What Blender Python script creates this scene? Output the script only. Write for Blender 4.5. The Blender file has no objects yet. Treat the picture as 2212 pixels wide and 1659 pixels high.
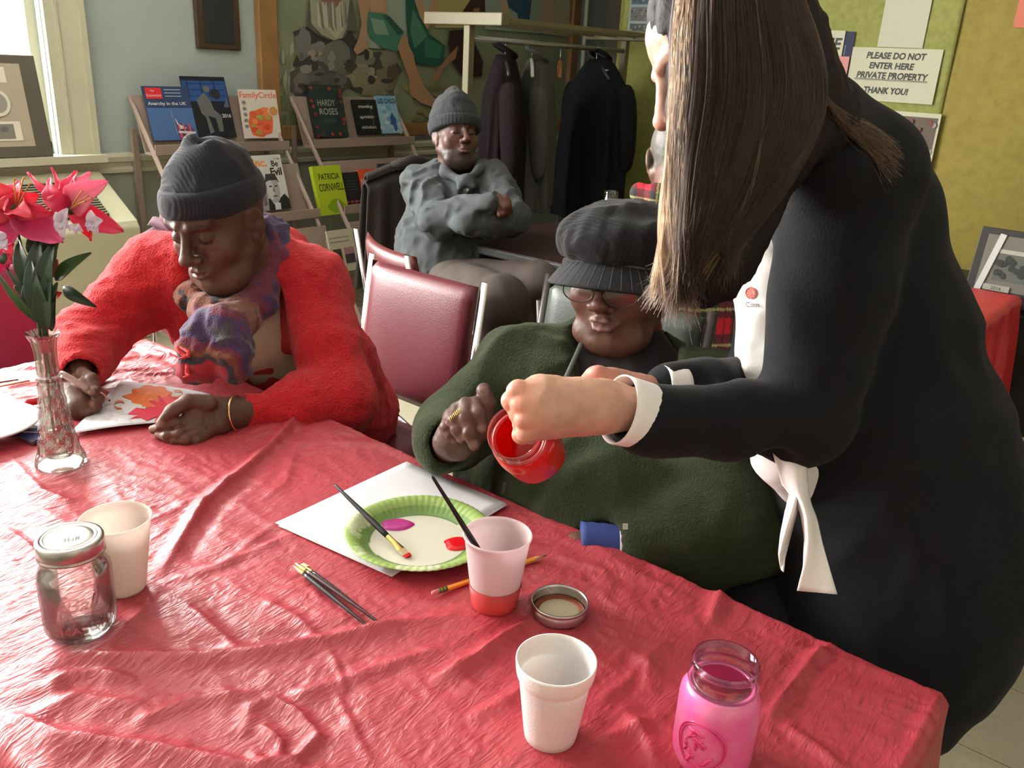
import bpy, bmesh, math, random
import numpy as np
from mathutils import Vector, Matrix
random.seed(7)
S = bpy.context.scene
COL = S.collection
# ------------------------------------------------------------------ camera
FP, IW, IH = 1850.0, 2212, 1659
_y, _p, _r = math.radians(38.7), math.radians(20.5), math.radians(3.2)
CF = np.array([math.cos(_y)*math.cos(_p), math.sin(_y)*math.cos(_p), -math.sin(_p)])
_r0 = np.array([math.sin(_y), -math.cos(_y), 0.0]); _u0 = np.cross(_r0, CF)
CR = math.cos(_r)*_r0 + math.sin(_r)*_u0
CU = -math.sin(_r)*_r0 + math.cos(_r)*_u0
CC = np.array([0, 0, 1.42])
def ray(x, y): return CF + CR*(x-IW/2)/FP - CU*(y-IH/2)/FP
def at(x, y, d): return CC + ray(x, y)*d
def atz(x, y, z=.75): q = ray(x, y); return CC + q*(z-CC[2])/q[2]
def atX(x, y, X): q = ray(x, y); return CC + q*X/q[0]
def atY(x, y, Y): q = ray(x, y); return CC + q*Y/q[1]
cam = bpy.data.cameras.new('camera'); co = bpy.data.objects.new('camera', cam); COL.objects.link(co)
cam.sensor_width = 36; cam.lens = FP/IW*36; cam.clip_start = .02
co.matrix_world = Matrix(((CR[0], CU[0], -CF[0], CC[0]), (CR[1], CU[1], -CF[1], CC[1]), (CR[2], CU[2], -CF[2], CC[2]), (0, 0, 0, 1)))
S.camera = co
# ------------------------------------------------------------------ world, light, exposure
W = bpy.data.worlds.new('world'); S.world = W; W.use_nodes = True
bg = W.node_tree.nodes['Background']; bg.inputs[0].default_value = (.90, .93, 1, 1); bg.inputs[1].default_value = WORLD_E = 5.0
def area(name, loc, target, sx, sy, e, col=(1, 1, 1), spread=math.pi):
    l = bpy.data.lights.new(name, 'AREA'); l.shape = 'RECTANGLE'; l.size = sx; l.size_y = sy; l.energy = e; l.color = col; l.spread = spread
    o = bpy.data.objects.new(name, l); COL.objects.link(o); o.location = loc
    o.rotation_euler = (Vector(target)-Vector(loc)).to_track_quat('-Z', 'Y').to_euler(); return o
WIN = [(.62, 1.93), (-1.35, .10)]        # the two windows of the left wall, x from-to
area('window_daylight', (1.27, 4.70, 1.9), (1.27, 1.0, 1.75), 1.5, 2.1, 360, (1, .97, .92))
area('window_daylight', (-.62, 4.70, 1.9), (-.55, 1.0, 1.75), 1.6, 2.1, 560, (1, .97, .92))
for (a_, b_) in WIN:
    po = area('window_portal', ((a_+b_)/2, 4.44, 1.82), ((a_+b_)/2, 1.0, 1.82), b_-a_, 1.9, 1); po.data.cycles.is_portal = True
area('fill_light', (.2, -1.2, 2.6), (.8, 1.2, .8), 1.2, .6, 3, (1, .93, .82))  # unseen fill added behind the camera for frontal ambient, no fixture there
S.view_settings.view_transform = 'Standard'; S.view_settings.look = 'None'; S.view_settings.gamma = 1
cy = S.cycles; cy.max_bounces = 7; cy.diffuse_bounces = 3; cy.glossy_bounces = 3; cy.transmission_bounces = 4; cy.transparent_max_bounces = 14; cy.caustics_reflective = False; cy.caustics_refractive = False; cy.sample_clamp_indirect = 4; cy.use_adaptive_sampling = True; cy.adaptive_threshold = .05
S.view_settings.use_curve_mapping = False; S.view_settings.exposure = .24
# ------------------------------------------------------------------ materials
_M = {}
def mat(name, col=(.5, .5, .5), rough=.6, metal=0, spec=.5, bump=0, bscale=100, var=0, vscale=20, sheen=0, attr=False, trans=0, ior=1.45, alpha=1,
        emis=None, coat=0, sss=0, vcol=None, tr=0, bdist=.002, bdetail=3, wave=None, sheencol=None, coordobj=True):
    if name in _M: return _M[name]
    m = bpy.data.materials.new(name); m.use_nodes = True; nt = m.node_tree; N = nt.nodes; L = nt.links; b = N['Principled BSDF']
    b.inputs['Base Color'].default_value = (*col, 1); b.inputs['Roughness'].default_value = rough; b.inputs['Metallic'].default_value = metal
    b.inputs['Specular IOR Level'].default_value = spec; b.inputs['IOR'].default_value = ior; b.inputs['Transmission Weight'].default_value = trans
    b.inputs['Alpha'].default_value = alpha; b.inputs['Coat Weight'].default_value = coat; b.inputs['Coat Roughness'].default_value = .15
    b.inputs['Sheen Weight'].default_value = sheen; b.inputs['Sheen Roughness'].default_value = .5
    if sheencol: b.inputs['Sheen Tint'].default_value = (*sheencol, 1)
    if sss: b.inputs['Subsurface Weight'].default_value = sss; b.inputs['Subsurface Radius'].default_value = (.8, .3, .15); b.inputs['Subsurface Scale'].default_value = .01
    if emis: b.inputs['Emission Color'].default_value = (*emis[0], 1); b.inputs['Emission Strength'].default_value = emis[1]
    src = None
    if attr:
        a = N.new('ShaderNodeVertexColor'); a.layer_name = 'col'; src = a.outputs[0]
    tc = N.new('ShaderNodeTexCoord'); cs = tc.outputs['Object']
    if var:
        n = N.new('ShaderNodeTexNoise'); n.inputs['Scale'].default_value = vscale; n.inputs['Detail'].default_value = 4; L.new(cs, n.inputs['Vector'])
        mx = N.new('ShaderNodeMix'); mx.data_type = 'RGBA'; c2 = vcol if vcol else tuple(c*.45 for c in col)
        mr = N.new('ShaderNodeMapRange'); mr.inputs[1].default_value = .35; mr.inputs[2].default_value = .68; mr.inputs[3].default_value = 0; mr.inputs[4].default_value = var
        L.new(n.outputs[0], mr.inputs[0]); L.new(mr.outputs[0], mx.inputs[0])
        mx.inputs[6].default_value = (*col, 1); mx.inputs[7].default_value = (*c2, 1)
        if src is not None:
            L.new(src, mx.inputs[6])
            if not vcol:
                mu = N.new('ShaderNodeMix'); mu.data_type = 'RGBA'; mu.blend_type = 'MULTIPLY'; mu.inputs[0].default_value = 1
                L.new(src, mu.inputs[6]); mu.inputs[7].default_value = (.55, .55, .55, 1); L.new(mu.outputs[2], mx.inputs[7])
        src = mx.outputs[2]
    if src is not None: L.new(src, b.inputs['Base Color'])
    if bump:
        n = N.new('ShaderNodeTexNoise'); n.inputs['Scale'].default_value = bscale; n.inputs['Detail'].default_value = bdetail; L.new(cs, n.inputs['Vector'])
        h = n.outputs[0]
        if wave:
            w = N.new('ShaderNodeTexWave'); w.inputs['Scale'].default_value = wave; w.inputs['Distortion'].default_value = 2; L.new(cs, w.inputs['Vector'])
            ad = N.new('ShaderNodeMath'); ad.operation = 'ADD'; L.new(h, ad.inputs[0]); L.new(w.outputs[1], ad.inputs[1]); h = ad.outputs[0]
        bp = N.new('ShaderNodeBump'); bp.inputs['Strength'].default_value = bump; bp.inputs['Distance'].default_value = bdist; L.new(h, bp.inputs['Height']); L.new(bp.outputs[0], b.inputs['Normal'])
    if tr:   # thin translucent sheet
        t = N.new('ShaderNodeBsdfTranslucent'); t.inputs[0].default_value = (*col, 1); ms = N.new('ShaderNodeMixShader'); ms.inputs[0].default_value = tr
        if src is not None: L.new(src, t.inputs[0])
        L.new(b.outputs[0], ms.inputs[1]); L.new(t.outputs[0], ms.inputs[2]); L.new(ms.outputs[0], N['Material Output'].inputs[0])
    _M[name] = m; return m
# ------------------------------------------------------------------ objects
def tag(o, label=None, cat=None, group=None, kind=None):
    if label: o['label'] = label
    if cat: o['category'] = cat
    if group: o['group'] = group
    if kind: o['kind'] = kind
    return o
def thing(name, label, cat, loc=(0, 0, 0), group=None, rot=None):
    o = bpy.data.objects.new(name, None); COL.objects.link(o); o.location = loc; o.empty_display_size = .05
    if rot is not None: o.rotation_euler = rot
    return tag(o, label, cat, group)
def link(name, me, m=None, parent=None, smooth=False, local=False):
    """local=False: mesh coordinates are world coordinates, also under a parent."""
    o = bpy.data.objects.new(name, me); COL.objects.link(o)
    if m is not None:
        for x in (m if isinstance(m, (list, tuple)) else [m]): me.materials.append(x)
    if smooth: me.shade_smooth()
    if parent is not None:
        o.parent = parent
        if not local:
            p = parent; mw = Matrix()
            ch = []
            while p is not None: ch.append(p.matrix_basis.copy()); ch.append(p.matrix_parent_inverse.copy()); p = p.parent
            for b in reversed(ch): mw = mw @ b
            o.matrix_parent_inverse = mw.inverted()
    return o
def struct(name, me, m, **k): o = link(name, me, m, **k); o['kind'] = 'structure'; return o
class MB:
    def __init__(s): s.v = []; s.f = []; s.c = []
    def add(s, vs, fs, col=None):
        n = len(s.v); s.v.extend([tuple(map(float, v)) for v in vs]); s.f.extend([tuple(i+n for i in f) for f in fs]); s.c.extend([col]*len(vs)); return s
    def box(s, a, b, M=None, col=None):
        (x0, y0, z0), (x1, y1, z1) = a, b
        vs = [(x, y, z) for z in (z0, z1) for y in (y0, y1) for x in (x0, x1)]
        if M is not None: vs = [M @ Vector(v) for v in vs]
        return s.add(vs, [(0, 2, 3, 1), (4, 5, 7, 6), (0, 1, 5, 4), (2, 6, 7, 3), (0, 4, 6, 2), (1, 3, 7, 5)], col)
    def tube(s, pts, rs, n=10, caps=True, col=None, flat=1.0, up=None):
        pts = [np.array(p, float) for p in pts]
        if np.isscalar(rs): rs = [rs]*len(pts)
        vs = []; prev = None
        for i, p in enumerate(pts):
            t = pts[min(i+1, len(pts)-1)]-pts[max(i-1, 0)]; t = t/(np.linalg.norm(t)+1e-12)
            if prev is None:
                a = np.array(up, float) if up is not None else (np.array([0, 0, 1.]) if abs(t[2]) < .9 else np.array([1., 0, 0]))
            else: a = prev
            a = a-t*(a@t); a /= np.linalg.norm(a)+1e-12; prev = a; b = np.cross(t, a)
            for k in range(n):
                q = 2*math.pi*k/n; vs.append(p+rs[i]*(math.cos(q)*a*flat+math.sin(q)*b))
        fs = []
        for i in range(len(pts)-1):
            for k in range(n): k2 = (k+1) % n; fs.append((i*n+k, i*n+k2, (i+1)*n+k2, (i+1)*n+k))
        if caps: fs.append(tuple(reversed(range(n)))); fs.append(tuple(range((len(pts)-1)*n, len(pts)*n)))
        return s.add(vs, fs, col)
    def lathe(s, prof, n=40, M=None, col=None, rad=None, close=False):
        vs = []; fs = []
        for r, z in prof:
            for k in range(n):
                q = 2*math.pi*k/n; rr = r*(rad(q, z) if rad else 1); v = (rr*math.cos(q), rr*math.sin(q), z); vs.append(M @ Vector(v) if M is not None else v)
        m = len(prof)
        for i in range(m if close else m-1):
            j = (i+1) % m
            for k in range(n): k2 = (k+1) % n; fs.append((i*n+k, i*n+k2, j*n+k2, j*n+k))
        return s.add(vs, fs, col)
    def grid(s, fn, nu, nv, closeu=False, col=None):
        vs = [fn(i/(nu if closeu else nu-1), j/(nv-1)) for j in range(nv) for i in range(nu)]; fs = []
        for j in range(nv-1):
            for i in range(nu if closeu else nu-1): i2 = (i+1) % nu; fs.append((j*nu+i, j*nu+i2, (j+1)*nu+i2, (j+1)*nu+i))
        return s.add(vs, fs, col)
    def prism(s, poly, h, M=None, col=None):
        n = len(poly); vs = [(x, y, 0) for x, y in poly]+[(x, y, h) for x, y in poly]
        if M is not None: vs = [M @ Vector(v) for v in vs]
        return s.add(vs, [tuple(reversed(range(n))), tuple(range(n, 2*n))]+[(i, (i+1) % n, n+(i+1) % n, n+i) for i in range(n)], col)
    def mesh(s, name):
        me = bpy.data.meshes.new(name); me.from_pydata(s.v, [], s.f)
        if any(c is not None for c in s.c):
            ca = me.color_attributes.new('col', 'FLOAT_COLOR', 'POINT'); arr = np.ones((len(s.v), 4), np.float32)
            arr[:, :3] = [c if c is not None else (.5, .5, .5) for c in s.c]; ca.data.foreach_set('color', arr.ravel())
        me.update(); return me
    def build(s, name, m, parent=None, smooth=False, bevel=0, solid=0, sub=0, local=False, angle=None):
        o = link(name, s.mesh(name), m, parent, smooth, local)
        if solid: d = o.modifiers.new('solid', 'SOLIDIFY'); d.thickness = solid; d.offset = 0
        if bevel: d = o.modifiers.new('bevel', 'BEVEL'); d.width = bevel; d.segments = 2; d.limit_method = 'ANGLE'
        if sub: d = o.modifiers.new('sub', 'SUBSURF'); d.levels = sub; d.render_levels = sub
        return o
def frame(o, x, y=None, z=None):
    """matrix with origin o and given x / y axes (3-vectors)"""
    x = Vector(x).normalized(); z = Vector(z).normalized() if z is not None else x.cross(Vector(y)).normalized(); y = z.cross(x).normalized(); x = y.cross(z)
    return Matrix(((x[0], y[0], z[0], o[0]), (x[1], y[1], z[1], o[1]), (x[2], y[2], z[2], o[2]), (0, 0, 0, 1)))
def text_tris(body, size=1, align='CENTER', bold=0, shear=0, sx=1):
    cu = bpy.data.curves.new('t', 'FONT'); cu.body = body; cu.size = size; cu.align_x = align; cu.offset = bold*size; cu.shear = shear; cu.resolution_u = 3
    o = bpy.data.objects.new('t', cu); COL.objects.link(o); dg = bpy.context.evaluated_depsgraph_get()
    me = bpy.data.meshes.new_from_object(o.evaluated_get(dg)); vs = [(v.co[0]*sx, v.co[1]) for v in me.vertices]; fs = [tuple(p.vertices) for p in me.polygons]
    bpy.data.objects.remove(o); bpy.data.curves.remove(cu); bpy.data.meshes.remove(me); return vs, fs
class Print:
    """flat print: polygons and lettering in thin ink layers on one mesh"""
    def __init__(s, M, eps=.0004): s.mb = MB(); s.M = M; s.e = eps; s.n = 1
    def poly(s, pts, col): s.mb.add([s.M @ Vector((x, y, s.e*s.n)) for x, y in pts], [tuple(range(len(pts)))], col); s.n += .25; return s
    def rect(s, x0, y0, x1, y1, col): return s.poly([(x0, y0), (x1, y0), (x1, y1), (x0, y1)], col)
    def ell(s, cx, cy, rx, ry, col, n=20, rot=0, jit=0, rs=None):
        rs = rs or random; c, d = math.cos(rot), math.sin(rot); P = []
        for k in range(n):
            q = 2*math.pi*k/n; f = 1+jit*(rs.random()-.5); x, y = rx*f*math.cos(q), ry*f*math.sin(q); P.append((cx+x*c-y*d, cy+x*d+y*c))
        return s.poly(P, col)
    def text(s, body, x, y, size, col, **k):
        rot = k.pop('rot', 0); fit = k.pop('fit', 0)
        if fit: k['sx'] = 1; w_ = text_tris(body, size, **k)[0]; w_ = max(v[0] for v in w_)-min(v[0] for v in w_); k['sx'] = fit/w_
        vs, fs = text_tris(body, size, **k); c, d = math.cos(rot), math.sin(rot)
        s.mb.add([s.M @ Vector((x+a*c-b*d, y+a*d+b*c, s.e*(s.n+.3))) for a, b in vs], fs, col); return s
    def build(s, name, parent=None, m=None, **k): return s.mb.build(name, m or mat('ink', attr=True, rough=.55), parent, **k)
# ------------------------------------------------------------------ noise
_rng = np.random.RandomState(3); _LAT = _rng.rand(32, 32, 32).astype(np.float32)
def vnoise(X, Y, Z):
    xi, yi, zi = np.floor(X), np.floor(Y), np.floor(Z); fx, fy, fz = X-xi, Y-yi, Z-zi
    fx = fx*fx*(3-2*fx); fy = fy*fy*(3-2*fy); fz = fz*fz*(3-2*fz)
    a = xi.astype(int) & 31; b = yi.astype(int) & 31; c = zi.astype(int) & 31; a1, b1, c1 = (a+1) & 31, (b+1) & 31, (c+1) & 31; L = _LAT
    def l(p, q, t): return p+(q-p)*t
    return l(l(l(L[a, b, c], L[a1, b, c], fx), l(L[a, b1, c], L[a1, b1, c], fx), fy), l(l(L[a, b, c1], L[a1, b, c1], fx), l(L[a, b1, c1], L[a1, b1, c1], fx), fy), fz)*2-1
# ------------------------------------------------------------------ signed distance bodies -> one continuous mesh
class SDF:
    def __init__(s, lo, hi, h, xf=None):
        s.h = h; s.lo = np.array(lo, float); n = np.ceil((np.array(hi, float)-s.lo)/h).astype(int)+1; s.n = n
        s.ax = [s.lo[i]+np.arange(n[i])*h for i in range(3)]; s.F = np.full(n, .2, np.float32)
    def _sub(s, lo, hi):
        i0 = np.clip(np.floor((np.array(lo)-s.lo)/s.h).astype(int), 0, s.n); i1 = np.clip(np.ceil((np.array(hi)-s.lo)/s.h).astype(int)+1, 0, s.n)
        if np.any(i1 <= i0): return None, None
        sl = tuple(slice(a, b) for a, b in zip(i0, i1))
        return sl, (s.ax[0][sl[0]][:, None, None], s.ax[1][sl[1]][None, :, None], s.ax[2][sl[2]][None, None, :])
    def _apply(s, sl, d, k, op):
        A = s.F[sl]
        if op == 'sub': d = -d; hh = np.clip(.5-.5*(d-A)/k, 0, 1) if k else None; s.F[sl] = np.maximum(A, d) if not k else (A*hh+d*(1-hh)+k*hh*(1-hh)); return
        if not k: s.F[sl] = np.minimum(A, d); return
        hh = np.clip(.5+.5*(A-d)/k, 0, 1); s.F[sl] = A*(1-hh)+d*hh-k*hh*(1-hh)
    def ell(s, c, r, k=.01, op='add', R=None):
        c = np.array(c, float); r = np.array(r, float)*np.ones(3); m = r.max()+k*1.5+3*s.h; sl, g = s._sub(c-m, c+m)
        if sl is None: return s
        X, Y, Z = g[0]-c[0], g[1]-c[1], g[2]-c[2]
        if R is not None: X, Y, Z = (R[0][0]*X+R[0][1]*Y+R[0][2]*Z, R[1][0]*X+R[1][1]*Y+R[1][2]*Z, R[2][0]*X+R[2][1]*Y+R[2][2]*Z)
        k0 = np.sqrt((X/r[0])**2+(Y/r[1])**2+(Z/r[2])**2); k1 = np.sqrt((X/r[0]**2)**2+(Y/r[1]**2)**2+(Z/r[2]**2)**2)+1e-9
        s._apply(sl, k0*(k0-1)/k1, k, op); return s
    def cap(s, a, b, ra, rb, k=.01, op='add', sq=None):
        """tapered capsule; sq=(axis, factor) widens it along an axis"""
        a = np.array(a, float); b = np.array(b, float); f = max(1, sq[1]) if sq else 1; m = max(ra, rb)*f+k*1.5+3*s.h
        sl, g = s._sub(np.minimum(a, b)-m, np.maximum(a, b)+m)
        if sl is None: return s
        X, Y, Z = g[0]-a[0], g[1]-a[1], g[2]-a[2]; D = b-a
        if sq:
            n = np.array(sq[0], float); n /= np.linalg.norm(n); q = (X*n[0]+Y*n[1]+Z*n[2]); c = 1/sq[1]-1; X, Y, Z = X+n[0]*q*c, Y+n[1]*q*c, Z+n[2]*q*c; D = D+n*(D@n)*c
        t = np.clip((X*D[0]+Y*D[1]+Z*D[2])/(D@D+1e-12), 0, 1)
        s._apply(sl, np.sqrt((X-D[0]*t)**2+(Y-D[1]*t)**2+(Z-D[2]*t)**2)-(ra+(rb-ra)*t), k, op); return s
    def chain(s, P, r, k=.01, op='add', sq=None):
        if np.isscalar(r): r = [r]*len(P)
        for i in range(len(P)-1): s.cap(P[i], P[i+1], r[i], r[i+1], k, op, sq)
        return s
    def plane(s, p, n, op='sub', k=0):
        n = np.array(n, float); n /= np.linalg.norm(n); g = [s.ax[0][:, None, None], s.ax[1][None, :, None], s.ax[2][None, None, :]]
        d = (g[0]-p[0])*n[0]+(g[1]-p[1])*n[1]+(g[2]-p[2])*n[2]     # removes the side n points to
        s._apply((slice(None),)*3, -d, k, 'sub'); return s
    def disp(s, fn):
        X, Y, Z = np.broadcast_arrays(s.ax[0][:, None, None], s.ax[1][None, :, None], s.ax[2][None, None, :])
        m = np.abs(s.F) < s.h*5+.012
        s.F[m] += fn(X[m], Y[m], Z[m]).astype(np.float32); return s
    def arrays(s):
        F = s.F; n = F.shape; ins = F < 0
        # cells
        c = np.zeros(tuple(k-1 for k in n), np.uint8)
        sls = [(slice(i, n[0]-1+i), slice(j, n[1]-1+j), slice(k, n[2]-1+k)) for i in (0, 1) for j in (0, 1) for k in (0, 1)]
        for q in sls: c += ins[q]
        cell = np.argwhere((c > 0) & (c < 8)); idx = np.full(c.shape, -1, np.int64); idx[tuple(cell.T)] = np.arange(len(cell))
        acc = np.zeros((len(cell), 3)); cnt = np.zeros(len(cell))
        corner = [np.array((i, j, k)) for i in (0, 1) for j in (0, 1) for k in (0, 1)]
        for ca in corner:
            for ax in range(3):
                if ca[ax] == 0:
                    cb = ca.copy(); cb[ax] = 1; fa = F[tuple((cell+ca).T)]; fb = F[tuple((cell+cb).T)]; m = (fa < 0) != (fb < 0)
                    t = fa[m]/(fa[m]-fb[m]+1e-20); p = np.repeat(ca[None].astype(float), m.sum(), 0); p[:, ax] += t; acc[m] += p; cnt[m] += 1
        V = s.lo+(cell+acc/cnt[:, None])*s.h
        quads = []
        for ax in range(3):
            u, v = (ax+1) % 3, (ax+2) % 3; sa = [slice(None)]*3; sb = [slice(None)]*3; sa[ax] = slice(0, n[ax]-1); sb[ax] = slice(1, n[ax])
            A = ins[tuple(sa)]; B = ins[tuple(sb)]; e = np.argwhere(A != B); ok = (e[:, u] > 0) & (e[:, v] > 0) & (e[:, u] < n[u]-1) & (e[:, v] < n[v]-1); e = e[ok]
            if not len(e): continue
            fl = A[tuple(e.T)]; du = np.zeros(3, int); du[u] = 1; dv = np.zeros(3, int); dv[v] = 1
            q = np.stack([idx[tuple((e-du-dv).T)], idx[tuple((e-dv).T)], idx[tuple(e.T)], idx[tuple((e-du).T)]], 1); q[~fl] = q[~fl][:, ::-1]; quads.append(q)
        return V, np.concatenate(quads)
def mesh_from(parts, name, colfn=None, smooth_it=0):
    """parts: list of (V, Q, colour or None)"""
    Vs, Qs, Cs, n = [], [], [], 0
    for V, Q, c in parts:
        Vs.append(V); Qs.append(Q+n); n += len(V)
        Cs.append(np.tile(np.array(c, float), (len(V), 1)) if c is not None and np.ndim(c) == 1 else (c if c is not None else np.full((len(V), 3), .5)))
    V = np.concatenate(Vs); Q = np.concatenate(Qs); C = np.concatenate(Cs)
    me = bpy.data.meshes.new(name); me.vertices.add(len(V)); me.vertices.foreach_set('co', V.astype(np.float32).ravel())
    me.loops.add(Q.size); me.loops.foreach_set('vertex_index', Q.astype(np.int32).ravel()); me.polygons.add(len(Q))
    me.polygons.foreach_set('loop_start', np.arange(0, Q.size, 4, dtype=np.int32)); me.update(calc_edges=True)
    ca = me.color_attributes.new('col', 'FLOAT_COLOR', 'POINT'); ca.data.foreach_set('color', np.concatenate([C, np.ones((len(C), 1))], 1).astype(np.float32).ravel())
    me.shade_smooth(); return me
def relax(V, Q, it=2, f=.5):
    """laplacian smoothing over the quad edges"""
    E = np.concatenate([Q[:, [0, 1]], Q[:, [1, 2]], Q[:, [2, 3]], Q[:, [3, 0]]])
    for _ in range(it):
        A = np.zeros_like(V); c = np.zeros(len(V)); 
        for k in range(3): A[:, k] = np.bincount(E[:, 0], V[E[:, 1], k], len(V))+np.bincount(E[:, 1], V[E[:, 0], k], len(V))
        c = np.bincount(E[:, 0], minlength=len(V))+np.bincount(E[:, 1], minlength=len(V)); V = V+f*(A/c[:, None]-V)
    return V
def sdf_part(name, s, m, parent, col=None, it=1, extra=()):
    V, Q = s.arrays(); V = relax(V, Q, it); C = col(V) if callable(col) else col
    return link(name, mesh_from([(V, Q, C)]+list(extra), name), m, parent, True)
# ================================================================== SETTING
WL, WR = 4.5, 6.6          # left (mural) wall y, far right wall x
lin = lambda h: tuple((c/255/12.92 if c/255 <= .04045 else ((c/255+.055)/1.055)**2.4) for c in h)
m_wall = mat('wall_blue', lin((168, 182, 178)), .8, var=.12, vscale=3, bump=.1, bscale=300)
m_trim = mat('trim_cream', lin((196, 196, 172)), .5, var=.1, vscale=6)
m_wains = mat('wainscot', lin((150, 156, 140)), .6, var=.15, vscale=5)
m_grey = mat('wall_grey', lin((120, 116, 106)), .8)
m_floor = mat('floor_grout', lin((92, 86, 70)), .7)
m_tile = mat('vinyl_tile', lin((178, 172, 148)), .38, var=.35, vscale=60, vcol=lin((146, 138, 116)))
struct('floor', MB().box((-2.5, -2.5, -.06), (7, 4.7, -.004)).mesh('floor'), m_floor)
fl = bpy.data.objects['floor']
tm = MB().box((.0015, .0015, -.004), (.3033, .3033, 0)).mesh('tile')
for i in range(11):
    for j in range(17):
        t = link('tile', tm, None if tm.materials else m_tile, fl); t.location = (1.0+i*.305, -.72+j*.305, 0)
b = MB(); xs = [-2.2]+[v for w in reversed(WIN) for v in w]+[6.7]
for k in range(0, len(xs), 2): b.box((xs[k], WL, 0), (xs[k+1], WL+.16, 3))
for a, c in WIN: b.box((a, WL, 0), (c, WL+.16, .86)); b.box((a, WL, 2.75), (c, WL+.16, 3))
struct('wall_left', b.mesh('wall_left'), m_wall)
wl = bpy.data.objects['wall_left']
MB().box((-2.2, WL-.012, .05), (6.6, WL-.001, .80)).build('wainscot', m_wains, wl)
for x in np.arange(-1.9, 6.4, .5):
    MB().box((x, WL-.022, .12), (x+.035, WL-.0115, .72)).build('batten', m_wains, wl)
r = MB(); prof = [(0, .775), (.03, .78), (.034, .80), (.022, .81), (.026, .83), (.045, .838), (.052, .862), (.05, .875), (0, .88)]
r.grid(lambda u, v: (-2.2+8.8*v, WL-prof[int(round(u*8))][0], prof[int(round(u*8))][1]), 9, 2)
struct('trim_1', r.mesh('trim_1'), m_trim)
struct('baseboard_left', MB().box((-2.2, WL-.03, 0), (6.6, WL-.001, .12)).mesh('baseboard_left'), m_trim)
m_pane = bpy.data.materials.new('window_glass'); m_pane.use_nodes = True; nt = m_pane.node_tree; nt.nodes.clear()
o_ = nt.nodes.new('ShaderNodeOutputMaterial'); mx = nt.nodes.new('ShaderNodeMixShader'); tp = nt.nodes.new('ShaderNodeBsdfTransparent'); gl = nt.nodes.new('ShaderNodeBsdfGlossy'); gl.inputs[1].default_value = .02
mx.inputs[0].default_value = .06; nt.links.new(tp.outputs[0], mx.inputs[1]); nt.links.new(gl.outputs[0], mx.inputs[2]); nt.links.new(mx.outputs[0], o_.inputs[0])
for n, (a, c) in enumerate(WIN):
    me = MB().box((a-.19, WL-.03, .88), (a-.005, WL-.001, 2.95)).box((c+.005, WL-.03, .88), (c+.19, WL-.001, 2.95)).box((a-.19, WL-.03, 2.77), (c+.19, WL-.001, 2.95)) \
        .box((a-.19, WL-.05, .88), (a-.16, WL-.03, 2.97)).box((c+.16, WL-.05, .88), (c+.19, WL-.03, 2.97)).box((c+.05, WL-.038, .88), (c+.065, WL-.029, 2.8)).box((a-.065, WL-.038, .88), (a-.05, WL-.029, 2.8))
    struct('window_%d' % (n+1), me.mesh('window'), m_trim); w = bpy.data.objects['window_%d' % (n+1)]
    MB().box((a-.2, WL-.10, .845), (c+.2, WL+.1, .882)).build('window_sill', m_trim, w)
    MB().box((a, WL+.05, .88), (a+.045, WL+.09, 2.75)).box((c-.045, WL+.05, .88), (c, WL+.09, 2.75)).box((a, WL+.05, .88), (c, WL+.09, .94)).box((a, WL+.05, 1.80), (c, WL+.09, 1.85)).box((a, WL+.05, 2.70), (c, WL+.09, 2.75)) \
        .box(((a+c)/2-.012, WL+.055, .9), ((a+c)/2+.012, WL+.085, 2.7)).build('window_sash', m_trim, w)
    for q in (0, 1):
        for z0, z1 in ((.93, 1.81), (1.84, 2.71)):
            x0 = a+.04 if q == 0 else (a+c)/2+.01; x1 = (a+c)/2-.01 if q == 0 else c-.04
            MB().box((x0, WL+.068, z0), (x1, WL+.072, z1)).build('pane', m_pane, w)
struct('wall_right', MB().box((WR, -2.5, 0), (WR+.15, WL+.2, 3)).mesh('wall_right'), m_grey)
struct('wall_back', MB().box((-2.4, -2.6, 0), (6.75, -2.45, 3)).mesh('wall_back'), mat('wall_cream', lin((186, 182, 166)), .8))
struct('wall_near', MB().box((-2.35, -2.6, 0), (-2.2, WL+.2, 3)).mesh('wall_near'), mat('wall_cream'))
struct('ceiling', MB().box((-2.4, -2.6, 3), (6.75, WL+.2, 3.1)).mesh('ceiling'), mat('ceiling_white', (.78, .77, .73), .8))
PX = 5.2
struct('wall_partition', MB().box((PX, -1.6, 0), (PX+.12, 3.42, 2.7)).mesh('wall_partition'), mat('ochre_paper', lin((150, 136, 62)), .75, var=.5, vscale=22, vcol=lin((124, 108, 48)), bump=.25, bscale=60, bdist=.004))
# green fabric sheet pinned over the partition
def sheet(u, v):
    y = 3.40-2.09*u+.03*v*0; z = 2.69-2.25*v
    return (PX-.007-.003*abs(math.sin(u*19+v*2.3))-.003*math.sin(v*23+u*7)*math.sin(u*11), y, z)
g = MB().grid(sheet, 90, 70); gs = g.build('green_fabric_sheet', mat('green_cloth', lin((150, 152, 84)), .8, var=.5, vscale=34, vcol=lin((120, 122, 58)), bump=.5, bscale=90, bdist=.004), smooth=True, solid=.002)
tag(gs, 'crinkled olive green fabric sheet covering the partition behind the signs', 'fabric')
pip = MB().tube([(6.27, 4.46, 0), (6.27, 4.46, 3)], .018).build('wall_pipe', mat('white_paint', lin((205, 205, 195)), .4), smooth=True); tag(pip, 'thin white vertical pipe beside the mural', 'pipe')
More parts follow.
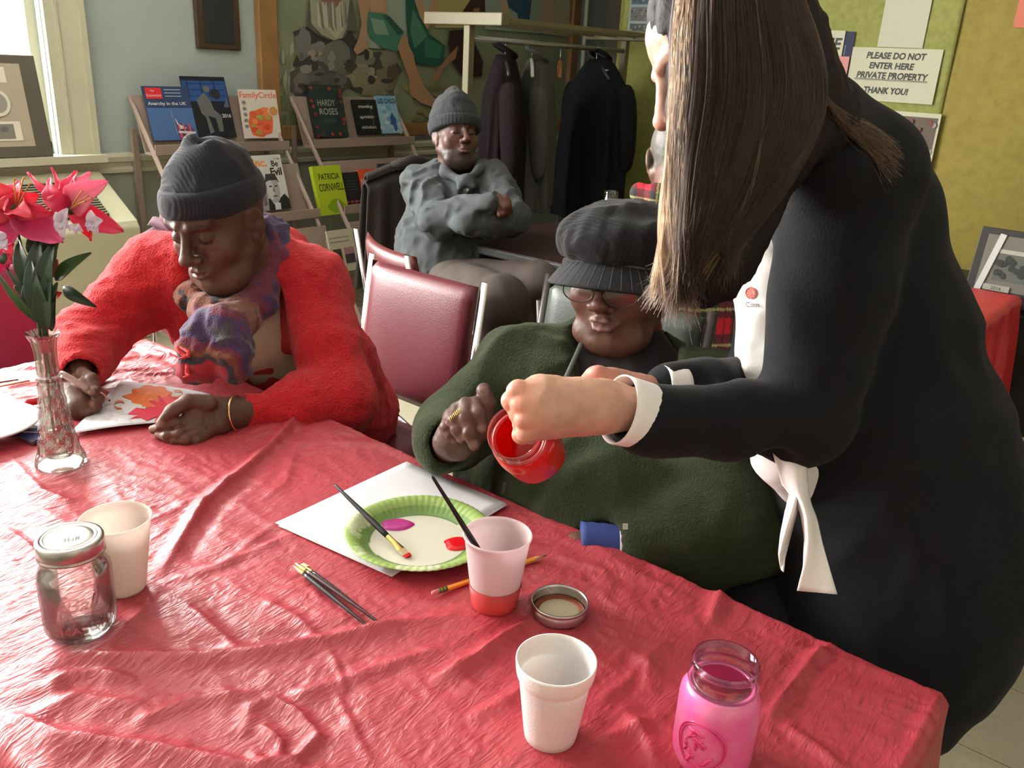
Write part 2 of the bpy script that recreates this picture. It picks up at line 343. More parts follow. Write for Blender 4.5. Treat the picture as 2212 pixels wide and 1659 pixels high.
# ------------------------------------------------------------------ convector under the window
t = thing('air_conditioner_cover', 'cream metal convector cabinet with sloping louvred top under the window', 'heater', (1.4, 4.3, 0))
MB().prism([(4.08, 0), (4.475, 0), (4.475, .80), (4.44, .80), (4.10, .60), (4.08, .57)], 1.5, Matrix(((0, 0, 1, .6), (1, 0, 0, 0), (0, 1, 0, 0), (0, 0, 0, 1)))).build('cabinet', mat('cream_metal', lin((172, 170, 142)), .45), t, bevel=.008)
gv = MB()
gM = frame((1.2, 4.14, .628), (1, 0, 0), z=(0, -.507, .862))
MB().box((0, 0, -.006), (.78, .27, .004), gM).build('grille_recess', mat('dark_recess', (.02, .02, .018), .7), t)
for k in range(15): MB().box((0.0, .004+k*.0178, .004), (.78, .012+k*.0178, .012), gM).build('louvre', mat('louvre_grey', lin((110, 108, 90)), .5), t)
# ------------------------------------------------------------------ framed things on the wall
def pxl(pts, Y): return [tuple(atY(x, y, Y)[[0, 2]]) for x, y in pts]
PM = lambda Y: frame((0, Y, 0), (1, 0, 0), z=(0, -1, 0))      # print on a plane facing -Y; u = x, v = z
t = thing('wall_plaque', 'dark wooden plaque with silver crest hanging beside the mural', 'plaque', (2.86, WL-.02, 1.4))
MB().box((2.72, WL-.03, 1.405), (2.99, WL-.002, 1.83)).build('backboard', mat('walnut', lin((70, 56, 40)), .5, var=.4, vscale=8), t, bevel=.008)
MB().box((2.765, WL-.034, 1.44), (2.945, WL-.029, 1.80)).build('plate', mat('dark_plate', lin((42, 44, 46)), .5), t)
p = Print(PM(WL-.035)); rs = random.Random(4); p.ell(2.862, 1.70, .034, .028, lin((190, 190, 185)), 14, jit=.4, rs=rs).ell(2.862, 1.703, .018, .016, lin((90, 92, 92)), 10); p.build('crest', t)
t = thing('photo_collage', 'dark framed collage of three old photographs leaning in the left window', 'picture', (1.75, WL-.12, .88))
cM = frame((1.40, WL-.085, .884), (1, 0, 0), z=(0, -.985, .17))
MB().box((0, 0, -.02), (.475, .46, 0), cM).build('frame', mat('collage_frame', lin((84, 78, 68)), .6), t, bevel=.004)
p = Print(cM, .0008); p.rect(.04, .05, .40, .42, lin((168, 160, 140)))
for cx, cy, w, h in ((.21, .37, .10, .055), (.22, .12, .11, .07)):
    p.rect(cx-.02-w, cy-h*.62, cx+w+.02, cy+h*.62, lin((225, 222, 205))); p.rect(cx-w, cy-h*.5, cx+w*.9, cy+h*.45, lin((120, 118, 108)))
    for k in range(10): p.ell(cx-w+rs.random()*w*1.8, cy-h*.3+rs.random()*h*.6, .018, .012, lin((60+rs.randint(0, 100),)*3), 8)
p.ell(.27, .245, .055, .06, lin((215, 212, 198)), 24).ell(.27, .245, .042, .045, lin((140, 140, 130)), 20); p.build('photographs', t)
# ------------------------------------------------------------------ mural
t = thing('mural', 'large painted mural of seated figures on grey rocks in an oak frame', 'painting', (4.6, WL-.02, .93))
MX0, MX1, MZ0 = 3.10, 6.19, .915
m_oak = mat('oak_frame', lin((150, 112, 70)), .45, var=.35, vscale=7)
MB().box((MX0, WL-.05, MZ0), (MX0+.125, WL-.002, 2.75)).build('frame_side', m_oak, t, bevel=.006)
MB().box((MX1-.10, WL-.05, MZ0), (MX1, WL-.002, 2.75)).build('frame_side', m_oak, t, bevel=.006)
MB().box((MX0+.125, WL-.05, MZ0), (MX1-.1, WL-.002, MZ0+.085)).build('frame_bottom', m_oak, t, bevel=.006)
MB().box((MX0+.12, WL-.012, MZ0+.08), (MX1-.09, WL-.003, 2.74)).build('canvas', mat('mural_ground', lin((136, 144, 112)), .7, var=.6, vscale=3.5, vcol=lin((112, 124, 104))), t)
p = Print(PM(WL-.013), .0006); Z2 = lambda L: [(500+x/3.16, y/3.16) for x, y in L]
P2 = lambda L, c: p.poly(pxl(Z2(L), WL-.013), lin(c))
rs = random.Random(11)
def blob(x, y, rx, ry, c, n=16, jit=.35, rot=0):
    pts = []
    for k in range(n):
        q = 2*math.pi*k/n; f = 1+jit*(rs.random()-.5); a, b = rx*f*math.cos(q), ry*f*math.sin(q); pts.append((x+a*math.cos(rot)-b*math.sin(rot), y+a*math.sin(rot)+b*math.cos(rot)))
    P2(pts, c)
for k in range(60): blob(290+rs.random()*180, 330+rs.random()*520, 6+rs.random()*8, 25+rs.random()*40, rs.choice([(120, 130, 90), (150, 160, 140), (108, 120, 84), (140, 148, 120)]), 8)
for k in range(26): blob(1150+rs.random()*420, 560+rs.random()*280, 20+rs.random()*30, 12+rs.random()*18, rs.choice([(128, 124, 78), (112, 112, 70), (140, 132, 90)]), 8)
P2([(900, 0), (1200, 0), (1200, 330), (900, 330)], (152, 166, 150))
P2([(1390, 0), (1620, 0), (1600, 190), (1380, 190)], (176, 164, 108))
P2([(1700, 0), (2250, 0), (2250, 240), (1720, 200)], (150, 166, 150))
P2([(1830, 0), (2040, 0), (2020, 175), (1955, 170), (1940, 90), (1880, 50)], (52, 84, 104)); P2([(1820, 0), (1870, 0), (1900, 120), (1840, 110)], (182, 160, 128))
P2([(2110, 0), (2190, 0), (2200, 240), (2105, 220)], (184, 158, 128)); P2([(2200, 0), (2300, 0), (2300, 250), (2210, 240)], (176, 170, 140))
P2([(1620, 0), (1720, 0), (1725, 150), (1545, 150), (1560, 90)], (66, 44, 38)); P2([(1640, 60), (1680, 50), (1690, 120), (1640, 130)], (150, 106, 90))
for x, y, rx, ry, c in ((640, 330, 220, 260, (58, 58, 54)), (600, 560, 200, 150, (78, 76, 70)), (930, 480, 200, 140, (70, 68, 60)), (480, 300, 55, 110, (112, 112, 106)), (580, 350, 55, 70, (116, 116, 110)), (700, 380, 90, 110, (104, 104, 98)),
                     (470, 560, 60, 70, (104, 102, 94)), (560, 500, 60, 60, (92, 92, 86)), (660, 560, 70, 60, (84, 84, 78)), (740, 520, 40, 60, (98, 96, 86)), (900, 410, 70, 40, (116, 112, 100)), (880, 530, 90, 80, (128, 120, 98)), (1060, 400, 60, 70, (120, 116, 100)), (1040, 540, 80, 80, (112, 106, 88)), (960, 600, 100, 60, (124, 118, 92)), (1090, 490, 40, 50, (84, 80, 68))):
    blob(x, y, rx, ry, c)
for k in range(34): blob(450+rs.random()*680, 330+rs.random()*320, 14+rs.random()*34, 10+rs.random()*28, rs.choice([(60, 60, 56), (130, 128, 118), (96, 94, 86), (144, 138, 118)]), 9)
P2([(510, 0), (810, 0), (850, 220), (780, 210), (760, 260), (640, 270), (560, 230), (500, 180)], (88, 88, 82))
P2([(520, 0), (790, 0), (770, 190), (740, 260), (680, 275), (600, 235), (530, 160)], (150, 148, 130)); P2([(600, 0), (740, 0), (750, 200), (700, 265), (640, 200)], (172, 168, 148)); P2([(590, 0), (740, 0), (700, 50), (630, 45)], (128, 92, 78))
for k in range(16): x = 540+rs.random()*220; P2([(x, 20), (x+10, 10), (x+20+rs.random()*16, 180+rs.random()*60), (x+8, 170)], rs.choice([(120, 120, 108), (182, 178, 160), (104, 104, 96)]))
P2([(845, 0), (935, 0), (920, 120), (905, 200), (915, 345), (900, 330), (880, 350), (840, 372), (815, 340), (850, 260), (870, 160)], (164, 132, 104))
P2([(930, 0), (1040, 0), (1035, 95), (930, 80)], (174, 142, 112))
P2([(915, 80), (1040, 95), (1150, 215), (1165, 250), (1110, 355), (1000, 320), (925, 250), (905, 160)], (66, 118, 100)); P2([(930, 120), (1020, 140), (1060, 240), (960, 230)], (120, 150, 128)); P2([(1010, 100), (1060, 110), (1160, 220), (1120, 240)], (38, 82, 70))
P2([(1150, 235), (1215, 280), (1235, 430), (1300, 590), (1395, 700), (1370, 735), (1270, 700), (1200, 640), (1195, 540), (1150, 420), (1115, 320)], (168, 130, 98))
P2([(1170, 0), (1240, 0), (1310, 170), (1330, 230), (1440, 310), (1430, 420), (1370, 450), (1250, 430), (1190, 300), (1175, 150)], (34, 86, 72)); P2([(1220, 60), (1290, 190), (1320, 250), (1230, 330), (1200, 200)], (70, 124, 100)); P2([(1300, 250), (1420, 310), (1410, 400), (1300, 390)], (54, 110, 90))
P2([(1230, 0), (1390, 0), (1375, 100), (1320, 200), (1270, 120)], (178, 144, 112)); P2([(1285, 0), (1345, 0), (1310, 90)], (150, 164, 150))
P2([(1470, 210), (1600, 200), (1700, 420), (1690, 520), (1560, 530), (1500, 440), (1460, 300)], (56, 40, 38)); P2([(1530, 310), (1510, 400), (1420, 470), (1400, 540), (1340, 560), (1390, 470), (1470, 370)], (150, 116, 86))
p.build('painted_figures', t)
# ------------------------------------------------------------------ signs on the partition
SM = lambda x: frame((x, 0, 0), (0, -1, 0), z=(-1, 0, 0))     # u = -y, v = z
def sgn(name, label, px, fn, cat='sign', d=.022, bodycol=(196, 194, 170)):
    X = PX-d; c = [atX(x, y, X) for x, y in px]; u = [-q[1] for q in c]; v = [q[2] for q in c]; u0, u1, v0, v1 = (u[0]+u[3])/2, (u[1]+u[2])/2, (v[0]+v[1])/2, (v[2]+v[3])/2
    t = thing(name, label, cat, (X, -(u0+u1)/2, v0)); MM = SM(X)
    MB().box((u0, v0, -.002), (u1, v1, 0), MM).build('sheet', mat('paper_%d_%d_%d' % bodycol, lin(bodycol), .7), t)
    p = Print(MM, .0008); fn(p, u0, v0, u1-u0, v1-v0); p.build('print', t); return t
K = lin((38, 36, 34))
def pr(p, x, y, w, h):
    s = h*.165; k = dict(bold=.035, shear=.12)
    p.text('PLEASE DO NOT', x+w*.5, y+h*.80, s, K, fit=w*.66, **k).text('ENTER HERE', x+w*.47, y+h*.615, s*.98, K, fit=w*.50, **k).text('PRIVATE PROPERTY', x+w*.49, y+h*.43, s, K, fit=w*.80, **k)
    p.rect(x+w*.08, y+h*.405, x+w*.90, y+h*.417, K); p.rect(x+w*.08, y+h*.388, x+w*.90, y+h*.394, K); p.text('THANK YOU!', x+w*.46, y+h*.15, s, K, fit=w*.50, **k)
sgn('notice_sign', 'cream landscape notice asking people not to enter private property', [(1822, 208), (2008, 232), (2042, 112), (1846, 97)], pr)
def pr(p, x, y, w, h):
    for k in range(7): p.rect(x+w*.18, y+h*(.60+.055*k), x+w*(.5+.25*rs.random()), y+h*(.615+.055*k), lin((140, 140, 128)))
sgn('typed_page', 'white typed page pinned directly above the notice', [(1905, 100), (2002, 106), (2022, -90), (1920, -90)], pr, 'paper', .018, (190, 190, 168))
def pr(p, x, y, w, h): p.text('ME', x+w*.95, y+h*.27, h*.62, K, align='RIGHT', bold=.03, shear=.15)
sgn('name_sign', 'white card with heavy black capitals beside the standing woman\'s hair', [(1690, 116), (1818, 122), (1826, 70), (1700, 60)], pr, 'sign', .026)
sgn('blue_card', 'narrow dark blue card behind the white lettered card', [(1790, 178), (1830, 185), (1845, 70), (1800, 66)], lambda p, x, y, w, h: p.rect(x+w*.6, y+h*.55, x+w*.66, y+h*.75, lin((90, 100, 130))), 'card', .02, (44, 50, 78))
def pr(p, x, y, w, h):
    p.text('MISC.', x+w*.93, y+h*.66, h*.26, lin((90, 40, 40)), align='RIGHT', bold=.015); p.rect(x+w*.2, y+h*.44, x+w*.8, y+h*.54, lin((214, 196, 188)))
    p.poly([(x+w*.2, y), (x+w*.97, y), (x+w*.97, y+h*.40), (x+w*.2, y+h*.34)], lin((182, 52, 46)))
sgn('pink_flyer', 'pink and red flyer marked misc below the lettered card', [(1710, 195), (1822, 205), (1834, 124), (1716, 116)], pr, 'flyer', .027, (206, 142, 136))
def pr(p, x, y, w, h):
    p.rect(x+w*.03, y+h*.02, x+w*.97, y+h*.94, lin((92, 78, 66)))
    for k in range(60): p.ell(x+w*(.45+.5*rs.random()), y+h*(.08+.84*rs.random()), w*.03, w*.035, lin(rs.choice([(140, 84, 66), (170, 120, 96), (110, 60, 50), (150, 140, 130)])), 8)
    p.rect(x+w*.04, y+h*.4, x+w*.3, y+h*.93, lin((34, 36, 28)))
    for k in range(8): p.ell(x+w*(.4+.3*rs.random()), y+h*(.3+.3*rs.random()), w*.05, w*.10, lin((36, 44, 64)), 10); p.ell(x+w*(.4+.3*rs.random()), y+h*(.55+.1*rs.random()), w*.02, w*.025, lin((170, 120, 98)), 8)
sgn('crowd_photo', 'glossy crowd photograph with white border below the notice', [(1850, 395), (2006, 400), (2030, 245), (1870, 236)], pr, 'photo', .03, (196, 196, 172))
def pr(p, x, y, w, h):
    for k in range(3):
        p.rect(x+w*.1, y+h*(.03+.325*k), x+w*.92, y+h*(.30+.325*k), lin([(70, 78, 78), (96, 98, 96), (60, 84, 110)][k]))
        for j in range(14): p.ell(x+w*(.15+.7*rs.random()), y+h*(.06+.2*rs.random()+.325*k), w*.06, w*.05, lin(rs.choice([(120, 124, 120), (50, 56, 58), (140, 120, 110)])), 7)
for x0 in (1356, 1412): sgn('photo_strip', ['leftmost hanging strip of three small photographs on the green sheet', 'second strip of small photographs half hidden by dark hair'][x0 > 1400], [(x0, 83), (x0+44, 85), (x0+52, -25), (x0+6, -28)], pr, 'photo', .024, (150, 164, 168))
sgn('pink_paper', 'small plain pink paper at the upper right edge of the ochre wall', [(2196, 60), (2260, 60), (2270, -30), (2200, -30)], lambda p, x, y, w, h: p.rect(x, y, x+w*.1, y+h*.1, lin((196, 110, 90))), 'paper', .01, (206, 118, 96))
# ------------------------------------------------------------------ display racks
m_rack = mat('rack_enamel', lin((142, 125, 114)), .5)
def rack(x0, x1, label):
    t = thing('display_rack', label, 'rack', ((x0+x1)/2, 4.0, 0))
    for x in (x0-.01, x1-.03):
        MB().box((x, 4.44, 0), (x+.03, 4.47, 1.0)).build('rear_post', m_rack, t)
        MB().tube([(x+.015, 3.60, 0), (x+.015, 3.63, .03), (x+.015, 4.46, 1.16)], .014, 6).build('side_rail', m_rack, t)
        MB().box((x, 3.58, 0), (x+.03, 4.47, .03)).build('foot', m_rack, t)
    for k, z in enumerate((.885, .535, .215)):
        Y = 3.6+.75*z
        w = x1-x0
        s = MB().box((0, 0, -.012), (w, .30, 0), frame((x0, Y+.07, z), (1, 0, 0), z=(0, -.94, .34))).build('back_panel', m_rack, t)
        MB().box((0, -.002, -.001), (w, .012, .09), frame((x0, Y+.07, z), (1, 0, 0), z=(0, -1, 0))).build('tray', m_rack, t)
        MB().box((0, 0, 0), (w, .052, .006), frame((x0, Y-.018, z), (1, 0, 0), z=(0, -1, .0))).build('lip', m_rack, t, bevel=.002)
    return t
rack(2.30, 3.12, 'beige tiered magazine rack left of the green-covered paperback rack'); rack(3.30, 4.12, 'beige tiered book rack right of centre behind the man\'s shoulder')
def slant(x, y): q = ray(x, y); return CC+q*(3.6+.75*1.42)/(q[1]-.75*q[2])
def book(name, label, bl, br, h, th, body, fn, tilt=.30, yaw=0, lift=0, out=0, group=None, pages=False):
    a = slant(*bl); b_ = slant(*br); w = b_[0]-a[0]; c, s_ = math.cos(yaw), math.sin(yaw); n = Vector((s_, -c, tilt)).normalized()
    a = (a[0], a[1]-out+.02, a[2]+lift); M = frame(a, (c, s_, 0), z=n)
    t = thing(name, label, 'book' if th > .012 else 'magazine', a, group)
    MB().box((0, 0, -th), (w, h, 0), M).build('cover', mat('cover_%d_%d_%d' % body, lin(body), .35), t)
    if th > .012: MB().box((.004, .003, -th+.003), (w+.0015, h-.003, -.003), M).build('pages', mat('book_pages', lin((205, 196, 170)), .8), t)
    p = Print(M, .0006); fn(p, w, h); p.build('cover_print', t, mat('glossy_ink', attr=True, rough=.3)); return t
WHT = lin((205, 206, 204))
def pr(p, w, h):
    p.rect(.0, 0, w, h*.6, lin((70, 102, 150))); p.rect(w*.05, h*.77, w*.40, h*.97, lin((200, 40, 48))); p.text('The', w*.2, h*.90, h*.05, WHT); p.text('Economist', w*.22, h*.81, h*.07, WHT)
    for k in range(3): p.rect(w*.46, h*(.93-.06*k), w*.82, h*(.945-.06*k), lin((170, 180, 196)))
    p.text('Anarchy in the UK', w*.47, h*.655, h*.083, WHT, bold=.02, fit=w*.84)
    p.poly([(w*.5, h*.55), (w*.52, h*.55), (w*.56, h*.1), (w*.54, h*.1)], lin((120, 130, 150)))
    p.poly([(w*.55, h*.35), (w*.9, h*.22), (w*.98, h*.1), (w*.58, h*.02)], lin((60, 62, 104))); p.poly([(w*.56, h*.42), (w*.62, h*.3), (w*.80, h*.22), (w*.60, h*.2)], WHT)
    for k in range(3): p.poly([(w*(.58+.12*k), h*.3), (w*(.62+.12*k), h*.28), (w*(.66+.12*k), h*.04), (w*(.60+.12*k), h*.04)], lin((196, 70, 70)))
    p.poly([(w*.58, h*.17), (w*.96, h*.15), (w*.96, h*.11), (w*.58, h*.13)], WHT)
book('news_magazine', 'blue news magazine with red masthead at the left end of the top tier', (337, 305), (430, 292), .275, .006, (44, 62, 96), pr)
def pr(p, w, h):
    p.rect(0, 0, w, h*.58, lin((26, 30, 38))); p.rect(0, h*.60, w*.98, h*.93, lin((40, 74, 132)))
    for k in range(3): p.rect(w*(.1+.3*k), h*.66, w*(.13+.3*k), h*.93, lin((26, 44, 80))); p.rect(w*.04, h*(.68+.1*k), w*.95, h*(.69+.1*k), lin((26, 44, 80)))
    G = lin((96, 98, 98)); p.poly([(w*.25, h*.62), (w*.45, h*.74), (w*.56, h*.62), (w*.60, h*.46), (w*.74, h*.36), (w*.72, h*.10), (w*.62, h*.10), (w*.60, h*.32), (w*.44, h*.36), (w*.50, h*.10), (w*.40, h*.06), (w*.38, h*.34), (w*.30, h*.40)], G)
    p.ell(w*.52, h*.80, w*.07, h*.055, G, 12); p.ell(w*.70, h*.72, w*.12, h*.08, lin((40, 40, 44)), 12, jit=.4); p.poly([(w*.84, h*.5), (w*.95, h*.68), (w*.97, h*.5)], lin((80, 90, 120)))
    p.text('2016', w*.86, h*.33, h*.085, WHT, bold=.02)
book('art_brochure', 'dark brochure dated 2016 with a bent statue on its cover', (423, 300), (516, 296), .325, .008, (22, 28, 40), pr, out=.0, lift=.0)
def pr(p, w, h):
    O = lin((208, 96, 60)); p.text('FamilyCircle', w*.5, h*.83, h*.17, O, fit=w*.96, bold=.012); p.ell(w*.5, h*.32, w*.34, h*.31, O, 16, jit=.3, rs=rs)
    for k in range(16): p.ell(w*(.28+.45*rs.random()), h*(.1+.5*rs.random()), w*.09, h*.06, lin(rs.choice([(190, 70, 40), (214, 120, 70), (196, 88, 56), (160, 140, 70)])), 9, jit=.4)
    p.ell(w*.46, h*.44, w*.09, h*.05, lin((146, 158, 84)), 9, jit=.4); p.ell(w*.86, h*.56, w*.11, h*.09, lin((186, 130, 70)), 14)
    for k in range(5): p.ell(w*.10, h*(.25+.12*k), w*.05, h*.035, lin((110, 116, 120)), 8, jit=.3)
book('family_magazine', 'white family magazine with orange title on the left rack', (533, 300), (607, 296), .265, .006, (206, 200, 188), pr, tilt=.2, yaw=-.12)
def pr(p, w, h):
    G = lin((150, 160, 140)); p.text('HARDY', w*.47, h*.60, h*.17, G, fit=w*.52); p.text('ROSES', w*.50, h*.43, h*.17, G, fit=w*.54)
    for k in range(3): p.rect(w*.3, h*(.34-.03*k), w*.68, h*(.345-.03*k), lin((70, 110, 100)))
    for k in range(34):
        e = rs.random(); x, y = (rs.choice([.07, .93])*w, e*h) if rs.random() < .7 else (e*w, rs.choice([.05, .93])*h); p.ell(x+w*.06*(rs.random()-.5), y, w*.05, w*.05, lin(rs.choice([(110, 40, 42), (130, 50, 40), (36, 62, 44), (30, 56, 40)])), 9, jit=.4)
book('gardening_book', 'tall dark hardback about hardy roses at the left of the right rack', (688, 297), (752, 291), .31, .032, (30, 42, 42), pr, yaw=-.1)
def pr(p, w, h):
    for s_, y in (('traveling', .76), ('sprinkler', .46), ('nicholson', .16)): p.text(s_, w*.5, h*y, h*.13, WHT, fit=w*.62, bold=.01)
    V = [(w*(.62+.1*math.sin(q)), h*(.9-q*.28)) for q in np.linspace(0, 3, 12)]
    for a, c in zip(V, V[1:]): p.poly([a, (a[0]+.003, a[1]), (c[0]+.003, c[1]), c], lin((80, 130, 70)))
book('black_novel', 'black paperback with three white title words', (780, 291), (829, 289), .215, .02, (24, 26, 28), pr)
def pr(p, w, h):
    p.rect(0, 0, w, h*.74, lin((140, 180, 196))); p.text('LEE CHILD', w*.5, h*.80, h*.17, lin((40, 66, 84)), fit=w*.92, bold=.02)
    for k in range(20): p.ell(w*rs.random(), h*.7*rs.random(), w*.13, h*.07, lin(rs.choice([(190, 206, 206), (110, 160, 180), (160, 190, 200)])), 9, jit=.4)
    p.ell(w*.66, h*.35, w*.16, h*.2, lin((50, 80, 130)), 12, jit=.5, rs=rs); p.ell(w*.72, h*.15, w*.1, h*.1, lin((60, 90, 140)), 10, jit=.5)
book('blue_thriller', 'pale blue paperback at the right end of the upper tier', (831, 289), (872, 287), .24, .02, (120, 168, 192), pr)
def pr(p, w, h):
    p.text('PATRICIA', w*.52, h*.72, h*.17, lin((60, 70, 30)), fit=w*.74, bold=.02); p.text('CORNWELL', w*.54, h*.49, h*.21, lin((60, 70, 30)), fit=w*.88, bold=.02); p.ell(w*.6, h*.18, w*.3, h*.13, lin((120, 150, 30)), 14, jit=.3)
book('green_thriller', 'bright lime green hardback on the right rack\'s middle tier', (700, 468), (752, 444), .285, .03, (158, 178, 40), pr)
def pr(p, w, h):
    for k in range(4): p.rect(w*.25, h*(.72-.09*k), w*.75, h*(.74-.09*k), lin((84, 82, 84)))
    for k in range(4): p.ell(w*(.15+.24*k), h*.08, w*.1, h*.05, lin((150, 66, 76)), 9, jit=.4)
book('dark_paperback', 'small dark paperback with roses between the green and orange books', (752, 444), (790, 440), .19, .02, (40, 40, 42), pr)
def pr(p, w, h):
    p.text('JAMES', w*.5, h*.76, h*.14, WHT, fit=w*.56, bold=.01); p.text('PATTERSON', w*.5, h*.58, h*.17, WHT, fit=w*.90, bold=.01)
    p.ell(w*.5, h*.22, w*.36, h*.24, lin((36, 26, 22)), 14, jit=.5, rs=rs); p.text('12', w*.72, h*.10, h*.28, lin((206, 190, 140)), sx=.8, bold=.01)
book('orange_thriller', 'orange red paperback numbered twelve on the middle tier', (792, 439), (835, 436), .20, .022, (196, 80, 46), pr)
book('maroon_paperback', 'dim maroon book half behind the dark jacket on the chair', (838, 437), (880, 434), .235, .02, (56, 44, 46), lambda p, w, h: [p.ell(w*rs.random(), h*rs.random(), w*.1, h*.05, lin((86, 52, 58)), 8, jit=.4) for k in range(14)])
def pr(p, w, h):
    p.text('Inc.', w*.30, h*.80, h*.20, lin((214, 134, 60)), sx=1.1, bold=.03); p.text('Be', w*.76, h*.79, h*.15, K, bold=.02); p.text('Evil', w*.76, h*.63, h*.19, K, bold=.03); p.text('in the', w*.86, h*.91, h*.055, K)
    g = lambda v: lin((v, v, v))
    p.poly([(w*.30, 0), (w, 0), (w, h*.18), (w*.88, h*.28), (w*.74, h*.22), (w*.6, h*.1), (w*.5, h*.1), (w*.4, h*.22), (w*.3, h*.2)], g(44)); p.poly([(w*.5, 0), (w*.68, 0), (w*.7, h*.12), (w*.52, h*.14)], g(210))
    p.ell(w*.56, h*.38, w*.20, h*.25, g(160), 20); p.ell(w*.47, h*.38, w*.10, h*.2, g(190), 14); p.poly([(w*.34, h*.5), (w*.40, h*.66), (w*.70, h*.66), (w*.78, h*.48), (w*.70, h*.54), (w*.46, h*.54)], g(60))
    p.ell(w*.49, h*.43, w*.05, h*.015, g(50), 8); p.ell(w*.66, h*.43, w*.05, h*.015, g(50), 8); p.poly([(w*.56, h*.42), (w*.61, h*.33), (w*.54, h*.33)], g(110)); p.ell(w*.58, h*.25, w*.08, h*.012, g(70), 8)
    p.poly([(w*.10, 0), (w*.30, 0), (w*.36, h*.3), (w*.30, h*.42), (w*.36, h*.6), (w*.30, h*.62), (w*.22, h*.42), (w*.12, h*.30)], g(150)); p.poly([(w*.16, h*.08), (w*.28, h*.1), (w*.3, h*.3), (w*.2, h*.3)], g(100))
book('business_magazine', 'white business magazine with grey portrait and orange masthead beside the dark beanie', (566, 458), (634, 451), .30, .006, (200, 200, 196), pr)
book('navy_magazine', 'navy magazine edge peeking out beside the dark beanie', (500, 462), (560, 456), .27, .006, (36, 42, 60), lambda p, w, h: p.rect(w*.1, h*.85, w*.9, h*.95, WHT))
def pr(p, w, h):
    p.rect(w*.05, h*.80, w*.8, h*.83, lin((130, 126, 112))); p.rect(w*.05, h*.70, w*.8, h*.73, lin((130, 126, 112))); p.rect(w*.1, h*.2, w*.42, h*.55, lin((60, 60, 50))); p.rect(w*.52, h*.18, w*.90, h*.56, lin((70, 58, 62))); p.rect(w*.52, h*.40, w*.90, h*.56, lin((150, 110, 120)))
book('cream_booklet', 'cream booklet with two small pictures on the lowest visible tier', (728, 592), (783, 582), .24, .01, (176, 170, 148), pr)
book('teal_booklet', 'dark teal booklet beside the cream booklet', (784, 584), (830, 578), .23, .01, (64, 78, 66), lambda p, w, h: p.ell(w*.3, h*.6, w*.2, h*.1, lin((110, 112, 60)), 9))
# ------------------------------------------------------------------ coat rack
RY = 3.2
t = thing('coat_rack', 'beige metal coat rack with top shelf behind the seated man', 'coat rack', (4.1, RY, 0))
m_rk = mat('rack_beige', lin((104, 97, 72)), .5)
post = atY(1014, 60, RY); PXc, PZ = post[0], 1.62
for x in (PXc, 4.95):
    MB().box((x-.021, RY-.021, 0), (x+.021, RY+.021, PZ-.03)).build('post', m_rk, t, bevel=.004)
    MB().box((x-.03, RY-.31, 0), (x+.03, RY+.31, .05)).build('foot', m_rk, t, bevel=.006)
    MB().box((x-.03, RY-.24, PZ-.03), (x+.03, RY+.30, PZ+.03)).build('end_bar', m_rk, t, bevel=.005)
for dy in (-.21, -.08, .06, .24): MB().box((PXc, RY+dy-.012, PZ-.012), (4.95, RY+dy+.012, PZ+.012)).build('shelf_rail', m_rk, t)
MB().tube([(PXc, RY, PZ-.09), (4.95, RY, PZ-.09)], .014).build('hanging_rod', mat('rod_steel', (.35, .35, .33), .35, .8), t, smooth=True)
RODZ = PZ-.09
def hanger(x, label, m, yaw=0, w=.21):
    t = thing('coat_hanger', label, 'hanger', (x, RY, RODZ), 'hangers on the coat rack'); c, s_ = math.cos(yaw), math.sin(yaw)
    W_ = lambda u, z: (x+u*s_, RY+u*c, RODZ+z)
    MB().tube([W_(.0+.016*math.sin(q), .0+.017*math.cos(q)) for q in np.linspace(-1.9, 2.6, 12)]+[W_(0, -.05), W_(0, -.085)], .0028, 6).build('hook', mat('wire', (.4, .4, .4), .3, 1), t, smooth=True)
    MB().tube([W_(-w, -.17), W_(-w*.5, -.115), W_(0, -.085), W_(w*.5, -.115), W_(w, -.17)], .010, 8).build('arms', m, t, smooth=True)
    MB().tube([W_(-w, -.17), W_(w, -.17)], .005, 6).build('bar', m, t, smooth=True); return t
def coat(name, label, x, yaw, w, d, L, m, top=-.09, sleeve=True, fold=.018, seed=0, flare=1.15, open_=0, cat='coat'):
    """garment hung on a hanger at x: w half shoulder width along its yaw, d half depth"""
    t = thing(name, label, cat, (x, RY, RODZ), 'coats on the rack'); c, s_ = math.cos(yaw), math.sin(yaw); z0 = RODZ+top
    def P(u, n, z): return (x+u*s_+n*c, RY+u*c-n*s_, z)
    def f(a, v):
        q = a*2*math.pi; tt = v**.8
        ww = w*(.20+.80*min(1, (v/.13))**.75)*(1+(flare-1)*v); dd = d*(.45+.55*min(1, v/.2)**.7)*(1+.25*v)
        r = 1+fold/w*(math.sin(q*7+seed)+.6*math.sin(q*12+seed*2+v*4))*min(1, v*2.2)*1.4
        sl = -.10*(abs(math.cos(q))**1.5)*min(1, v/.13) if v < .2 else -.10*abs(math.cos(q))**1.5
        return P(ww*math.cos(q)*r, dd*math.sin(q)*r, z0-L*v+sl*(1-v)+.01*math.sin(q*3+seed)*v)
    o = MB().grid(f, 56, 40, closeu=True).build('body', m, t, smooth=True, solid=.006)
    if sleeve:
        for sg in (-1, 1):
            pts = [P(sg*w*.86, 0, z0-.13), P(sg*w*1.03, .01, z0-.22), P(sg*w*1.12, .02, z0-.42), P(sg*w*1.10, .03, z0-.66)]
            MB().tube(pts, [.06, .068, .062, .05], 16, flat=.8).build('sleeve', m, t, smooth=True, sub=1)
    k = MB().tube([P(.07*math.cos(q), .06*math.sin(q), z0+.025-.03*math.sin(q)) for q in np.linspace(0, 2*math.pi, 14)], .014, 8, caps=False).build('collar', m, t, smooth=True)
    return t
